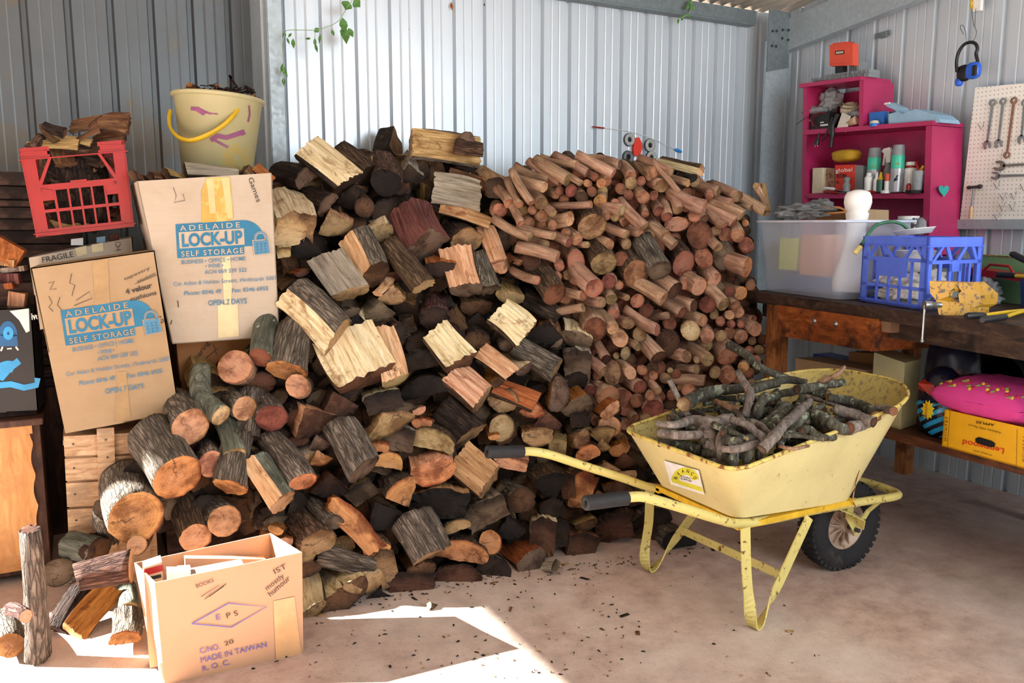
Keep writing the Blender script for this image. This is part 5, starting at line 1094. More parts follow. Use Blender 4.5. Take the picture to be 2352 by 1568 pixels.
# printed black carton on the cabinet
q = [aty(-60, 712, 3.68), aty(72, 706, 3.68), aty(88, 944, 3.68), aty(-60, 950, 3.68)]
M_BLKCARD = plain('black_gloss_card', '#121317', .35, 0, .15, 5)
M_CYAN = plain('cyan_print', '#2f9fe0', .4); M_CYAND = plain('blue_print', '#155d96', .4)
bk = boxshell(q, (.02, .24, 0), open_top=False); BKB = thing(bk, 'carton', M_BLKCARD, 'black glossy carton with a blue vacuum picture on the cabinet', 'carton')
on = lambda x, y: aty(x, y, 3.679)
D = Decal(on)
D.ring(18, 772, 0, 22, 0, 180, 1, 0, 14, 1.6); D.quad([(-2, 765), (38, 765), (42, 795), (-4, 795)], 1); D.ring(19, 765, 3, 12, 0, 360, 0, 1, 16, 1.3); D.line([(2, 806), (6, 796)], 4, 2); D.line([(42, 804), (36, 796)], 4, 2); D.line([(16, 801), (27, 800)], 3, 2)
D.ring(20, 868, 14, 40, 60, 195, 0, 0, 16, 1.0); D.line([(-5, 885), (25, 882), (55, 890), (84, 884), (86, 868)], 14, 0); D.line([(0, 870), (22, 845), (44, 828)], 16, 0)
D.quad([(22, 714), (66, 708), (68, 760), (60, 764), (44, 735)], 2)
D.build('printed_picture', [M_CYAN, M_CYAND, M_WHITE], BKB)
D = Decal(lambda x, y: aty(x, y, 3.678)); D.text('ivo', 73, 734, 91, 732, 0, .02, h=16); D.build('printed_lettering', [M_WHITE], BKB)
# timber boards stacked against the bay wall
r = random.Random(4); z = .68
k = 0
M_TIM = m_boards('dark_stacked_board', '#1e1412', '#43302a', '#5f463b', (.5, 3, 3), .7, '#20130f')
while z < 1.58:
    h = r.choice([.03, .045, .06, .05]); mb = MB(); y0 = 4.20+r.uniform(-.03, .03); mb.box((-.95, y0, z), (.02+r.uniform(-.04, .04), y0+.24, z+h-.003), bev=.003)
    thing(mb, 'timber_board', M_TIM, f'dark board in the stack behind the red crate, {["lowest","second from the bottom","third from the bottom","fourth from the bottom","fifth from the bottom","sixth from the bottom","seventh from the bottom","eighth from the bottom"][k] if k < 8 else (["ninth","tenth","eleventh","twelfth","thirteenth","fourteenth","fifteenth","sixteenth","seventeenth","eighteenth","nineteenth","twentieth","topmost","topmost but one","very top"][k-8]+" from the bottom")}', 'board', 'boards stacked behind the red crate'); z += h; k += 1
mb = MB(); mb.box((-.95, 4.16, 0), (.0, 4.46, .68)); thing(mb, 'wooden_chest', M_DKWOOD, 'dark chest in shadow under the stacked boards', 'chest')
# wood offcuts at the left edge
OFF = [((-20, 560), (44, 596), 46, SPLIT['o'], 'orange angled timber offcut with a knot, above the black carton'), ((-20, 598), (32, 606), 16, SPLIT['t'], 'thin pale lath offcut under the angled block'), ((0, 622), (55, 616), 12, SPLIT['g'], 'thin grey offcut with a sawn end'), ((-10, 640), (42, 640), 24, SPLIT['r'], 'reddish-brown block offcut above the black carton'), ((-10, 660), (28, 656), 14, SPLIT['o'], 'short orange strip of offcut'), ((-20, 678), (56, 692), 34, SPLIT['p'], 'long salmon timber offcut lying on the black carton')]
for i, (a, b, w_, m_, lb) in enumerate(OFF):
    P0 = aty(b[0], b[1], 3.74); P1 = aty(a[0], a[1], 3.86); ax = (P1-P0).normalized(); s_ = pxs(P0); hw = w_/s_/2
    mb = MB(); n_ = ax.cross(V((0, 1, 0))).normalized(); q = [P0+n_*hw, P1+n_*hw, P1-n_*hw, P0-n_*hw]; mb.quadbox(q, (.01, .07, 0)); thing(mb, 'timber_offcut', m_, lb, 'offcut', 'offcuts above the black carton')
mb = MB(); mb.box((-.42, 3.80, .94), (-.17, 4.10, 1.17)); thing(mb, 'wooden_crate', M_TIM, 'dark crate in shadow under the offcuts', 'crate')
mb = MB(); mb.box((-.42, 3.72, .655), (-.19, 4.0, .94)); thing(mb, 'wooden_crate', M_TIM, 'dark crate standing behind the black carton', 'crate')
# slatted crate
SC1 = empty('slatted_crate', (.05, 3.4, 0), 'pale slatted timber crate under the leaning storage carton', 'crate')
P_ = lambda x, y: aty(x, y, 3.42)
for (a, b) in ((1000, 1046), (1052, 1102), (1108, 1162), (1168, 1228), (1234, 1290)):
    q = [P_(146+(a-1000)*.05, a+2), P_(345, a-8), P_(345, b-8), P_(146+(b-1000)*.05, b+2)]; mb = MB(); mb.quadbox(q, (0, .014, 0)); mb.build('slat', M_PALE, SC1)
q = [aty(222, 985, 3.405), aty(262, 982, 3.405), aty(270, 1280, 3.405), aty(232, 1284, 3.405)]; mb = MB(); mb.quadbox(q, (0, .022, 0)); mb.build('batten', M_PALE, SC1)
a0, b0 = P_(146, 1000), P_(345, 992)
mb = MB(); mb.box((a0.x, 3.434, 0), (b0.x, 3.82, .56)); mb.box((a0.x-.004, 3.43, .585), (b0.x, 3.85, .605)); mb.build('body', M_PALE, SC1)
mb = MB()
for (x, y) in ((168, 1020), (170, 1075), (243, 1010), (247, 1050), (247, 1090), (250, 1120), (172, 1135), (252, 1180), (300, 1012), (175, 1195)):
    c = aty(x, y, 3.404 if 225 < x < 262 else 3.418); mb.lathe([(.004, -.001), (.003, .002)], c, 8, axis=(0, -1, 0))
mb.build('nail_head', M_DKSTEEL, SC1)
# ---------------------------------------------------------------- storage cartons
def logo(D, ox, oy, dx, dy, s, fs=True):
    """the printed block; (ox, oy) top left, (dx, dy) unit vector of the baseline, s px scale (1 = 160 px wide bar)"""
    T = lambda u, v: (ox+(dx*u-dy*v)*s, oy+(dy*u+dx*v)*s)
    D.quad([T(0, 0), T(148, 0), T(148, 75), T(0, 75)], 0)
    pts = [T(148, 0)] + [T(148+46*sin(radians(a)), 46-46*cos(radians(a))) for a in range(10, 95, 12)] + [T(194, 58), T(148, 58)]
    D.quad(pts, 0); D.quad([T(6, 18), T(150, 18), T(150, 54), T(6, 54)], 1, 1)
    def tx(b, u, v, u2, h, m, bold, sp=1.0, up=2):
        a = T(u, v); c = T(u2, v); D.text(b, a[0], a[1], c[0], c[1], m, bold, h*s, sp, up=up)
    tx('ADELAIDE', 9, 15, 142, 12, 1, .01, 1.5); tx('LOCK-UP', 12, 50, 146, 28, 0, .035, 1.0, 3); tx('SELF STORAGE', 9, 72, 146, 12, 1, .015, 1.25)
    # padlock
    c = T(186, 42); D.ring(c[0], c[1], 10*s, 15*s, -20, 200, 1, 2, 16); D.ring(c[0], c[1], 11.5*s, 14*s, -20, 200, 2, 3, 16)
    D.quad([T(167, 45), T(204, 45), T(206, 78), T(169, 80)], 1, 2); D.quad([T(169, 47), T(202, 47), T(204, 76), T(171, 78)], 2, 3)
    for i in range(3):
        for j in range(4): D.quad([T(175+9*i, 53+6*j), T(179+9*i, 53+6*j), T(179+9*i, 56+6*j), T(175+9*i, 56+6*j)], 0, 4)
    return T, tx
def texter(D, T, s):
    def tx(b, u, v, u2, h, m, bold, sp=1.0, up=2):
        a = T(u, v); c = T(u2, v); D.text(b, a[0], a[1], c[0], c[1], m, bold, h*s, sp, up=up)
    return tx
def storage_text(onto, T, s, par, mc, rows):
    for (b, u, v, u2, h, bd) in rows:
        D = Decal(onto); texter(D, T, s)(b, u, v, u2, h, 2, bd); D.build('printed_line', [M_INK, mc, M_INKD], par)
# leaning carton
qf = [aty(70, 615, 3.38), aty(355, 575, 3.38), aty(413, 948, 3.38), aty(150, 995, 3.38)]
SB1 = empty('storage_carton', (.1, 3.5, .65), 'tan storage carton with blue printing leaning on the slatted crate', 'carton')
boxshell(qf, (.02, .34, 0), open_top=False).build('body', M_CARD, SB1)
on1 = lambda x, y: aty(x, y, 3.379)
D = Decal(on1); a = radians(-8.6); T, tx = logo(D, 139, 713, cos(a), sin(a), 1.09); D.build('printed_logo', [M_INK, M_CARD, M_INKD], SB1)
storage_text(on1, T, 1.09, SB1, M_CARD, [('BUSINESS • OFFICE • HOME', 13, 90, 143, 9, .008), ('• WINE •', 64, 104, 100, 9, .008), ('ACN 069 539 322', 62, 117, 147, 9, .008), ('Cnr Adam & Holden Streets, Hindmarsh 5007', -8, 139, 212, 9, 0), ('Phone: 8346 49', 16, 162, 92, 9, .012), ('Fax: 8346 6955', 118, 162, 193, 9, .012), ('OPEN 7 DAYS', 68, 188, 150, 11, .015)])
D = Decal(on1); D.line([(112, 650), (125, 645), (115, 665), (130, 663)], 1.5); D.line([(165, 628), (160, 650), (172, 655), (165, 680)], 1.5); D.line([(112, 680), (120, 695), (112, 705), (122, 715)], 1.5); D.line([(138, 682), (132, 700), (142, 712)], 1.5); D.line([(175, 690), (205, 670), (212, 685), (170, 702)], 1.3)
D.text('4 velour', 290, 676, 350, 660, 0, .03, h=12); D.text('cushions', 300, 692, 360, 676, 0, .015, h=10); D.text('tapestry', 286, 644, 345, 618, 0, 0, h=7); D.text('blankets', 318, 650, 358, 630, 0, 0, h=7); D.line([(310, 652), (360, 632)], 1.2); D.text('ING', 352, 755, 378, 738, 0, 0, h=16)
D.build('handwriting', [M_PEN], SB1)
D = Decal(on1, .0008); M_TAPET = plain('torn_brown_tape_mark', '#a08259', .6, 0, .1, 20); D.quad([(212, 600), (248, 593), (252, 700), (218, 705)], 0); D.quad([(222, 705), (250, 702), (268, 800), (246, 804)], 0); D.quad([(268, 855), (290, 852), (300, 960), (262, 968)], 0); D.build('tape_strip', [M_TAPET], SB1)
# carton with FRAGILE on its flap
qf2 = [aty(66, 600-8, 3.62), aty(304, 545, 3.62), aty(318, 700, 3.62), aty(90, 760, 3.62)]
SB0 = empty('storage_carton', (.0, 3.7, .9), 'pale carton marked with a glass symbol, under the red crate', 'carton')
boxshell(qf2, (.01, .34, 0)).build('body', M_CARDW, SB0)
D = Decal(lambda x, y: aty(x, y, 3.619)); D.text('FRAGILE', 98, 603, 170, 589, 0, 0, h=13); D.ring(271, 562, 4, 5.5, 180, 360, 0, 1, 10); D.line([(266, 562), (265, 556), (277, 555), (276, 562)], 1.2); D.line([(271, 567), (272, 574)], 1.3); D.line([(266, 575), (278, 573)], 1.3); D.build('handwriting', [M_PEN], SB0)
D = Decal(lambda x, y: aty(x, y, 3.619), .0009); D.quad([(172, 570), (198, 564), (200, 583), (177, 590)], 0); D.build('tape_strip', [M_TAPEP], SB0); D = Decal(lambda x, y: aty(x, y, 3.619), .0009); D.quad([(210, 562), (236, 557), (238, 576), (212, 580)], 0); D.build('tape_strip', [M_TAPEP], SB0)
mb = MB(); lo = [p+V((0, .01, -.05)) for p in qf2]; mb.box((lo[0].x+.01, 3.64, lo[0].z-.10), (lo[1].x-.01, 3.94, lo[0].z-.02)); thing(mb, 'bark_offcuts', BARK['d'], 'dark offcuts and rubbish filling the carton below the red crate', 'bark', None)['kind'] = 'stuff'
for i, (x, y, w_, h_, m_, lb) in enumerate(((163, 556, 28, 14, M_WHITE, 'white block poking out of the carton below the red crate'), (222, 551, 20, 12, M_SKY, 'pale blue block poking out under the red crate'), (252, 546, 22, 16, SPLIT['r'], 'reddish scrap of wood under the red crate edge'))):
    q = [aty(x, y-h_/2, 3.70), aty(x+w_, y-h_/2-3, 3.70), aty(x+w_, y+h_/2, 3.70), aty(x, y+h_/2, 3.70)]; mb = MB(); mb.quadbox(q, (0, .06, 0)); thing(mb, 'scrap_block', m_, lb, 'scrap')
# upper carton leaning forwards
qf3 = [aty(314, 416, 3.36), aty(624, 397, 3.36), aty(642, 773, 3.46), aty(396, 790, 3.46)]
N3 = (qf3[1]-qf3[0]).cross(qf3[3]-qf3[0]).normalized()
if N3.y > 0: N3 = -N3
on3 = lambda x, y: atp(x, y, qf3[0]+N3*.001, N3)
qf3[2] = atp(642, 773, qf3[0], N3)
SB2 = empty('storage_carton', (.5, 3.55, .93), 'pale storage carton with blue printing below the cream bucket', 'carton')
boxshell(qf3, (.0, .38, 0)).build('body', M_CARDW, SB2)
D = Decal(on3); a = radians(-3.5); T, tx = logo(D, 403, 515, cos(a), sin(a), 1.04); D.build('printed_logo', [M_INK, M_CARDW, M_INKD], SB2)
storage_text(on3, T, 1.04, SB2, M_CARDW, [('BUSINESS • OFFICE • HOME', 8, 89, 150, 9, .008), ('• WINE •', 60, 101, 100, 9, .008), ('ACN 069 539 322', 58, 114, 151, 9, .008), ('Cnr Adam & Holden Streets, Hindmarsh 5007', -12, 136, 216, 9, 0), ('Phone: 8346 49', 10, 158, 92, 9, .012), ('Fax: 8346 6955', 116, 158, 196, 9, .012), ('OPEN 7 DAYS', 62, 184, 147, 12, .015)])
D = Decal(on3); D.text('Games', 570, 410, 590, 465, 0, 0, h=12); D.line([(398, 430), (405, 450), (400, 465), (425, 460), (420, 445)], 1.2); D.line([(395, 735), (392, 745)], 2); D.line([(408, 690), (410, 706)], 2); D.build('handwriting', [M_PEN], SB2)
D = Decal(on3, .0009); D.quad([(462, 440), (475, 408), (528, 406), (537, 500), (500, 520), (464, 512)], 0); D.quad([(474, 410), (490, 409), (496, 490), (482, 490)], 1, 1); D.quad([(508, 408), (526, 407), (535, 500), (523, 502)], 1, 1)
D.quad([(510, 590), (528, 588), (533, 660), (530, 700), (514, 700), (512, 640)], 2); D.quad([(500, 698), (546, 694), (549, 772), (501, 776)], 2); D.build('tape_strip', [M_TAPEY, plain('peeling_cream_tape', '#cdb27c', .5), M_TAPEP], SB2)
mb = MB(); mb.box((qf3[0].x+.05, 3.50, 1.0), (qf3[1].x-.05, 3.74, 1.50)); thing(mb, 'carton_filling', BARK['b'], 'packed wood scraps filling the upper storage carton', 'scrap wood')['kind'] = 'stuff'
PC = [((305, 402), (330, 415), 26, 'r'), ((345, 405), (372, 408), 22, 'b'), ((380, 398), (398, 404), 26, 't'), ((330, 410), (350, 412), 16, 'd'), ((425, 392), (515, 400), 34, 'g'), ((560, 388), (575, 404), 26, 'b'), ((585, 384), (602, 398), 26, 'o'), ((540, 402), (560, 406), 16, 'd')]
for i, (a, b, w_, c) in enumerate(PC):
    P0 = aty(a[0], a[1], 3.44+.01*i); P1 = aty(b[0], b[1], 3.5); me = log_mesh('S', w_/pxs(P0), .8, (P1-P0).length+.05, i+900, rough=1.2, seg=3); o = place_log(me, P0, P0+(P1-P0).normalized()*((P1-P0).length+.05), (BARK['b'], SPLIT[c], END['b']))
    o.name = 'wood_offcut'; lab(o, f"{NAMES_C[c]} wood offcut {['at the corner of','near the corner of','just inside','half sunk in','lying flat across','beside the bucket in','next to the post in','at the bucket foot in'][i]} the upper storage carton", 'offcut', 'offcuts in the upper storage carton')
# brown carton under it
qf4 = [aty(404, 775, 3.60), aty(612, 765, 3.60), aty(618, 960, 3.60), aty(424, 975, 3.60)]
SB3 = empty('storage_carton', (.5, 3.7, .4), 'brown carton with pen scribble under the upper storage carton', 'carton')
boxshell(qf4, (.0, .36, 0), open_top=False).build('body', M_CARDB, SB3)
D = Decal(lambda x, y: aty(x, y, 3.599)); D.text('hearing', 450, 832, 482, 788, 0, .005, h=11); D.line([(470, 825), (500, 800)], 1.6); D.line([(490, 790), (498, 815)], 1.6); D.build('handwriting', [M_PEN], SB3)
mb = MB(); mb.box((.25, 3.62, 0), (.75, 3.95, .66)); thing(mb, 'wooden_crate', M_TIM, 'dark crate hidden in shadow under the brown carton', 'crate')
# ---------------------------------------------------------------- crates of plastic bars
def crate_panel(mb, q, inn, bars, t=.011):
    """q TL TR BR BL, bars: list of uv polygons; inn: inward unit vector"""
    q = [V(p) for p in q]
    def at(u, v): return q[0].lerp(q[1], u).lerp(q[3].lerp(q[2], u), v)
    for b in bars:
        if len(b) == 4 and not isinstance(b[0], tuple): u0, v0, u1, v1 = b; pl = [(u0, v0), (u1, v0), (u1, v1), (u0, v1)]; tt = t
        else: pl = b; tt = t
        P = [at(u, v) for u, v in pl]; mb.poly(P, V(inn)*tt)
PAN_R = [(0, 0, .27, .05), (.73, 0, 1, .05), (0, .09, .27, .13), (.73, .09, 1, .13), (.02, .03, .25, .10), (.75, .03, .98, .10), (.02, .12, .13, 1), (.87, .12, .98, 1), (.13, .42, .87, .49), (.13, .45, .25, .60), (.75, .45, .87, .60), (.24, .45, .265, 1), (.375, .45, .395, 1), (.49, .45, .51, 1), (.605, .45, .625, 1), (.735, .45, .76, 1), (.13, .70, .87, .735), (.0, .92, 1, 1.0),
  [(.25, .13), (.28, .13), (.15, .42), (.13, .42), (.13, .38)], [(.75, .13), (.72, .13), (.85, .42), (.87, .42), (.87, .38)], (.42, .40, .58, .45)]
def crate(name, label, qf, nd, mat, PF, PS, cat='crate', loc=(0, 0, 0)):
    E_ = empty(name, loc, label, cat); nd = V(nd); q = [V(p) for p in qf]; b = [p+nd for p in q]; rt = (q[1]-q[0]).normalized(); nf = nd.normalized()
    mb = MB(); crate_panel(mb, q, nf, PF); mb.build('front_panel', mat, E_)
    mb = MB(); crate_panel(mb, b, -nf, PS); mb.build('back_panel', mat, E_)
    mb = MB(); crate_panel(mb, [q[1], b[1], b[2], q[2]], -rt, PS); mb.build('side_panel', mat, E_)
    mb = MB(); crate_panel(mb, [q[0], b[0], b[3], q[3]], rt, PS); mb.build('side_panel', mat, E_)
    mb = MB()
    # flanged ledges that stand out of the walls
    up = (q[0]-q[3]).normalized()
    for (A, B) in ((q, b),):
        for v in (.135, .97):
            L = [A[0].lerp(A[3], v), A[1].lerp(A[2], v), B[1].lerp(B[2], v), B[0].lerp(B[3], v)]; c = sum(L, V())/4
            for i in range(4):
                a_, b_ = L[i], L[(i+1) % 4]; oa, ob = a_+(a_-c).normalized()*.008, b_+(b_-c).normalized()*.008; mb.poly([a_, b_, ob, oa], up*.004)
    for k in range(5):
        for j in range(5): 
            a_ = q[3].lerp(q[2], k/5+.01).lerp(b[3].lerp(b[2], k/5+.01), j/5+.01); mb.poly([a_, a_+rt*.035, a_+rt*.035+nf*.035, a_+nf*.035], up*.004)
    mb.build('floor_grid', mat, E_); return E_
qr = [aty(43, 341, 3.50), aty(286, 321, 3.50), aty(309, 520, 3.53), aty(83, 545, 3.53)]
crate('milk_crate', 'bright red plastic milk crate full of bark on the pale carton', qr, (.0, .27, 0), M_RED, PAN_R, PAN_R, loc=(.03, 3.65, 1.36))
mb = MB(); c = (qr[0]+qr[2])/2; mb.blob((c.x, 3.66, c.z-.02), (.105, .10, .13), 0, 4, .25, 4, 3, None, 4.0); thing(mb, 'bark_filling', BARK['d'], 'dark mass of bark filling the inside of the red crate', 'bark')['kind'] = 'stuff'
r = random.Random(9)
BK = [((150, 305), (100, 288), 26, -20), ((296, 286), (165, 292), 60, 10), ((130, 325), (95, 285), 16, 0), ((70, 340), (95, 310), 26, 0), ((210, 330), (120, 320), 22, 0), ((230, 300), (150, 345), 14, 0), ((230, 375), (150, 350), 26, 0), ((265, 380), (180, 345), 18, 0), ((200, 400), (250, 365), 16, 0), ((110, 390), (105, 350), 40, 0), ((150, 380), (140, 330), 46, 0), ((120, 400), (170, 388), 22, 0), ((100, 445), (240, 430), 34, 0), ((95, 460), (255, 455), 26, 0), ((110, 490), (260, 480), 28, 0), ((120, 420), (230, 410), 26, 0), ((120, 515), (270, 505), 26, 0), ((255, 495), (270, 480), 20, 0), ((200, 372), (240, 325), 18, 0), ((285, 318), (215, 330), 40, 0), ((180, 335), (60, 335), 30, 0), ((240, 345), (120, 338), 34, 0), ((215, 300), (290, 265), 30, 0)]
ADJ = ['largest flared', 'broad upright', 'thin upright', 'dark curled', 'long brown', 'slim', 'tan-edged', 'forked', 'short pale', 'rough', 'wide dark', 'grey', 'long lower', 'second lower', 'deep', 'middle', 'bottom', 'small grey', 'narrow orange-tipped', 'thick brown', 'long dark', 'thick curling', 'upturned']
for i, (a, b, w_, rl) in enumerate(BK):
    P0 = aty(a[0], a[1], 3.56+.01*(i % 5)); P1 = aty(b[0], b[1], 3.64+.01*(i % 4)); kd = 'F' if i % 3 else 'B'
    me = log_mesh(kd, w_/pxs(P0), .35, (P1-P0).length, i+300, rough=2.2, bend=.1, taper=.25 if i < 6 else .1, seg=6)
    o = place_log(me, P0, P1, (BARK['b' if i % 2 else 'd'], SPLIT['b' if i % 4 else 't'], END['b']), rl); o.name = 'bark_piece'
    lab(o, f'{ADJ[i]} piece of dry bark {"piled above the rim of" if i < 6 or i > 18 else "inside"} the red crate', 'bark', 'bark pieces in the red crate')
# ---------------------------------------------------------------- bucket
BC = V(((aty(490, 220, 3.74)).x, 3.74, 0)); zt = aty(490, 222, 3.74).z; zb = aty(490, 402, 3.74).z-.02; sB = pxs((BC.x, BC.y, 1.8)); rt_, rb_ = 98/sB, 76/sB
BU = empty('bucket', (BC.x, BC.y, zb), 'stained cream plastic bucket of bark with a yellow handle', 'bucket')
tiltm = Matrix.Translation(V((BC.x, BC.y, zb))) @ Matrix.Rotation(radians(3.5), 4, 'Y')
mb = MB(); mb.M = tiltm; H_ = zt-zb
mb.lathe([(rb_*.96, 0), (rb_, .004), (rt_*.97, H_-.02), (rt_*.985, H_-.018), (rt_*1.04, H_-.014), (rt_*1.05, H_-.004), (rt_*1.03, H_), (rt_*.97, H_-.002), (rt_*.95, H_-.02), (rb_*.97, .01), (.001, .01)], (0, 0, 0), 48); mb.M = None
mb.build('pail', M_BUCKET, BU)
hp = [aty(560, 228, 3.64), aty(548, 250, 3.59), aty(520, 282, 3.555), aty(480, 308, 3.545), aty(440, 322, 3.56), aty(410, 315, 3.60), aty(392, 295, 3.66), aty(388, 272, 3.72), aty(392, 255, 3.75)]
mb = MB(); mb.tube(smoothpath(hp, 5), .0105, 10, flat=.7); mb.build('handle', M_YEL, BU)
mb = MB(); c = aty(556, 222, 3.645); mb.box((c.x-.012, c.y-.006, c.z-.03), (c.x+.016, c.y+.02, c.z+.012), bev=.004); mb.build('handle_lug', M_BUCKET, BU)
Mi = tiltm.inverted()
def oncone(x, y):
    d = ray(x, y); t0 = (BC-V((0, 0, 0))-EYE).dot(FH)/d.dot(FH)-.35; 
    for k in range(700):
        p = EYE+d*(t0+k*.001); q_ = Mi @ p; rr0 = lerp(rb_, rt_*.97, q_.z/H_)
        if q_.x*q_.x+q_.y*q_.y <= rr0*rr0: return p-d*.0015
    return EYE+d*(t0+.3)
D = Decal(oncone, .002)
for pl, wd in (([(438, 249), (450, 250), (470, 262)], 9), ([(452, 246), (484, 262)], 4), ([(462, 258), (500, 262)], 3), ([(484, 322), (500, 312), (520, 316), (545, 308), (561, 302)], 11), ([(490, 320), (508, 330), (524, 338)], 5), ([(556, 300), (560, 310)], 10), ([(572, 242), (574, 262), (570, 280)], 4)): D.line(pl, wd, 0)
D.build('paint_smear', [M_PURPLE], BU)
mb = MB(); r = random.Random(5); cT = tiltm @ V((0, 0, H_-.012))
for k in range(170):
    a = r.uniform(0, 2*pi); d = sqrt(r.random())*rt_*.88; c = cT+V((cos(a)*d, sin(a)*d, .015*(1-d/rt_)+r.uniform(.01, .04))); b_ = r.uniform(0, pi); L = r.uniform(.012, .04); u_ = V((cos(b_), sin(b_), r.uniform(-.2, .5))).normalized()
    mb.ribbon([c-u_*L/2, c+u_*L/2], (sin(b_), -cos(b_), .3), r.uniform(.004, .012), .003, r.choice([0, 0, 0, 1, 2]))
mb.lathe([(rt_*.90, -.06), (rt_*.92, 0), (.001, .02)], cT, 24, mat=0)
thing(mb, 'bark_chips', [BARK['d'], BARK['r'], SPLIT['o']], 'dark reddish bark chips heaped in the cream bucket', 'bark chips')['kind'] = 'stuff'
for (a, b, w_, lb) in (((548, 205), (526, 172), 5, 'thin dark twig sticking up out of the bucket'), ((530, 200), (529, 174), 5, 'short upright black stick in the bucket'), ((450, 205), (428, 195), 14, 'orange bark flake standing in the bucket'), ((575, 208), (560, 200), 12, 'dark bark flake at the bucket rim')):
    P0, P1 = aty(a[0], a[1], 3.72), aty(b[0], b[1], 3.72); mb = MB(); mb.ribbon([P0+(P0-P1)*.5, P1], (1, 0, 0), w_/sB, .004); thing(mb, 'bark_flake', SPLIT['o'] if w_ == 14 else BARK['d'], lb, 'bark')
# ---------------------------------------------------------------- open carton in front
fq = [aty(355, 1338, 2.55), aty(694, 1268, 2.55), atz(697, 1517, .0), atz(378, 1574, .0)]
fq[2].z = fq[3].z = .002
bq = [aty(308, 1292, 2.84), aty(622, 1224, 2.84)]
bq += [V((bq[1].x+.004, 2.86, .002)), V((bq[0].x+.03, 2.86, .002))]
nF = (fq[1]-fq[0]).cross(fq[3]-fq[0]).normalized(); 
if nF.y > 0: nF = -nF
onf = lambda x, y: atp(x, y, fq[0]+nF*.0022, nF)
fq[2] = atp(697, 1517, fq[0], nF)
EB = empty('open_carton', (.35, 2.7, 0), 'open tan cardboard carton with violet stamped lettering, on the floor', 'carton')
def wall4(mb, a, b, c, d, t): mb.quadbox([a, b, c, d], t)
mb = MB(); t = .004
wall4(mb, fq[0], fq[1], fq[2], fq[3], (0, t, 0)); wall4(mb, bq[0], bq[1], bq[2], bq[3], (0, -t, 0)); wall4(mb, fq[0], bq[0], bq[3], fq[3], (t, 0, 0)); wall4(mb, fq[1], bq[1], bq[2], fq[2], (-t, 0, 0)); wall4(mb, fq[3], fq[2], bq[2], bq[3], (0, 0, t))
mb.build('body', M_CARDL, EB)
D = Decal(onf)
D.line([(441, 1432), (525, 1385), (613, 1393), (532, 1440), (441, 1432)], 2.4); D.text('E', 498, 1424, 508, 1422, 0, .0, h=13)
D.text('C/NO.', 461, 1501, 507, 1490, 0, .0, h=13); D.text('MADE IN TAIWAN', 463, 1522, 614, 1485, 0, .0, h=13); D.text('R. O. C.', 467, 1541, 530, 1525, 0, .0, h=12)
D.build('stamped_lettering', [M_INKV], EB)
D = Decal(onf); D.text('mostly', 614, 1356, 654, 1325, 0, 0, h=12); D.text('humour', 622, 1370, 668, 1330, 0, 0, h=13); D.text('BOOKS', 452, 1350, 492, 1336, 0, 0, h=9); D.line([(462, 1370), (505, 1342), (470, 1376), (515, 1345), (480, 1370), (520, 1340)], 1.6); D.text('20', 517, 1483, 538, 1476, 0, 0, h=10); D.text('P S', 522, 1420, 548, 1412, 0, 0, h=12); D.text('IST', 632, 1318, 660, 1304, 0, 0, h=12)
D.build('handwriting', [M_PEN], EB)
D = Decal(onf, .0006); D.quad([(628, 1380), (676, 1370), (694, 1516), (634, 1526)], 0); D.build('tape_strip', [plain('clear_brown_tape', '#c99f72', .3)], EB)
# things inside it
def inbox(name, x0, y0, x1, y1, Y, dep, mat, lb, cat, dy=0):
    q = [aty(x0, y0, Y), aty(x1, y1, Y)]; q += [V((q[1].x, Y, .01)), V((q[0].x, Y, .01))]; mb = MB(); mb.quadbox(q, (0, dep, 0)); return thing(mb, name, mat, lb, cat)
inbox('cardboard_sheet', 425, 1282, 610, 1284, 2.78, .03, M_CARDL, 'tan cardboard sheet standing inside the open carton', 'cardboard')
inbox('paper_stack', 410, 1312, 440, 1310, 2.66, .05, M_WHITE, 'narrow white paper block inside the open carton', 'paper')
inbox('paper_stack', 385, 1312, 438, 1312, 2.60, .04, M_WHITE, 'white folded papers near the front of the open carton', 'paper')
inbox('brown_book', 440, 1318, 560, 1296, 2.60, .05, plain('grey_brown_cover', '#9b8880', .6), 'grey-brown book lying in the open carton', 'book')
q = [aty(330, 1304, 2.70), aty(372, 1290, 2.70), V((aty(372, 1290, 2.70).x, 2.70, .01)), V((aty(330, 1304, 2.7).x, 2.7, .01))]; mb = MB(); mb.quadbox(q, (0, .06, 0)); RB = thing(mb, 'small_packet', M_CARDL, 'small card packet with red label inside the open carton', 'packet')
D = Decal(lambda x, y: aty(x, y, 2.699)); D.quad([(330, 1308), (374, 1296), (376, 1310), (333, 1322)], 0); D.quad([(345, 1324), (370, 1318), (371, 1326), (347, 1331)], 1); D.build('label', [M_RED, M_BLACK], RB)
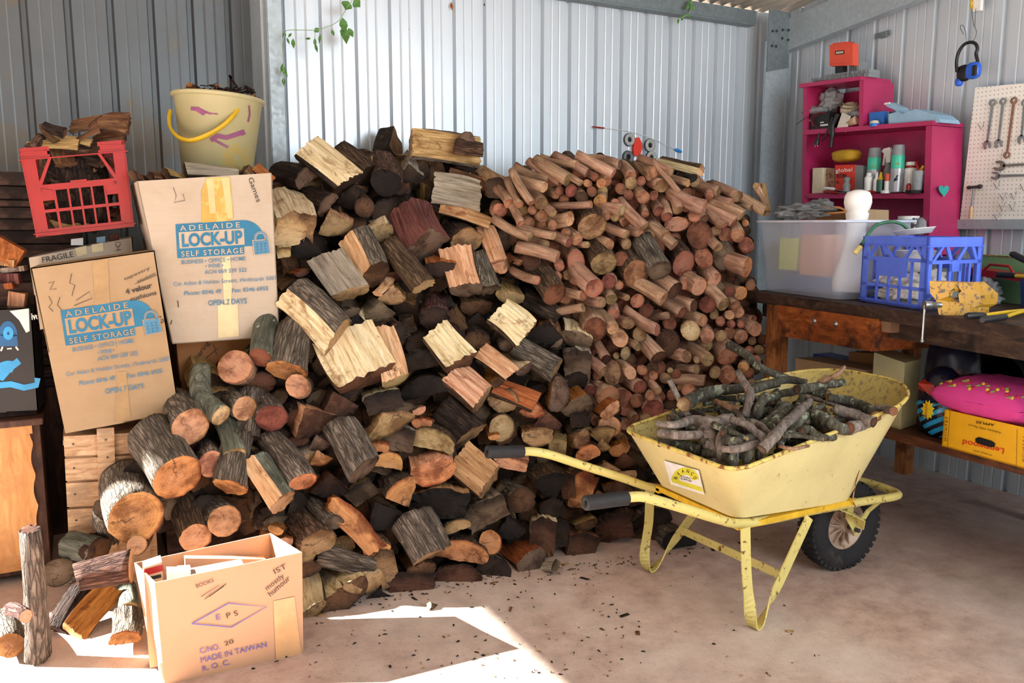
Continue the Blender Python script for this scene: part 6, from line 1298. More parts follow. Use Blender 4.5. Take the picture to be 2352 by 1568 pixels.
# ---------------------------------------------------------------- workbench
ZB = 1.05
F0, F1 = atz(1718, 668, ZB), atz(2352, 749, ZB); bd = (F1-F0).normalized(); F2 = F0+bd*2.6; bn = V((-bd.y, bd.x, 0)); bn = bn if bn.x > 0 else -bn
WB = empty('workbench', (3.6, 2.4, 0), 'old oil-stained timber workbench along the side wall', 'workbench')
e0 = F0+V((0, 0, 0)); b0 = V((4.22, e0.y+.10, ZB)); b2 = V((4.22, F2.y, ZB)); mb = MB()
top = [e0, F2, b2, b0]; vs = top+[p-V((0, 0, .055)) for p in top]; mb.add(vs, [(0,1,2,3),(7,6,5,4),(0,4,5,1),(1,5,6,2),(2,6,7,3),(3,7,4,0)])
mb.build('bench_top', M_BENCH, WB)
onb = lambda d: (lambda x, y: atp(x, y, F0+bn*d, bn))
def post(x0, x1, yt, d, w_=.07, zt=ZB-.055, m=M_LEG):
    a, b = onb(d)(x0, yt), onb(d)(x1, yt); mb = MB(); q = [V((a.x, a.y, zt)), V((b.x, b.y, zt)), V((b.x, b.y, 0)), V((a.x, a.y, 0))]; mb.quadbox(q, bn*w_); return mb
post(1762, 1788, 700, .05).build('leg', M_LEG, WB)
for s_ in (1.0, 2.45):
    mb = MB(); a = F0+bd*s_+bn*.95; mb.box((a.x, a.y-.035, 0), (a.x+.07, a.y+.035, ZB-.055)); mb.build('leg', M_LEG, WB)
mb = MB(); a = F0+bd*.15+bn*.95; mb.box((a.x, a.y-.035, 0), (a.x+.07, a.y+.035, ZB-.055)); mb.build('leg', M_LEG, WB)
mb = MB(); a = F0+bd*2.5+bn*.05; mb.box((a.x, a.y-.035, 0), (a.x+.07, a.y+.035, ZB-.055)); mb.build('leg', M_LEG, WB)
q = [onb(.02)(1724, 700), onb(.02)(1765, 702), onb(.02)(1765, 740), onb(.02)(1724, 735)]
mb = MB(); a, b = F0+bd*.05+bn*.06, F0+bd*2.5+bn*.06; mb.quadbox([V((a.x, a.y, ZB-.055)), V((b.x, b.y, ZB-.055)), V((b.x, b.y, ZB-.13)), V((a.x, a.y, ZB-.13))], bn*.03); mb.build('apron', M_BENCH, WB)
# lower shelf
ZS = .50
G0, G1 = atz(1800, 925, ZS), atz(2352, 1068, ZS); gd = (G1-G0).normalized(); gn = V((-gd.y, gd.x, 0)); gn = gn if gn.x > 0 else -gn; G2 = G0+gd*2.4
mb = MB(); q = [G0, G2, G2-V((0, 0, .04)), G0-V((0, 0, .04))]; mb.quadbox(q, gn*.62); mb.build('lower_shelf', M_SHELFBD, WB)
# drawer
dn = bn; on_ = onb(-.015); q = [on_(1784, 700), on_(2013, 733), on_(2001, 807), on_(1796, 772)]
mb = MB(); mb.quadbox(q, dn*.02); DR = mb.build('drawer', M_DRAWER, WB)
mb = MB(); q2 = [p+dn*.02 for p in q]; q2 = [q2[0]+V((0, 0, -.01)), q2[1]+V((0, 0, -.004)), q2[2], q2[3]]
mb.quadbox([q2[0], q2[1], q2[2], q2[3]], dn*.42); mb.build('drawer_box', M_DRAWER, DR)
for x, y in ((1871, 737), (1920, 744)):
    c = on_(x, y); mb = MB(); mb.lathe([(.013, 0), (.014, .003), (.009, .007), (.004, .009)], c, 14, axis=-dn); mb.build('bolt_head', M_STEEL, DR)
mb = MB(); q = [on_(2012, 728), on_(2034, 731), on_(2032, 765), on_(2012, 762)]; mb.quadbox([p+dn*.03 for p in q], dn*.05); mb.build('drawer_runner', plain('worn_runner_timber', '#8a6a52', .7, 0, .2), WB)
# ---------------------------------------------------------------- plastic tub on the bench
def m_tub():
    m = NT('frosted_translucent_plastic'); tr = m.n('BsdfTransparent'); tr.inputs[0].default_value = (.86, .90, .96, 1); mx = m.n('MixShader'); mx.inputs[0].default_value = .60
    m.p.inputs['Base Color'].default_value = srgb('#dfe6f2'); m.p.inputs['Roughness'].default_value = .35
    tl = m.n('BsdfTranslucent'); tl.inputs[0].default_value = srgb('#e6ecf6'); m2 = m.n('MixShader'); m2.inputs[0].default_value = .4
    m.l(m.p.outputs[0], m2.inputs[1]); m.l(tl.outputs[0], m2.inputs[2]); m.l(m2.outputs[0], mx.inputs[1]); m.l(tr.outputs[0], mx.inputs[2]); m.l(mx.outputs[0], m.out.inputs[0]); return m.m
M_TUB = m_tub(); M_TUBR = plain('tub_rim_plastic', '#c5cee0', .4, 0, .04)
TA, TB = atz(1752, 668, ZB), atz(1925, 690, ZB); TU = empty('storage_tub', ((TA.x+TB.x)/2+.15, (TA.y+TB.y)/2, ZB), 'large frosted plastic storage tub at the corner end of the bench', 'tub')
td = (TB-TA).normalized(); tn = V((-td.y, td.x, 0)); tn = tn if tn.x > 0 else -tn; Lt, Wt = (TB-TA).length, .36; zr = vp(TB)(1935, 505).z
def trect(ins, z, L=Lt, W=Wt, r=.05, n=5):
    P = rrect(-L/2+ins, L/2-ins, -W/2+ins, W/2-ins, r, r, n); c = (TA+TB)/2+tn*(W/2); return [V((c.x, c.y, z))+td*p[0]+tn*p[1] for p in P]
RR = [trect(0, ZB+.004), trect(-.004, ZB+.03), trect(-.030, zr-.03), trect(-.032, zr-.012), trect(-.048, zr-.010), trect(-.050, zr)]
n_ = len(RR[0]); vs = [p for r_ in RR for p in r_]
mb = MB(); mb.add(vs[:4*n_], [(k*n_+i, k*n_+(i+1) % n_, (k+1)*n_+(i+1) % n_, (k+1)*n_+i) for k in range(3) for i in range(n_)], 0, True); mb.add(RR[0], [tuple(range(n_))]); mb.build('tub_body', M_TUB, TU, fixn=False)
mb = MB(); inr = trect(-.030, zr); vv = RR[3]+RR[4]+RR[5]+inr; mb.add(vv, [(k*n_+i, k*n_+(i+1) % n_, (k+1)*n_+(i+1) % n_, (k+1)*n_+i) for k in range(3) for i in range(n_)]+[(3*n_+i, 3*n_+(i+1) % n_, (i+1) % n_, i) for i in range(n_)]); mb.build('tub_rim', M_TUBR, TU)
tc_ = (TA+TB)/2+tn*(Wt/2)
def tb(u, v, z, du, dv, dz): # box in tub frame
    mb = MB(); o_ = tc_+td*u+tn*v; q = [o_+V((0, 0, z+dz-tc_.z)), o_+td*du+V((0, 0, z+dz-tc_.z)), o_+td*du+V((0, 0, z-tc_.z)), o_+V((0, 0, z-tc_.z))]; mb.quadbox(q, tn*dv); return mb
thing(tb(-.22, -.14, ZB+.12, .13, .18, .16), 'plastic_container', plain('lime_plastic', '#d9e27c', .5), 'lime yellow container seen through the frosted tub', 'container')
thing(tb(-.06, -.13, ZB+.10, .18, .2, .20), 'cardboard_packet', plain('dusty_pink_card', '#dda58c', .6), 'dusty pink packet seen through the frosted tub', 'packet')
thing(tb(-.22, -.10, ZB+.012, .42, .22, .09), 'folded_cloth', plain('blue_cloth', '#5f7fae', .8), 'blue folded cloth at the bottom of the frosted tub', 'cloth')
# white foam form standing in the tub
P0 = aty(1965, 620, tc_.y-.13*abs(td.y)); c = tc_+td*(Lt/2-.10)+tn*(-.06); zz = lambda y: vp(c)(1965, y).z; s_ = pxs(c); cx = vp(c)(1965, 560)
mb = MB(); pr = [(.001, zz(500)-.002), (22/s_, zz(500)), (26/s_, zz(490)), (25/s_, zz(485)), (20/s_, zz(483))]
mb.lathe([(44/s_, zz(668)), (46/s_, zz(640)), (32/s_, zz(600)), (22/s_, zz(560)), (20/s_, zz(520)), (24/s_, zz(500)), (25/s_, zz(490)), (22/s_, zz(486)), (27/s_, zz(478)), (30/s_, zz(465)), (29/s_, zz(452)), (24/s_, zz(441)), (10/s_, zz(436)), (.001, zz(435))], (cx.x, cx.y, 0), 28)
thing(mb, 'foam_form', plain('white_foam', '#eceae6', .75, 0, .03), 'white rounded polystyrene form standing in the tub', 'foam form')
def crumple(name, c, r, mat, label, cat, seed, amp=.5, fr=2.6, sub=4):
    mb = MB(); mb.blob(c, r, 0, sub, amp, fr, seed); o = mb.build(name, mat); return lab(o, label, cat)
def m_film(name, col, a=.35):
    m = NT(name); tr = m.n('BsdfTransparent'); mx = m.n('MixShader'); mx.inputs[0].default_value = a; m.p.inputs['Base Color'].default_value = srgb(col); m.p.inputs['Roughness'].default_value = .22
    m.bump(m.noise(m.coord((1,1,1), rand=False), 45, 4, .6, 1.0), .9, .01); m.l(m.p.outputs[0], mx.inputs[1]); m.l(tr.outputs[0], mx.inputs[2]); m.l(mx.outputs[0], m.out.inputs[0]); return m.m
M_FILM = m_film('clear_grey_plastic_film', '#aab0b4', .35); M_FILM2 = m_film('smoky_plastic_film', '#878b8c', .2)
c = tc_+td*(-.12); c.z = zr+.03; a_ = vp(c)
mb = MB(); mb.blob(a_(1850, 484), (.10, .13, .035), 0, 4, .7, 3.2, 3); mb.blob(a_(1885, 474), (.05, .07, .035), 0, 3, .6, 3.2, 8); mb.blob(a_(1808, 491), (.06, .06, .02), 0, 3, .6, 3.2, 6); thing(mb, 'plastic_bag', M_FILM2, 'crumpled grey plastic bag draped over the tub', 'plastic bag')
mb = MB(); c0, c1 = a_(1880, 494), a_(1950, 488); mb.ribbon([c0, (c0+c1)/2+V((0, 0, .01)), c1], tn, .16, .012); mb.ribbon([c0+V((0, 0, -.012)), c1+V((0, 0, -.014))], tn, .18, .01); thing(mb, 'flattened_cardboard', M_CARDB, 'brown flattened cardboard lying on the tub', 'cardboard')
c = tc_+tn*.27; a_ = vp(c); q = [a_(1975, 480), a_(2012, 482), a_(2012, 512), a_(1975, 512)]; mb = MB(); mb.quadbox(q, tn*.08); thing(mb, 'cardboard_box', M_CARD, 'tan cardboard box behind the white foam form', 'box')
# ---------------------------------------------------------------- magenta shelf unit
XF = 3.96; fs_ = lambda x, y: atx(x, y, XF); DX = V((.25, 0, 0))
SH = empty('shelf_unit', (4.08, 3.3, ZB), 'magenta painted wooden shelf unit with a teal heart, standing on the bench', 'shelf unit')
def pl(name, pts, dv=DX, m=M_PINK, par=None, off=0):
    mb = MB(); mb.quadbox([fs_(*p)+V((off, 0, 0)) for p in pts], dv); return mb.build(name, m, par or SH)
pl('top_board', [(1839, 193), (1981, 175), (1981, 184), (1839, 202)], DX+V((.0, 0, 0)), off=-.015)
pl('side_panel', [(1845, 201), (1853, 200), (1851, 600), (1839, 600)])
pl('side_panel', [(1974, 185), (1984, 184), (1982, 290), (1972, 290)])
pl('shelf_board', [(1848, 299), (2146, 277), (2146, 287), (1848, 310)], DX+V((0.0, 0, 0)), off=-.012)
pl('side_panel', [(2127, 289), (2141, 288), (2133, 585), (2117, 585)])
pl('shelf_board', [(1850, 444), (2122, 444), (2122, 456), (1848, 455)])
pl('back_panel', [(1856, 210), (1976, 192), (1974, 292), (1854, 308)], V((.008, 0, 0)), off=.235)
q = [(1850, 305), (2134, 288), (2124, 590), (1844, 590)]; pl('back_panel', q, V((.008, 0, 0)), off=.235)
# teal heart on the outer side panel
ys = fs_(2139, 430).y; onside = lambda x, y: aty(x, y, ys-.002)
D = Decal(onside, .001); P = []
for i in range(32):
    t = 2*pi*i/32; P.append((2168+12*(sin(t)**3), 437-(11*cos(t)-4.5*cos(2*t)-1.6*cos(3*t)-.6*cos(4*t))*1.12*1.0))
# the panel tapers slightly, so lay it just proud of the nearest edge
D = Decal(lambda x, y: aty(x, y, min(fs_(2141, 288).y, fs_(2133, 585).y)-.0), .004); D.quad(P, 0); D.build('heart', [M_TEAL], SH)
def at_shelf(y, d): return fs_(1990, y)+V((d, 0, 0))
def lat(name, x, yb, yt, prof, Xd, mats, lb, cat, grp=None, n=20, sq=1.0):
    """upright turned thing: x, base row, top row; prof list of (radius px, fraction of height, material)"""
    P0 = atx(x, yb, XF+Xd); s_ = pxs(P0); zt_ = vp(P0)(x, yt).z; H_ = zt_-P0.z; mb = MB(); seg = []
    for i in range(len(prof)-1):
        a, b = prof[i], prof[i+1]; mb.lathe([(max(a[0], .01)/s_, a[1]*H_), (max(b[0], .01)/s_, b[1]*H_)], P0, n, mat=(a[2] if len(a) > 2 else 0), smooth=True, sy=sq)
    return thing(mb, name, mats, lb, cat, grp)
def bx(name, pts, Xd, dv, mats, lb, cat, grp=None):
    mb = MB(); mb.quadbox([atx(p[0], p[1], XF+Xd) for p in pts], V(dv)); return thing(mb, name, mats, lb, cat, grp)
# top: orange case on a grey stand
OC = empty('orange_case', atx(1930, 180, XF+.10), 'orange plastic case on a grey ribbed stand on top of the shelf unit', 'case')
mb = MB(); q = [atx(1905, 104, XF+.06), atx(1958, 99, XF+.06), atx(1958, 150, XF+.06), atx(1906, 152, XF+.06)]; mb.quadbox(q, (.05, 0, 0)); q = [atx(1913, 99, XF+.065), atx(1950, 95, XF+.065), atx(1956, 100, XF+.065), atx(1907, 105, XF+.065)]; mb.quadbox(q, (.04, 0, 0)); mb.build('shell', M_ORANGE, OC)
mb = MB(); q = [atx(1905, 142, XF+.055), atx(1958, 140, XF+.055), atx(1958, 144, XF+.055), atx(1906, 146, XF+.055)]; mb.quadbox(q, (.008, 0, 0)); mb.build('ridge', M_ORANGE, OC)
D = Decal(lambda x, y: atx(x, y, XF+.059)); D.quad([(1918, 117), (1939, 115), (1939, 124), (1918, 126)], 0); D.quad([(1920, 119), (1937, 117), (1937, 122), (1920, 124)], 1, 1); D.build('nameplate', [M_BLACK, plain('silver_label', '#b9b2a2', .4)], OC)
mb = MB(); q = [atx(1918, 152, XF+.07), atx(1936, 151, XF+.07), atx(1936, 176, XF+.07), atx(1918, 178, XF+.07)]; mb.quadbox(q, (.03, 0, 0)); mb.build('bracket', M_BLACK, OC)
mb = MB(); q = [atx(1946, 150, XF+.05), atx(1949, 150, XF+.05), atx(1949, 176, XF+.05), atx(1946, 176, XF+.05)]; mb.quadbox(q, (.006, 0, 0)); mb.build('prong', M_STEEL, OC)
GS = empty('grey_stand', atx(1930, 185, XF+.05), 'grey ribbed plastic stand in steps on top of the shelf unit', 'stand')
for pts, d in (([(1864, 180), (1995, 168), (1995, 176), (1864, 187)], .03), ([(1894, 172), (1996, 158), (1996, 170), (1894, 180)], .06), ([(1920, 160), (1972, 140), (1972, 162), (1920, 172)], .12)):
    mb = MB(); mb.quadbox([atx(p[0], p[1], XF+d) for p in pts], (.09, 0, 0))
    for k in range(10):
        t = k/10; a = atx(lerp(pts[0][0], pts[1][0], t+.03), lerp(pts[0][1], pts[1][1], t+.03), XF+d-.003); b = atx(lerp(pts[3][0], pts[2][0], t+.03), lerp(pts[3][1], pts[2][1], t+.03), XF+d-.003); mb.tube([a, b], .003, 6)
    mb.build('step', M_GREY, GS)
# upper compartment
bx('battery_charger', [(1852, 262), (1905, 258), (1905, 296), (1852, 301)], .02, (.10, 0, 0), M_BLACK, 'black battery charger with red leads in the upper compartment', 'charger')
D = Decal(lambda x, y: atx(x, y, XF+.019)); D.text('12V', 1854, 280, 1862, 279, 0, 0, h=5); D.quad([(1884, 286), (1902, 284), (1902, 288), (1884, 290)], 0); D.quad([(1884, 280), (1892, 279), (1892, 282), (1884, 283)], 0); D.mb.build('printed_marks', [M_WHITE, M_RED], bpy.data.objects['battery_charger'])
mb = MB(); mb.tube(smoothpath([atx(x, y, XF+.008) for x, y in ((1868, 290), (1862, 275), (1870, 263), (1885, 258), (1900, 262))], 4), .0022, 6); mb.tube(smoothpath([atx(x, y, XF+.008) for x, y in ((1878, 294), (1866, 280), (1872, 268), (1880, 262))], 4), .0022, 6); mb.build('lead', M_RED, bpy.data.objects['battery_charger'])
mb = MB(); mb.tube(smoothpath([atx(x, y, XF-.01) for x, y in ((1829, 286), (1845, 274), (1858, 268))], 4), .002, 6); mb.build('probe', M_BLACK, bpy.data.objects['battery_charger'])
PLG = empty('power_lead', atx(1880, 330, XF-.03), 'black power lead and plug hanging over the shelf edge', 'cable')
mb = MB(); mb.tube(smoothpath([atx(x, y, XF-.025) for x, y in ((1912, 270), (1905, 290), (1893, 318), (1888, 322))], 4), .005, 8); mb.tube(smoothpath([atx(x, y, XF-.02) for x, y in ((1925, 262), (1912, 290), (1912, 310), (1908, 338))], 4), [.012]*5+[.016]*4+[.010]*4, 8); mb.tube(smoothpath([atx(x, y, XF-.025) for x, y in ((1882, 304), (1880, 314), (1876, 322))], 4), .004, 8); mb.build('cord', M_BLACK, PLG)
mb = MB(); a, b = atx(1880, 312, XF-.03), atx(1875, 332, XF-.03); mb.tube([a, lerp(a, b, .4), lerp(a, b, .5), b], [.006, .009, .014, .015], 10); mb.build('plug', M_BLACK, PLG)
mb = MB(); [mb.tube([atx(x, 331, XF-.03), atx(x, 337, XF-.03)], .002, 6) for x in (1872, 1878)]; mb.build('pin', M_STEEL, PLG)
c = atx(1903, 240, XF+.10); mb = MB(); mb.blob(atx(1908, 232, XF+.12), (.06, .07, .07), 0, 4, .45, 2.4, 4); mb.blob(atx(1872, 254, XF+.06), (.04, .08, .025), 0, 3, .5, 3, 2); thing(mb, 'plastic_bag', M_FILM, 'puffed clear plastic bag in the upper shelf compartment', 'plastic bag')
mb = MB(); mb.blob(atx(1952, 252, XF+.09), (.05, .055, .045), 0, 4, .08, 2, 1, None); RS = thing(mb, 'dust_mask', M_CREAM, 'round cream dust mask in the upper shelf compartment', 'mask')
mb = MB(); 
for k, (yy, rx) in enumerate(((240, 16), (248, 21))): mb.tube([atx(1952+rx*cos(radians(a)), yy+6*sin(radians(a))-4, XF+.045-.012*sin(radians(a))) for a in range(0, 181, 20)], .004, 6)
mb.build('strap', plain('mask_strap', '#8a7c5c', .6), RS)
mb = MB(); mb.blob(atx(1962, 262, XF+.045), (.02, .04, .022), 0, 3, .4, 3, 9); thing(mb, 'foil_scrap', M_FILM, 'crumpled foil scrap beside the dust mask', 'foil')
bx('white_card', [(1934, 258), (1952, 266), (1942, 303), (1921, 297)], -.01, (.008, 0, 0), plain('off_white_card', '#d6d0c3', .6), 'off-white folded card leaning over the shelf edge', 'card')
mb = MB(); a = atx(1948, 283, XF+.01); mb.lathe([(.001, 0), (.02, 0), (.024, .05), (.024, .055)], a, 18, axis=V((0, -1, .2))); thing(mb, 'beige_cup', plain('beige_plastic', '#c9a88a', .5), 'beige cup lying on its side beside the folded card', 'cup')
# on the long shelf
bx('blue_carton', [(1996, 259), (2030, 255), (2030, 287), (1997, 290)], .03, (.09, 0, 0), M_ROYAL, 'small royal blue carton on the long shelf', 'box')
bx('grey_block', [(2030, 256), (2042, 256), (2042, 286), (2031, 287)], .06, (.06, 0, 0), M_GREY, 'grey block between blue carton and light blue container', 'block')
lat('small_jar', 2008, 291, 276, [(10, 0), (11, .4), (11, .5, 1), (8, .9, 1), (1, 1)], -.002, [M_ROYAL, M_CREAM], 'small blue jar with a cream lid before the blue carton', 'jar')
# light blue oil container lying down
OCN = empty('oil_container', atx(2100, 290, XF+.08), 'light blue plastic drain container with a spout on the long shelf', 'container')
f_ = lambda x, y: atx(x, y, XF+.01)
mb = MB(); mb.poly([f_(x, y) for x, y in ((2041, 262), (2062, 256), (2072, 262), (2103, 250), (2142, 262), (2156, 273), (2160, 281), (2041, 287))], (.16, 0, 0)); mb.build('container_body', M_SKY, OCN)
mb = MB(); mb.poly([f_(x, y)+V((.03, 0, 0)) for x, y in ((2026, 236), (2034, 234), (2060, 246), (2070, 260), (2060, 264), (2044, 250), (2028, 244))], (.06, 0, 0)); mb.build('spout', M_SKY, OCN)
mb = MB(); mb.tube([f_(2025, 238)+V((.025, 0, 0)), f_(2036, 236)+V((.025, 0, 0))], .006, 8); mb.build('spout_lip', M_WHITE, OCN)
# middle compartment
bx('soap_container', [(1867, 386), (1889, 385), (1887, 443), (1865, 444)], .02, (.10, 0, 0), M_CREAM, 'cream plastic container standing at the end of the middle shelf', 'container')
bx('picture_carton', [(1890, 387), (1917, 387), (1916, 442), (1889, 443)], .05, (.06, 0, 0), plain('brown_patterned_card', '#b48d72', .6, 0, .3, 30, col2='#7d4a38', thr=(.52, 30)), 'brown patterned carton beside the cream container', 'box')
RC = bx('red_carton', [(1918, 379), (1961, 378), (1960, 436), (1918, 437)], .02, (.07, 0, 0), plain('red_card', '#e23a22', .5), 'red carton with white and black lettering on the middle shelf', 'box')
D = Decal(lambda x, y: atx(x, y, XF+.019)); D.text('global', 1919, 396, 1958, 393, 0, .01, h=9); D.text('KON', 1922, 409, 1944, 407, 1, .03, h=9); D.text('6', 1921, 422, 1927, 421, 1, .02, h=8); D.build('printed_lettering', [M_WHITE, M_BLACK], RC)
bx('grey_carton', [(1962, 379), (1983, 380), (1982, 440), (1961, 438)], .03, (.06, 0, 0), M_GREY, 'grey box side standing beside the red carton', 'box')
mb = MB(); c = atx(1945, 358, XF+.08); mb.blob(c, (.06, .085, .035), 0, 4, .10, 1.5, 5, None, 3.0); thing(mb, 'car_sponge', plain('mustard_sponge', '#c39a26', .85, 0, .12, 8, bump=.5), 'mustard yellow sponge on top of the red carton', 'sponge')
M_CAN = plain('silver_spray_can', '#a9aab0', .35, .4); M_CANT = plain('turquoise_band', '#3fbf9f', .4)
for x, yt, yb, lb in ((2004, 340, 440, 'silver spray can with turquoise band, partly behind small bottles'), (2058, 333, 442, 'taller silver spray can with turquoise band, in front')):
    c_ = lat('spray_can', x, yb, yt, [(13.5, 0), (14.5, .02), (14.5, .50, 1), (14.5, .50, 1), (14.5, .76, 1), (14, .78, 2), (14, .80, 2), (12.5, .97, 2), (12, 1.0, 2), (1, 1.0, 2)], .05 if x < 2020 else .02, [M_CAN, M_CANT, M_GREY], lb, 'spray can', 'spray cans on the middle shelf')
    D = Decal(lambda a, b, x=x: atx(a, b, XF+(.05 if x < 2020 else .02)-14.4/pxs(atx(x, 400, XF))*.93), .001); D.text('WC-50' if x < 2020 else '400', x-6, 385 if x < 2020 else 379, x+8, 384 if x < 2020 else 378, 0, .01, h=5)
    if x > 2020: D.line([(2048, 424), (2054, 415), (2062, 402)], 3, 1); D.line([(2050, 408), (2058, 414), (2062, 410)], 3, 1)
    D.build('printed_marks', [M_YEL, M_BLACK], c_)
SPB = empty('spray_bottle', atx(2033, 440, XF+.09), 'spray bottle with white trigger head behind the cans', 'bottle')
s_ = pxs(atx(2036, 440, XF+.10)); mb = MB(); P0 = atx(2036, 441, XF+.10); mb.lathe([(11/s_, 0), (11/s_, 45/s_), (5/s_, 60/s_), (5/s_, 72/s_)], P0, 16); mb.build('bottle_body', M_FILM, SPB)
mb = MB(); h_ = lambda x, y: atx(x, y, XF+.08); mb.poly([h_(x, y) for x, y in ((2030, 341), (2043, 338), (2046, 345), (2044, 372), (2036, 374), (2034, 358), (2029, 380), (2026, 379), (2030, 352), (2024, 348))], (.015, 0, 0)); mb.build('trigger_head', M_WHITE, SPB)
SM = [('glue_bottle', 1994, 440, 397, [(9, 0), (9.5, .5), (9.5, .75), (6, .85, 0), (6, 1.0, 0), (1, 1)], [M_WHITE], 'white capped bottle beside the spray can'), ('glue_bottle', 2012, 440, 395, [(7, 0), (7.5, .45), (7, .62), (4, .70, 0), (2, 1, 0)], [M_WHITE], 'small white pointed nozzle bottle'),
 ('glue_bottle', 2021, 441, 395, [(8, 0), (8.5, .5), (8, .62, 1), (5, .70, 1), (2, 1, 1)], [plain('dark_green_bottle', '#2f5a4c', .4), M_YEL], 'dark green bottle with yellow pointed cap'), ('glue_tube', 2037, 441, 399, [(6, 0), (7, .6, 1), (6, .62, 1), (7, 1, 1), (1, 1)], [M_WHITE, M_ORANGE], 'white tube with orange top among the bottles'),
 ('white_canister', 2090, 441, 372, [(16, 0), (16, .76), (14, .8, 1), (14, .86, 1), (13, .88, 0), (12, 1, 0), (1, 1)], [M_WHITE, M_RED], 'white canister with a red band behind the glass'), ('small_red_bottle', 2086, 441, 412, [(5, 0), (5.5, .55), (2, .7, 1), (2, 1, 1)], [M_RED, M_WHITE], 'tiny red bottle with white tip beside the glass')]
for nm, x, yb, yt, pr, ms, lb in SM: lat(nm, x, yb, yt, pr, .075 if nm == 'white_canister' else .0, ms, lb, 'bottle')
lat('glass_tumbler', 2107, 442, 392, [(10, 0), (14, 1)], .01, [M_FILM], 'clear glass tumbler holding small bits, at the shelf end', 'glass')
lat('black_tray', 2100, 444, 437, [(18, 0), (20, 1), (1, 1)], .0, [M_BLACK], 'shallow black dish under the glass tumbler', 'dish')
lat('glue_tin', 2034, 444, 436, [(10, 0), (11, .8), (1, 1)], -.005, [M_WHITE], 'flat white tin at the shelf front', 'tin')
lat('wire_coil', 1944, 440, 405, [(8, 0), (9, .4), (6, .6), (8, .9), (1, 1)], .0, [M_GREY], 'small grey machine part before the red carton', 'machine part')
def driver(a, b, c_, hm, lb, X=-.012):
    A, B, C_ = atx(*a, XF+X), atx(*b, XF+X), atx(*c_, XF+X); e = empty('screwdriver', A, lb, 'screwdriver', 'screwdrivers on the middle shelf'); mb = MB(); mb.tube([A, lerp(A, B, .1), lerp(A, B, .9), B], [.006, .0085, .0085, .006], 10); mb.build('handle', hm, e); mb = MB(); mb.tube([B, C_], .0022, 8); mb.build('shaft', M_STEEL, e)
driver((1893, 432), (1918, 434), (1935, 439), M_WHITE, 'screwdriver with white handle before the red carton'); driver((1892, 440), (1925, 443), (1948, 442), M_RED, 'screwdriver with red handle at the shelf edge'); driver((1985, 440), (2012, 441), (2030, 441), M_RED, 'red and black screwdriver before the bottles')
driver((2104, 372), (2113, 396), (2118, 410), M_RED, 'red-handled screwdriver standing in the glass', .03); driver((2122, 380), (2112, 396), (2108, 410), M_YEL, 'yellow-handled screwdriver standing in the glass', .03)
# bottom compartment
lat('lidded_jar', 2085, 530, 496, [(20, 0), (20, .75), (23, .76, 1), (23, 1, 1), (1, 1)], -.06, [M_FILM, M_WHITE], 'plastic jar with white lid on the bench under the shelves', 'jar')
lat('chrome_tap', 2099, 535, 500, [(5, 0), (6, .2), (4, .4), (6, .6), (4, .8), (5, 1)], -.08, [M_STEEL], 'small chrome tap fitting beside the lidded jar', 'fitting')
mb = MB(); mb.blob(atx(2115, 520, XF-.05), (.025, .03, .045), 0, 3, .4, 3, 7); thing(mb, 'plastic_bag', M_FILM, 'small clear bag of fittings beside the chrome tap', 'plastic bag')
# ---------------------------------------------------------------- pegboard and tools
m = NT('white_pegboard'); v = m.coord((1, 1, 1), rand=False); sp = m.n('SeparateXYZ'); m.l(v, sp.inputs[0])
fy = m.math('SUBTRACT', m.math('FRACT', m.math('MULTIPLY', sp.outputs[1], 46.0)), .5); fz = m.math('SUBTRACT', m.math('FRACT', m.math('MULTIPLY', sp.outputs[2], 46.0)), .5)
dd = m.math('SQRT', m.math('ADD', m.math('MULTIPLY', fy, fy), m.math('MULTIPLY', fz, fz))); n1 = m.noise(v, 5, 4)
base = m.mix(m.maprange(n1, .55, .75, 0, .5), srgb('#eceae2'), srgb('#ddd3b0')); cc = m.mix(m.maprange(dd, .09, .15, 1, 0), base, srgb('#77746e')); M_PEG = m.done(cc, .6)
XPG = 4.20; pg = lambda x, y: atx(x, y, XPG)
tl_, bl_ = pg(2240, 201), pg(2205, 504); tr_ = tl_ + (pg(2352, 191)-tl_)*2.2; br_ = bl_+(pg(2352, 506)-bl_)*2.0
mb = MB(); mb.quadbox([tl_, tr_, br_, bl_], (.005, 0, 0)); PB = thing(mb, 'pegboard', M_PEG, 'white perforated pegboard with spanners on the side wall', 'pegboard')
pt = lambda x, y, d=.014: atx(x, y, XPG-d)
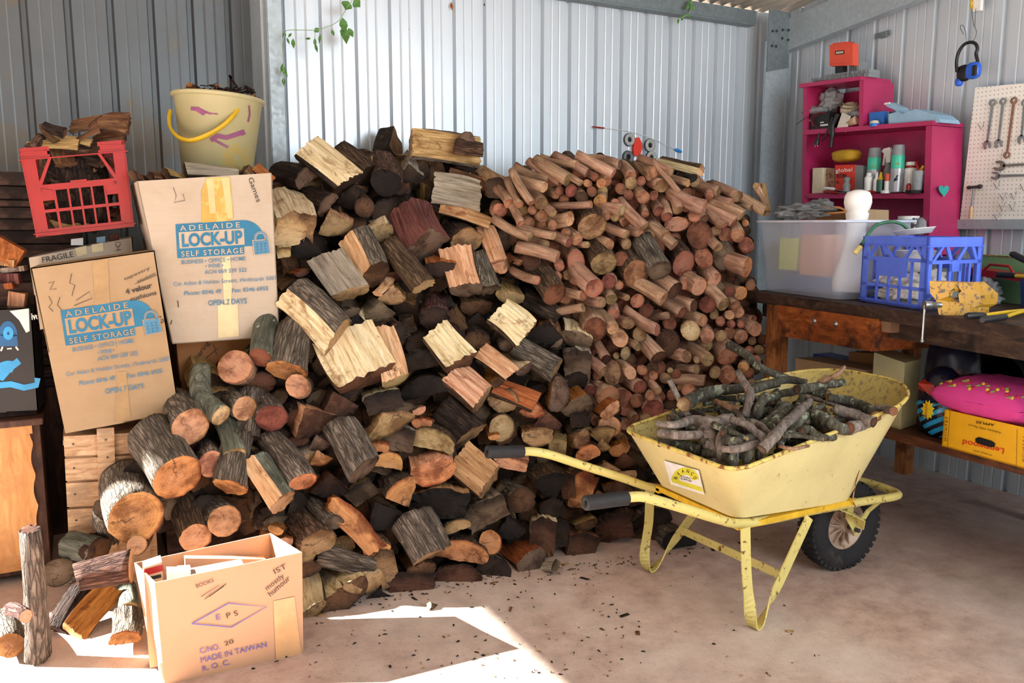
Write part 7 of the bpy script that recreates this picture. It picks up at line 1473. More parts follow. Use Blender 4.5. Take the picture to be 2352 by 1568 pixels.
def spanner(ring, mouth, lb, r1=8, r2=9, m=M_STEEL, both=False, ds=False):
    e = empty('spanner', pt(*ring), lb, 'spanner', 'spanners on the pegboard'); A, B = pt(*ring), pt(*mouth); s_ = pxs(A); ax = (B-A).normalized(); nx = V((1, 0, 0)); sd_ = ax.cross(nx).normalized(); r1 /= s_; r2 /= s_
    mb = MB(); mb.quadbox([A+ax*r1*.7-sd_*.0065, A+ax*r1*.7+sd_*.0065, B-ax*r2*.7+sd_*.005, B-ax*r2*.7-sd_*.005], nx*.004); mb.build('shank', m, e)
    def rg(c, r):
        mb = MB(); n = 20; vs = []
        for x_ in (0, .006):
            for rr0 in (r, r*.52):
                for i in range(n): a = 2*pi*i/n; vs.append(c+nx*(x_-.001)+ax*(cos(a)*rr0)+sd_*(sin(a)*rr0))
        f = []
        for i in range(n): j = (i+1) % n; f += [(i, j, n+j, n+i), (2*n+i, 3*n+i, 3*n+j, 2*n+j), (i, 2*n+i, 2*n+j, j), (n+i, n+j, 3*n+j, 3*n+i)]
        mb.add(vs, f); mb.build('ring_end', m, e)
    def op(c, r, dr):
        mb = MB(); P = [(-1.1, -.45), (-.5, -.95), (.35, -.98), (1.05, -.70), (.95, -.42), (.1, -.42), (-.25, 0), (.1, .42), (.95, .42), (1.05, .70), (.35, .98), (-.5, .95), (-1.1, .45)]
        ca, sa = cos(.26), sin(.26); mb.poly([c+dr*(p*ca-q_*sa)*r+sd_*(p*sa+q_*ca)*r for p, q_ in P], nx*.005); mb.build('open_end', m, e)
    if ds: op(A, r1, -ax)
    else: rg(A, r1)
    if both: rg(B, r2)
    else: op(B, r2, ax)
spanner((2279, 236), (2266, 333), 'first upright combination spanner on the pegboard, nearest the shelf'); spanner((2303, 233), (2292, 330), 'second upright combination spanner on the pegboard')
spanner((2328, 231), (2312, 356), 'rust-browned offset ring spanner on the pegboard', 8, 8, plain('rusty_spanner_steel', '#a07a68', .45, .6, .2, 20), True); spanner((2353, 236), (2345, 320), 'upright spanner at the edge of the picture on the pegboard')
spanner((2295, 381), (2420, 373), 'larger dull open-ended spanner hung level on the pegboard', 12, 12, plain('dull_spanner_steel', '#8f8d85', .45, .8), False, True); spanner((2286, 404), (2420, 401), 'bright open-ended spanner hung level under the dull one', 9, 10, M_STEEL, False, True)
HM = empty('hammer', pt(2238, 430), 'small ball hammer hanging on the pegboard', 'hammer')
mb = MB(); A, B = pt(2222, 431, .02), pt(2254, 428, .02); mb.tube([A, lerp(A, B, .15), lerp(A, B, .3), lerp(A, B, .7), lerp(A, B, .85), B], [.008, .010, .007, .008, .012, .011], 12); mb.build('hammer_head', M_DKSTEEL, HM)
mb = MB(); A, B = pt(2237, 432, .02), pt(2231, 474, .02); mb.tube([A, B], .005, 8); mb.build('shaft', M_GREY, HM); mb = MB(); mb.tube([B, pt(2229, 502, .02)], [.008, .010], 10); mb.build('handle', plain('worn_wood_handle', '#c9a877', .6), HM)
for k, (x, y) in enumerate(((2286, 426), (2300, 452), (2325, 450), (2298, 475), (2322, 475), (2347, 430), (2287, 498), (2250, 290))):
    mb = MB(); mb.tube([pt(x-4, y-6, .003), pt(x+3, y+8, .02), pt(x+6, y+7, .024), pt(x+10, y-10, .004)], .0016, 6); thing(mb, 'peg_hook', M_STEEL, ['empty wire hook just below the level spanners', 'empty wire hook, upper of two pairs, inner', 'empty wire hook, upper of two pairs, outer', 'empty wire hook, lower pair, inner', 'empty wire hook, lower pair, outer', 'empty wire hook at the picture edge', 'lowest empty wire hook on the pegboard', 'empty wire hook high beside the board edge'][k], 'hook', 'empty hooks on the pegboard')
# ---------------------------------------------------------------- ear muffs on their wire
EM = empty('ear_muffs', atx(2225, 150, 4.10), 'blue and black ear muffs hanging from a wire on the side wall', 'ear muffs'); em = lambda x, y, d=0: atx(x, y, 4.12+d)
mb = MB(); P = [em(*p) for p in ((2198, 165), (2197, 140), (2203, 118), (2215, 102), (2230, 97), (2241, 101), (2245, 112), (2242, 122), (2243, 130), (2246, 145), (2243, 165))]
sp = smoothpath(P, 4); mb.tube(sp, .0085, 8); mb.build('headband', M_BLACK, EM)
mb = MB(); c = em(2236, 162, -.02); mb.blob(c, (.026, .036, .042), 0, 3, 0, 1, 0, None, 3); mb.build('ear_cup', plain('cobalt_plastic', '#2f63d8', .35), EM)
mb = MB(); c = em(2214, 168, .02); mb.blob(c, (.02, .036, .042), 0, 3, .03, 2, 0, None, 3); mb.build('ear_cushion', M_BLACK, EM)
mb = MB(); c = em(2203, 188, .02); mb.blob(c, (.018, .018, .022), 0, 3, 0, 1, 0, None, 3); mb.build('ear_cup', plain('cobalt_plastic', '#2f63d8', .35), EM)
mb = MB(); mb.box(tuple(em(2238, 168, -.055)-V((.004, .008, .012))), tuple(em(2238, 150, -.05)+V((.004, .006, .0))), bev=.002); mb.build('yoke', M_BLACK, EM)
mb = MB(); mb.tube(smoothpath([em(*p) for p in ((2232, 22), (2236, 55), (2239, 62), (2243, 75), (2237, 92), (2232, 98))], 5), .0014, 6); mb.tube(smoothpath([em(*p) for p in ((2219, 97), (2218, 75), (2213, 60), (2207, 58), (2206, 65), (2213, 79))], 5), .0014, 6); mb.tube(smoothpath([em(*p) for p in ((2241, 20), (2240, 40), (2239, 60))], 5), .0014, 6)
WR = thing(mb, 'hanging_wire', M_DKSTEEL, 'bent wire that holds the ear muffs on the wall', 'wire')
mb = MB(); mb.tube(smoothpath([em(*p, .05) for p in ((2229, -6), (2232, 8), (2230, 14), (2236, 20))], 4), [.007, .009, .006, .007, .009, .006, .007, .009, .006, .007, .009, .006, .006], 8); thing(mb, 'yellow_insulator', M_YEL, 'small yellow fitting above the ear muffs', 'fitting')
mb = MB(); mb.box(tuple(em(2251, 16, .06)-V((.012, .012, .02))), tuple(em(2242, 0, .06)+V((.01, .008, .01))), bev=.004); thing(mb, 'white_clip', M_WHITE, 'white plastic clip beside the yellow fitting', 'clip')
mb = MB(); g_ = lambda x, y, d: atx(x, y, 4.25-d); mb.quadbox([g_(2011, 78, 0), g_(2044, 69, 0), g_(2044, 81, 0), g_(2011, 90, 0)], (-.004, 0, 0)); mb.quadbox([g_(2020, 76, .02), g_(2034, 72, .02), g_(2034, 84, .02), g_(2020, 88, .02)], (.02, 0, 0)); thing(mb, 'wall_bracket', M_GALVD, 'small grey metal bracket on the side wall above the shelf', 'bracket')
# ---------------------------------------------------------------- blue crate with rags
cb = [atz(1974, 690, ZB+.004), atz(2122, 712, ZB+.004), atz(2240, 672, ZB+.004)]
ft = vp(cb[1])(2124, 545); zt_ = ft.z; up_ = V((0, 0, zt_-cb[1].z))
A_, B_, C_ = cb; C_ = B_+(C_-B_).normalized()*(A_-B_).length*.98
ux = (B_-A_); uy = (C_-B_); uy = uy-ux.normalized()*uy.dot(ux.normalized())*.7
qf = [A_+up_, B_+up_, B_, A_]
PB1 = [(0, 0, 1, .13), (0, .30, 1, .35), (.27, .35, .70, .58), (0, .70, 1, .745), (0, .94, 1, 1), (0, .13, .09, 1), (.91, .13, 1, 1), (.25, .35, .275, 1), (.43, .58, .455, 1), (.60, .58, .625, 1), (.765, .35, .79, 1), [(.09, .30), (.13, .30), (.24, .13), (.20, .13)], [(.32, .13), (.36, .13), (.50, .30), (.46, .30)], [(.66, .30), (.70, .30), (.80, .13), (.76, .13)], [(.82, .13), (.86, .13), (.96, .30), (.92, .30)]]
PB2 = [(0, 0, 1, .13), (0, .32, 1, .37), (0, .78, 1, .83), (0, .94, 1, 1), (0, .13, .09, 1), (.91, .13, 1, 1), (.22, .37, .27, .8), (.40, .37, .45, .8), (.40, .37, .62, .48), (.58, .37, .63, .8), (.76, .37, .80, .8), [(.10, .32), (.15, .32), (.30, .13), (.25, .13)], [(.32, .13), (.38, .13), (.46, .34), (.41, .34)], [(.52, .34), (.58, .34), (.72, .13), (.66, .13)], [(.78, .13), (.84, .13), (.92, .32), (.87, .32)]]
BC1 = crate('milk_crate', 'bright blue plastic milk crate of white rags on the bench', qf, uy, M_BLUE, PB1, PB2, loc=tuple((A_+C_)/2))
ci = (A_+C_)/2+V((0, 0, .0)); ci = (A_+B_+C_+(A_+uy))/4
ex_, ey_ = ux.normalized(), uy.normalized(); r = random.Random(31)
RG = [(-.06, -.05, .04), (.05, -.06, .04), (0, .05, .04), (.07, .04, .05), (-.07, .06, .05), (-.05, -.06, .10), (.06, -.05, .10), (.06, .06, .11), (-.04, .05, .11)]
for k, (a, b, h) in enumerate(RG):
    c = ci+ex_*a+ey_*b+V((0, 0, h)); mb = MB(); mb.blob(c, (.065, .065, .036), 0, 4, .55, 2.4, k*2+1); thing(mb, 'rag', M_CLOTH, f"{['folded','bunched','twisted','rumpled','wadded','soft','crumpled','loose','creased'][k]} off-white rag in the {'lower' if k < 5 else 'upper'} layer inside the blue crate", 'rag', 'rags in the blue crate')
mb = MB(); mb.lathe([(.03, 0), (.055, .01), (.072, .06), (.082, .10), (.086, .102), (.080, .098), (.068, .06), (.05, .016), (.001, .012)], ci+V((0, 0, .13))+ey_*.02, 32, xvec=(1, 0, 0)); thing(mb, 'white_pot', M_WHITE, 'white plastic pot standing among the rags in the blue crate', 'pot')
mb = MB(); c = vp(ci)(2105, 536); mb.lathe([(.001, 0), (.07, .0), (.085, .022), (.090, .024), (.084, .020), (.07, .006), (.001, .006)], V((ci.x, ci.y, zt_+.008)), 36, axis=(-.05, .12, 1)); thing(mb, 'white_dish', M_WHITE, 'shallow white dish resting across the top of the blue crate', 'dish')
# hose
HS = empty('garden_hose', vp(A_)(1990, 560), 'short green hose with a cream connector looped over the blue crate', 'hose')
hp = vp(A_-bn*.02); hq = vp(A_+V((.10, .0, 0)))
mb = MB(); mb.tube(smoothpath([hp(1976, 570), hp(1985, 552), hp(1998, 532), hq(2015, 516), hq(2045, 509), hq(2070, 514), hq(2085, 526)], 6), .0075, 10); mb.build('hose_tube', plain('dark_green_hose', '#2f6b4c', .4), HS)
mb = MB(); a, b = hp(1978, 565), hp(1963, 582); mb.tube([a, lerp(a, b, .4), lerp(a, b, .45), b], [.010, .011, .013, .013], 12); mb.build('connector', plain('cream_hose_fitting', '#d9c67a', .4), HS)
mb = MB(); mb.tube([hp(1981, 560), a], [.011, .011], 12); mb.build('collar', M_BLACK, HS)
# vise
VP_ = atz(2190, 722, ZB); V0 = empty('bench_vise', VP_, 'chipped yellow bench vise clamped at the bench edge before the blue crate', 'vise'); vv_ = vp(F0+bd*((atz(2142, 724, ZB)-F0).length)+bn*.0)
def vb(pts, dep, m, name, off=0): mb = MB(); mb.poly([vv_(x, y)+bn*off for x, y in pts], bn*dep); return mb.build(name, m, V0)
vb([(2135, 645), (2192, 648), (2190, 664), (2180, 668), (2178, 680), (2150, 690), (2136, 672)], .07, M_VISE, 'moving_jaw'); vb([(2190, 652), (2216, 648), (2232, 662), (2248, 676), (2246, 700), (2232, 706), (2200, 700), (2196, 676), (2204, 668)], .09, M_VISE, 'fixed_jaw', .01)
vb([(2150, 688), (2228, 700), (2226, 722), (2196, 728), (2156, 722)], .10, M_VISE, 'base'); vb([(2180, 650), (2210, 652), (2206, 660), (2184, 660)], .05, M_DKSTEEL, 'jaw_face', .015); vb([(2168, 668), (2206, 672), (2204, 684), (2166, 682)], .05, M_DKSTEEL, 'slide_bar', .02)
mb = MB(); a, b = vv_(2160, 700)-bn*.0, vv_(2136, 700)-bn*.03; mb.tube([a, lerp(a, b, .5), lerp(a, b, .55), b], [.012, .012, .017, .017], 14); mb.build('screw', M_STEEL, V0)
mb = MB(); a, b = vv_(2138, 700)-bn*.03, vv_(2132, 782)-bn*.03; mb.tube([a, b], .0048, 8); mb.blob(b, .008, 0, 2, 0); mb.build('tommy_bar', M_STEEL, V0)
# loppers lying on the bench
def lopper(lb, A1, A2, B1, B2, J, blade, h, m2=M_BLACK):
    e = empty('loppers', J, lb, 'loppers', 'garden loppers on the bench')
    for (a, b) in ((A1, A2), (B1, B2)):
        mb = MB(); d = (b-a).normalized(); mb.tube([a, a+d*.012, lerp(a, b, .9), b], [.010, .014, .0125, .010], 12); mb.build('grip', m2, e); mb = MB(); mb.tube([b-d*.01, lerp(b, J, .5)+V((0, 0, .002)), J], .0075, 8, flat=.6); mb.build('lever', M_YEL, e)
    mb = MB(); mb.ribbon([J, lerp(J, blade, .5)+V((.01, .01, 0)), blade], (0, 0, 1), .03, .004); mb.build('blade', M_DKSTEEL, e)
zz = ZB+.016; ab = lambda x, y, h=zz: atz(x, y, h)
lopper('yellow-handled loppers with black grips lying flat at the bench edge', ab(2218, 726), ab(2262, 724), ab(2256, 735), ab(2310, 728), ab(2360, 712), ab(2420, 700), 0)
# green toolbox
TG0, TG1 = atz(2238, 700, ZB), atz(2365, 716, ZB); TGn = V((.25, .05, 0)); gv = atp; gpl = lambda x, y: atp(x, y, TG0+bn*.22, bn)
TGB = empty('toolbox', gpl(2300, 700), 'scratched green metal toolbox at the far right of the bench', 'toolbox')
mb = MB(); mb.poly([gpl(x, y) for x, y in ((2228, 632), (2251, 585), (2395, 594), (2420, 640), (2420, 722), (2248, 708), (2228, 690))], bn*.16); mb.build('case', M_TGREEN, TGB)
mb = MB(); mb.tube([gpl(x, y)-bn*.003 for x, y in ((2228, 632), (2251, 585), (2395, 594))], .003, 6); mb.build('edge_seam', M_RUST, TGB)
# red carry tray in front
rpl = lambda x, y: atp(x, y, TG0+bn*.12, bn)
RT_ = empty('tool_tray', rpl(2280, 650), 'red plastic carry tray with loop handle before the green toolbox', 'tool tray')
mb = MB(); mb.poly([rpl(x, y) for x, y in ((2205, 612), (2240, 616), (2330, 630), (2375, 634), (2375, 652), (2300, 640), (2238, 634), (2205, 628))], bn*.08); mb.build('tray_body', M_RED, RT_)
mb = MB(); mb.tube([rpl(x, y) for x, y in ((2262, 618), (2275, 607), (2318, 611), (2328, 628))], .006, 8); mb.build('carry_handle', M_RED, RT_)
mb = MB(); 
for (x, y) in ((2215, 630), (2350, 650)): a = rpl(x, y)+bn*.04; mb.box((a.x-.02, a.y-.02, ZB), (a.x+.02, a.y+.02, a.z))
mb.build('foot_block', M_BLACK, RT_)
mb = MB(); mb.blob(rpl(2262, 665), (.05, .06, .05), 0, 4, .6, 2.6, 12); mb.blob(rpl(2278, 688), (.04, .04, .025), 0, 3, .6, 3, 4); thing(mb, 'plastic_bag', M_FILM, 'crumpled clear plastic bag leaning on the green toolbox', 'plastic bag')
# upright loppers at the picture edge
L2 = empty('shears', rpl(2340, 640), 'shears with one yellow lever and black grips at the picture edge', 'shears'); k_ = lambda x, y, d=.06: atp(x, y, TG0+bn*d, bn)
mb = MB(); mb.tube([k_(2290, 633), k_(2294, 631), k_(2325, 632), k_(2333, 633)], [.010, .014, .013, .010], 12); mb.build('grip', M_BLACK, L2); mb = MB(); mb.tube([k_(2330, 633), k_(2420, 638)], .008, 8); mb.build('lever', M_YEL, L2)
mb = MB(); mb.tube([k_(2322, 583), k_(2328, 584), k_(2352, 596), k_(2400, 618)], [.010, .014, .014, .011], 12); mb.build('grip', M_BLACK, L2)
mb = MB(); q = [k_(2343, 640, .04), k_(2390, 645, .04), k_(2390, 735, .04), k_(2345, 715, .04)]; mb.quadbox(q, bn*.03); thing(mb, 'blue_case', plain('navy_plastic', '#1c2c50', .4), 'navy blue plastic case at the picture edge on the bench', 'case')
# ---------------------------------------------------------------- things under the bench
YA0, YA1 = atz(2163, 1024, ZS), atz(2352, 1076, ZS); yd = (YA1-YA0).normalized(); yn = V((-yd.y, yd.x, 0)); yn = yn if yn.x > 0 else -yn; yp = lambda x, y, d=0: atp(x, y, YA0+yn*d, yn)
YA = empty('apple_carton', yp(2260, 1040), 'bright yellow apple carton printed upside down on the lower shelf', 'carton')
YE = YA0+yd*.42; zt2 = yp(2170, 940).z
q = [V((YA0.x, YA0.y, zt2)), V((YE.x, YE.y, zt2)), V((YE.x, YE.y, ZS)), V((YA0.x, YA0.y, ZS))]
mb = boxshell(q, yn*.26, .006); mb.build('body', M_APPLE, YA)
D = Decal(yp, .0015)
D.text('APPLES', 2284, 973, 2242, 966, 0, .01, h=6); D.text('Adelaide Hills Finest', 2300, 992, 2224, 973, 1, 0, h=5); D.text('Lenswood', 2307, 1030, 2212, 1009, 2, .012, h=13); D.text('WORLD 100%', 2280, 1044, 2236, 1032, 1, 0, h=4)
D.text('PREMIUM', 2171, 958, 2168, 1012, 1, 0, h=6, space=1.5); D.line([(2182, 942), (2176, 1028)], .8, 1); D.text('PREMIUM', 2349, 1002, 2347, 1060, 1, 0, h=6, space=1.5); D.line([(2336, 985), (2334, 1070)], .8, 1)
pl_ = [(2240, 1007), (2248, 1003), (2278, 1012), (2286, 1018), (2284, 1026), (2276, 1027), (2246, 1018), (2240, 1013)]; D.quad([(x, y) for x, y in pl_], 0, 2)
D.build('printed_lettering', [M_BLACK, plain('brown_print', '#6a5326', .6), plain('red_print', '#d8301c', .5)], YA)
mb = MB(); q2 = [p-V((0, 0, .004))+yn*.004 for p in q[:2]]; c = (q2[0]+q2[1])/2+yn*.12; 
# pillow: flattened blob with corners
mb = MB(); bm = bmesh.new(); bmesh.ops.create_grid(bm, x_segments=28, y_segments=28, size=1)
vs0 = [q_.co.copy() for q_ in bm.verts]; fs0 = [[q_.index for q_ in f.verts] for f in bm.faces]; bm.free()
pc = yp(2300, 935, .16); pc.z = zt2+.055; sx_, sy_ = .20, .17
def pil(sgn):
    out = []
    for q_ in vs0:
        u, v_ = q_.x, q_.y; ed = (1-abs(u)**3.0)*(1-abs(v_)**3.0); h = sgn*(.012+.075*ed**.6)*1; pin = 1-.10*(1-abs(abs(u)-abs(v_)))*max(abs(u), abs(v_))
        wob = .006*noise.noise(V((u*4, v_*4, sgn)))
        out.append(pc+yd*(u*sx_*(1-.07*(1-v_*v_) if abs(u) > .9 else u*sx_*0+1))*1.0*1.0+yn*(v_*sy_)+V((0, 0, (h if ed > 0 else 0)+wob)))
    return out
mb.add(pil(1), fs0, 0, True); mb.add(pil(-1), fs0, 0, True); PIL = thing(mb, 'cushion', M_PILLOW, 'magenta cushion with embroidered flowers on the apple carton', 'cushion')
mb = MB(); r = random.Random(2)
for k in range(30):
    u = -.86+k*.058; v_ = -.80+.10*sin(k*.9); ed = (1-abs(u)**3)*(1-abs(v_)**3); c = pc+yd*(u*sx_)+yn*(v_*sy_)+V((0, 0, .012+.075*max(ed, 0)**.6+.002)); 
    kind = k % 3; nrm = (V((0, 0, .5))-yn).normalized()
    if kind == 0: mb.lathe([(.001, .003), (.006, .002), (.008, 0)], c, 8, axis=nrm, mat=0)
    elif kind == 1: mb.lathe([(.001, .003), (.005, .002), (.0075, 0)], c, 8, axis=nrm, mat=1)
    else: mb.ribbon([c-yd*.011+V((0, 0, -.004)), c+yd*.011+V((0, 0, .004))], (0, 0, 1), .006, .002, 2)
mb.build('embroidery', [plain('yellow_thread', '#e0c84a', .7), plain('red_thread', '#d02b4a', .7), plain('green_thread', '#7fae4a', .7)], PIL)
# striped bag
bg = yp(2140, 1000, .06); sg = pxs(bg); BG = empty('feed_bag', (bg.x, bg.y, ZS), 'dark bag with blue diagonal stripes standing on the lower shelf', 'bag')
m = NT('striped_bag_print'); v = m.coord((1, 1, 1), rand=False); sp = m.n('SeparateXYZ'); m.l(v, sp.inputs[0]); st = m.math('FRACT', m.math('ADD', m.math('MULTIPLY', sp.outputs[2], 26.0), m.math('MULTIPLY', sp.outputs[1], 16.0)))
lim = m.maprange(sp.outputs[2], .155, .165, 1, 0); fac = m.math('MULTIPLY', m.maprange(st, .45, .5, 0, 1), lim); cc = m.mix(fac, srgb('#15172c'), srgb('#2aa4e0')); m.bump(m.noise(v, 25, 4), .6, .01); M_BAG = m.done(cc, .25)
mb = MB(); zt3 = yp(2150, 842, .06).z; cc_ = V((bg.x+.05, bg.y, 0))
bm = bmesh.new(); bmesh.ops.create_icosphere(bm, subdivisions=4, radius=1)
for q_ in bm.verts:
    d = q_.co; hz = (d.z+1)/2; w_ = (1-.05*hz)*(1+.08*noise.noise(d*2.5)); q_.co = V((d.x*.09*w_, d.y*.105*w_, hz*(zt3-ZS)))
for q_ in bm.verts: q_.co += V((cc_.x, cc_.y, ZS))
from mathutils.bvhtree import BVHTree
bvh = BVHTree.FromBMesh(bm)
def bp(x, y):
    h_ = bvh.ray_cast(EYE, ray(x, y)); return h_[0] if h_[0] is not None else atp(x, y, V((cc_.x, cc_.y, 1)), FH)
mb.bm(bm, 0, True); mb.build('bag_body', M_BAG, BG)
D = Decal(bp, .006); P = [(2131+(20 if i % 2 else 13)*sin(2*pi*i/22)*.8, 941+(24 if i % 2 else 17)*-cos(2*pi*i/22)) for i in range(22)]; D.quad(P, 0); D.text('MANURE', 2128, 958, 2130, 926, 1, .01, h=5, up=2)
D.quad([(2108, 880), (2124, 870), (2146, 884), (2150, 900), (2136, 908), (2110, 894)], 1, 0); D.line([(2113, 884), (2142, 900)], 3, 0, 1); D.line([(2116, 892), (2132, 902)], 2, 0, 1); D.quad([(2170, 914), (2190, 911), (2191, 928), (2172, 930)], 1, 0); D.build('printed_marks', [plain('bag_yellow', '#f0d42a', .4), plain('bag_red', '#b3301f', .4)], BG)
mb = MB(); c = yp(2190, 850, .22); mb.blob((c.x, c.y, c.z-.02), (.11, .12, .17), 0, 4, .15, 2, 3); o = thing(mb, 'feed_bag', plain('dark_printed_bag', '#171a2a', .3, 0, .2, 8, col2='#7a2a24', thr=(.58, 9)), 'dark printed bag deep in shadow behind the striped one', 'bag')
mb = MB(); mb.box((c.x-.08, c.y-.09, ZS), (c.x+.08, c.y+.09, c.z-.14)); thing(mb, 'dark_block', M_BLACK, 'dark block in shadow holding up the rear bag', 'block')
# cream box, brown carton, blue tub
cz = yp(2070, 984, .10); CBq = [yp(1998, 820, .14), yp(2075, 830, .06), V((0, 0, 0)), V((0, 0, 0))]; a0, b0 = atz(1998, 965, ZS), atz(2068, 986, ZS)
c0 = vp(b0)(2076, 833); mb = MB(); aa, bb_, dd_ = a0, b0, atz(2108, 972, ZS); zc = c0.z
dd_ = bb_+(dd_-bb_).normalized()*.16
mb.quadbox([V((aa.x, aa.y, zc+.02)), V((bb_.x, bb_.y, zc)), bb_, aa], dd_-bb_); thing(mb, 'cream_carton', plain('cream_card', '#dcd8a8', .6, 0, .05), 'tall cream carton standing on the lower shelf', 'carton')
e_ = yp(1905, 870, .12); q = [yp(1838, 818, .16), yp(1935, 838, .16), yp(1985, 850, .16)]; mb = MB(); qa, qb = yp(1828, 822, .10), yp(1990, 850, .10); mb.quadbox([qa, qb, V((qb.x, qb.y, ZS)), V((qa.x, qa.y, ZS))], yn*.16); thing(mb, 'brown_carton', M_CARD, 'tan carton under the drawer on the lower shelf', 'carton')
qa, qb = yp(1950, 808, .28), yp(2010, 812, .28); mb = MB(); mb.quadbox([qa, qb, V((qb.x, qb.y, ZS)), V((qa.x, qa.y, ZS))], yn*.10); thing(mb, 'flattened_cardboard', M_CARDB, 'brown card flap standing behind the tan carton', 'cardboard')
qa, qb = yp(1868, 812, .30), yp(1932, 826, .30); mb = MB(); mb.quadbox([qa, qb, V((qb.x, qb.y, ZS)), V((qa.x, qa.y, ZS))], yn*.12, ); thing(mb, 'blue_tub', plain('deep_blue_plastic', '#1f3fa8', .4), 'deep blue plastic tub behind the tan carton', 'tub')
mb = MB(); mb.lathe([(.10, 0), (.15, .01), (.17, .05), (.15, .09), (.10, .10), (.10, 0)], yp(2300, 870, .50), 32, axis=(1, 0, 0)); thing(mb, 'tyre', M_TYRE, 'small dark tyre leaning in shadow beyond the cushion', 'tyre')
# ---------------------------------------------------------------- ornament on the back wall
ob = lambda x, y, d=.01: aty(x, y, YB-d)
for k, (x, y) in enumerate(((1444, 321), (1491, 334), (1441, 361), (1494, 362))):
    e = empty('wheel_ornament', ob(x, y), ['upper pale grey wheel ornament nearest the heap, on the back wall', 'upper pale grey wheel ornament toward the corner', 'lower dark grey wheel ornament nearest the heap', 'lower grey wheel ornament just above the stack'][k], 'wheel', 'wheel ornaments on the back wall'); r_ = 14.5/pxs(ob(x, y))
    mb = MB(); mb.lathe([(r_*.38, 0), (r_*.38, .012), (r_*.5, .018), (r_*.85, .018), (r_, .012), (r_, 0)], ob(x, y, .0), 28, axis=(0, -1, 0)); mb.build('disc', plain('pale_grey_disc' if k != 2 else 'dark_grey_disc', '#aeb0ab' if k != 2 else '#6a6d70', .4), e)
    mb = MB(); mb.lathe([(r_*1.0, -.001), (r_*1.06, .004), (r_*1.0, .013)], ob(x, y, .0), 28, axis=(0, -1, 0), cap=False); mb.build('outer_rim', M_DKSTEEL, e); mb = MB(); mb.lathe([(r_*.28, 0), (r_*.3, .010), (.001, .012)], ob(x, y, .0), 18, axis=(0, -1, 0)); mb.build('hub', M_BLACK, e)
mb = MB(); mb.poly([ob(x, y, .02) for x, y in ((1459, 317), (1468, 315), (1473, 325), (1476, 337), (1472, 352), (1464, 359), (1456, 356), (1455, 340))], (0, .015, 0)); thing(mb, 'red_plate', plain('scarlet_plastic', '#e8361f', .35), 'red faceted plate between the grey wheel ornaments', 'plate')
RD = empty('curved_rod', ob(1460, 305), 'thin curved white rod with red and blue tips on the back wall', 'rod')
mb = MB(); P = smoothpath([ob(x, y, .012) for x, y in ((1388, 294), (1430, 299), (1470, 308), (1510, 323), (1552, 343))], 5); mb.tube(P, .0016, 6); mb.build('rod_wire', M_WHITE, RD); mb = MB(); mb.tube([ob(1361, 291, .012), ob(1388, 294, .012)], .0045, 8); mb.build('red_tip', M_RED, RD); mb = MB(); mb.tube([ob(1550, 342, .012), ob(1555, 344, .012), ob(1562, 347, .012), ob(1566, 349, .012)], [.005, .010, .009, .005], 8); mb.build('blue_tip', M_SKY if False else plain('bright_blue_tip', '#2b8fe0', .35), RD)
# ---------------------------------------------------------------- climbing vine
def leafm(mb, c, d, L, w_, mat=1):
    d = V(d).normalized(); s_ = d.cross(V((0, 1, .2))).normalized(); f = V((0, -.15, 0))*L
    P = [c, c+d*L*.25+s_*w_*.8, c+d*L*.5+s_*w_, c+d*L+f, c+d*L*.5-s_*w_, c+d*L*.25-s_*w_*.8]; m_ = c+d*L*.45+V((0, .004, 0))
    mb.add(P+[m_], [(0, 1, 6), (1, 2, 6), (2, 3, 6), (3, 4, 6), (4, 5, 6), (5, 0, 6)], mat, False)
VN = empty('climbing_vine', aty(700, 40, YB-.12), 'thin green vine with small leaves hanging before the back wall', 'vine'); vn = lambda x, y: aty(x, y, YB-.14)
mb = MB(); mb.tube(smoothpath([vn(x, y) for x, y in ((830, -60), (808, 2), (800, 12), (785, 38), (772, 52), (750, 62), (725, 69), (665, 69), (655, 76), (649, 100), (651, 140), (651, 190))], 5), .0018, 6); mb.tube(smoothpath([vn(724, 69), vn(723, 90), vn(724, 112)], 4), .0016, 6); mb.build('stem', M_STEM, VN)
mb = MB()
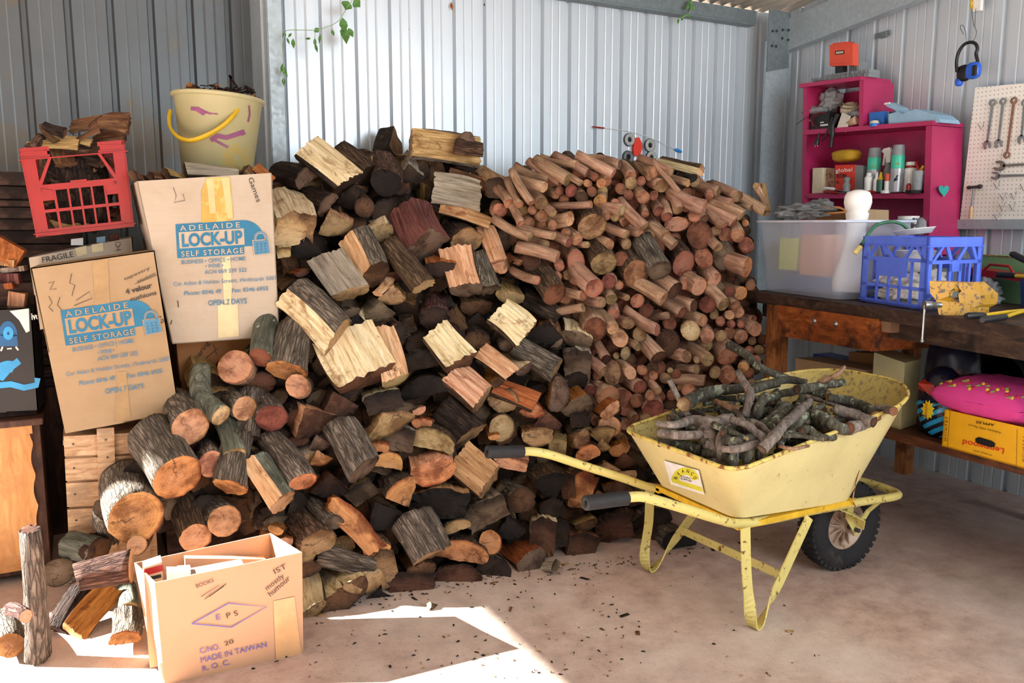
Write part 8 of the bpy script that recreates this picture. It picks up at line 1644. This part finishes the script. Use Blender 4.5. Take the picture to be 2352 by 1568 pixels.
for (x, y, dx, dz, L, w_) in ((787, 40, .1, -1, .075, .022), (793, 62, 0, -1, .085, .022), (800, 64, .5, -1, .05, .016), (790, 66, -.5, -1, .04, .014), (800, 2, -.3, -.8, .05, .03), (812, 0, .5, -.5, .045, .025), (733, 65, -.5, -.4, .035, .012), (736, 78, -.2, -1, .05, .007), (762, 67, .3, -1, .035, .008), (714, 88, -1, -.2, .03, .006), (723, 86, 0, -1, .05, .008), (724, 100, .2, -1, .045, .008), (656, 75, -.3, -.5, .025, .009), (659, 86, .3, -1, .035, .006), (670, 76, -.7, -.8, .03, .006), (673, 88, 0, -1, .05, .010), (650, 145, -.3, -1, .05, .007), (651, 150, .3, -1, .06, .007), (651, 150, 0, -1, .045, .01), (651, 178, 0, -1, .04, .009)):
    leafm(mb, vn(x, y), (dx, 0, dz), L, w_, 0)
mb.build('foliage', M_GREEN, VN)
VN2 = empty('climbing_vine', aty(1580, 20, YB-.16), 'small green vine sprig creeping over the eave channel', 'vine'); vn = lambda x, y: aty(x, y, YB-.12)
mb = MB(); mb.tube(smoothpath([vn(x, y) for x, y in ((1590, -20), (1588, 15), (1582, 32), (1562, 42))], 4), .002, 6); mb.build('stem', M_STEM, VN2); mb = MB()
for (x, y, dx, dz, L, w_) in ((1588, 0, -.3, -1, .05, .02), (1586, 14, 1, -.4, .04, .015), (1583, 16, -1, -.3, .035, .015), (1582, 30, 0, -1, .04, .012), (1570, 36, -.6, -.8, .04, .014), (1560, 42, -.4, -1, .04, .01), (1566, 38, .6, .4, .03, .01)): leafm(mb, vn(x, y), (dx, 0, dz), L, w_, 0)
mb.build('foliage', M_GREEN, VN2)
# dry leaf bits caught high on the back wall
for x, y, l_, lb in ((1036, 8, .05, 'rust-coloured dry leaf caught at the top of the back wall'), (1112, 11, .02, 'small dark dry leaf bit high on the back wall')):
    mb = MB(); leafm(mb, aty(x, y-4, YB-.012), (.1, 0, -1), l_, l_*.18, 0); thing(mb, 'dry_leaf', BARK['r'] if l_ < .03 else SPLIT['o'], lb, 'leaf')
settle_labels()
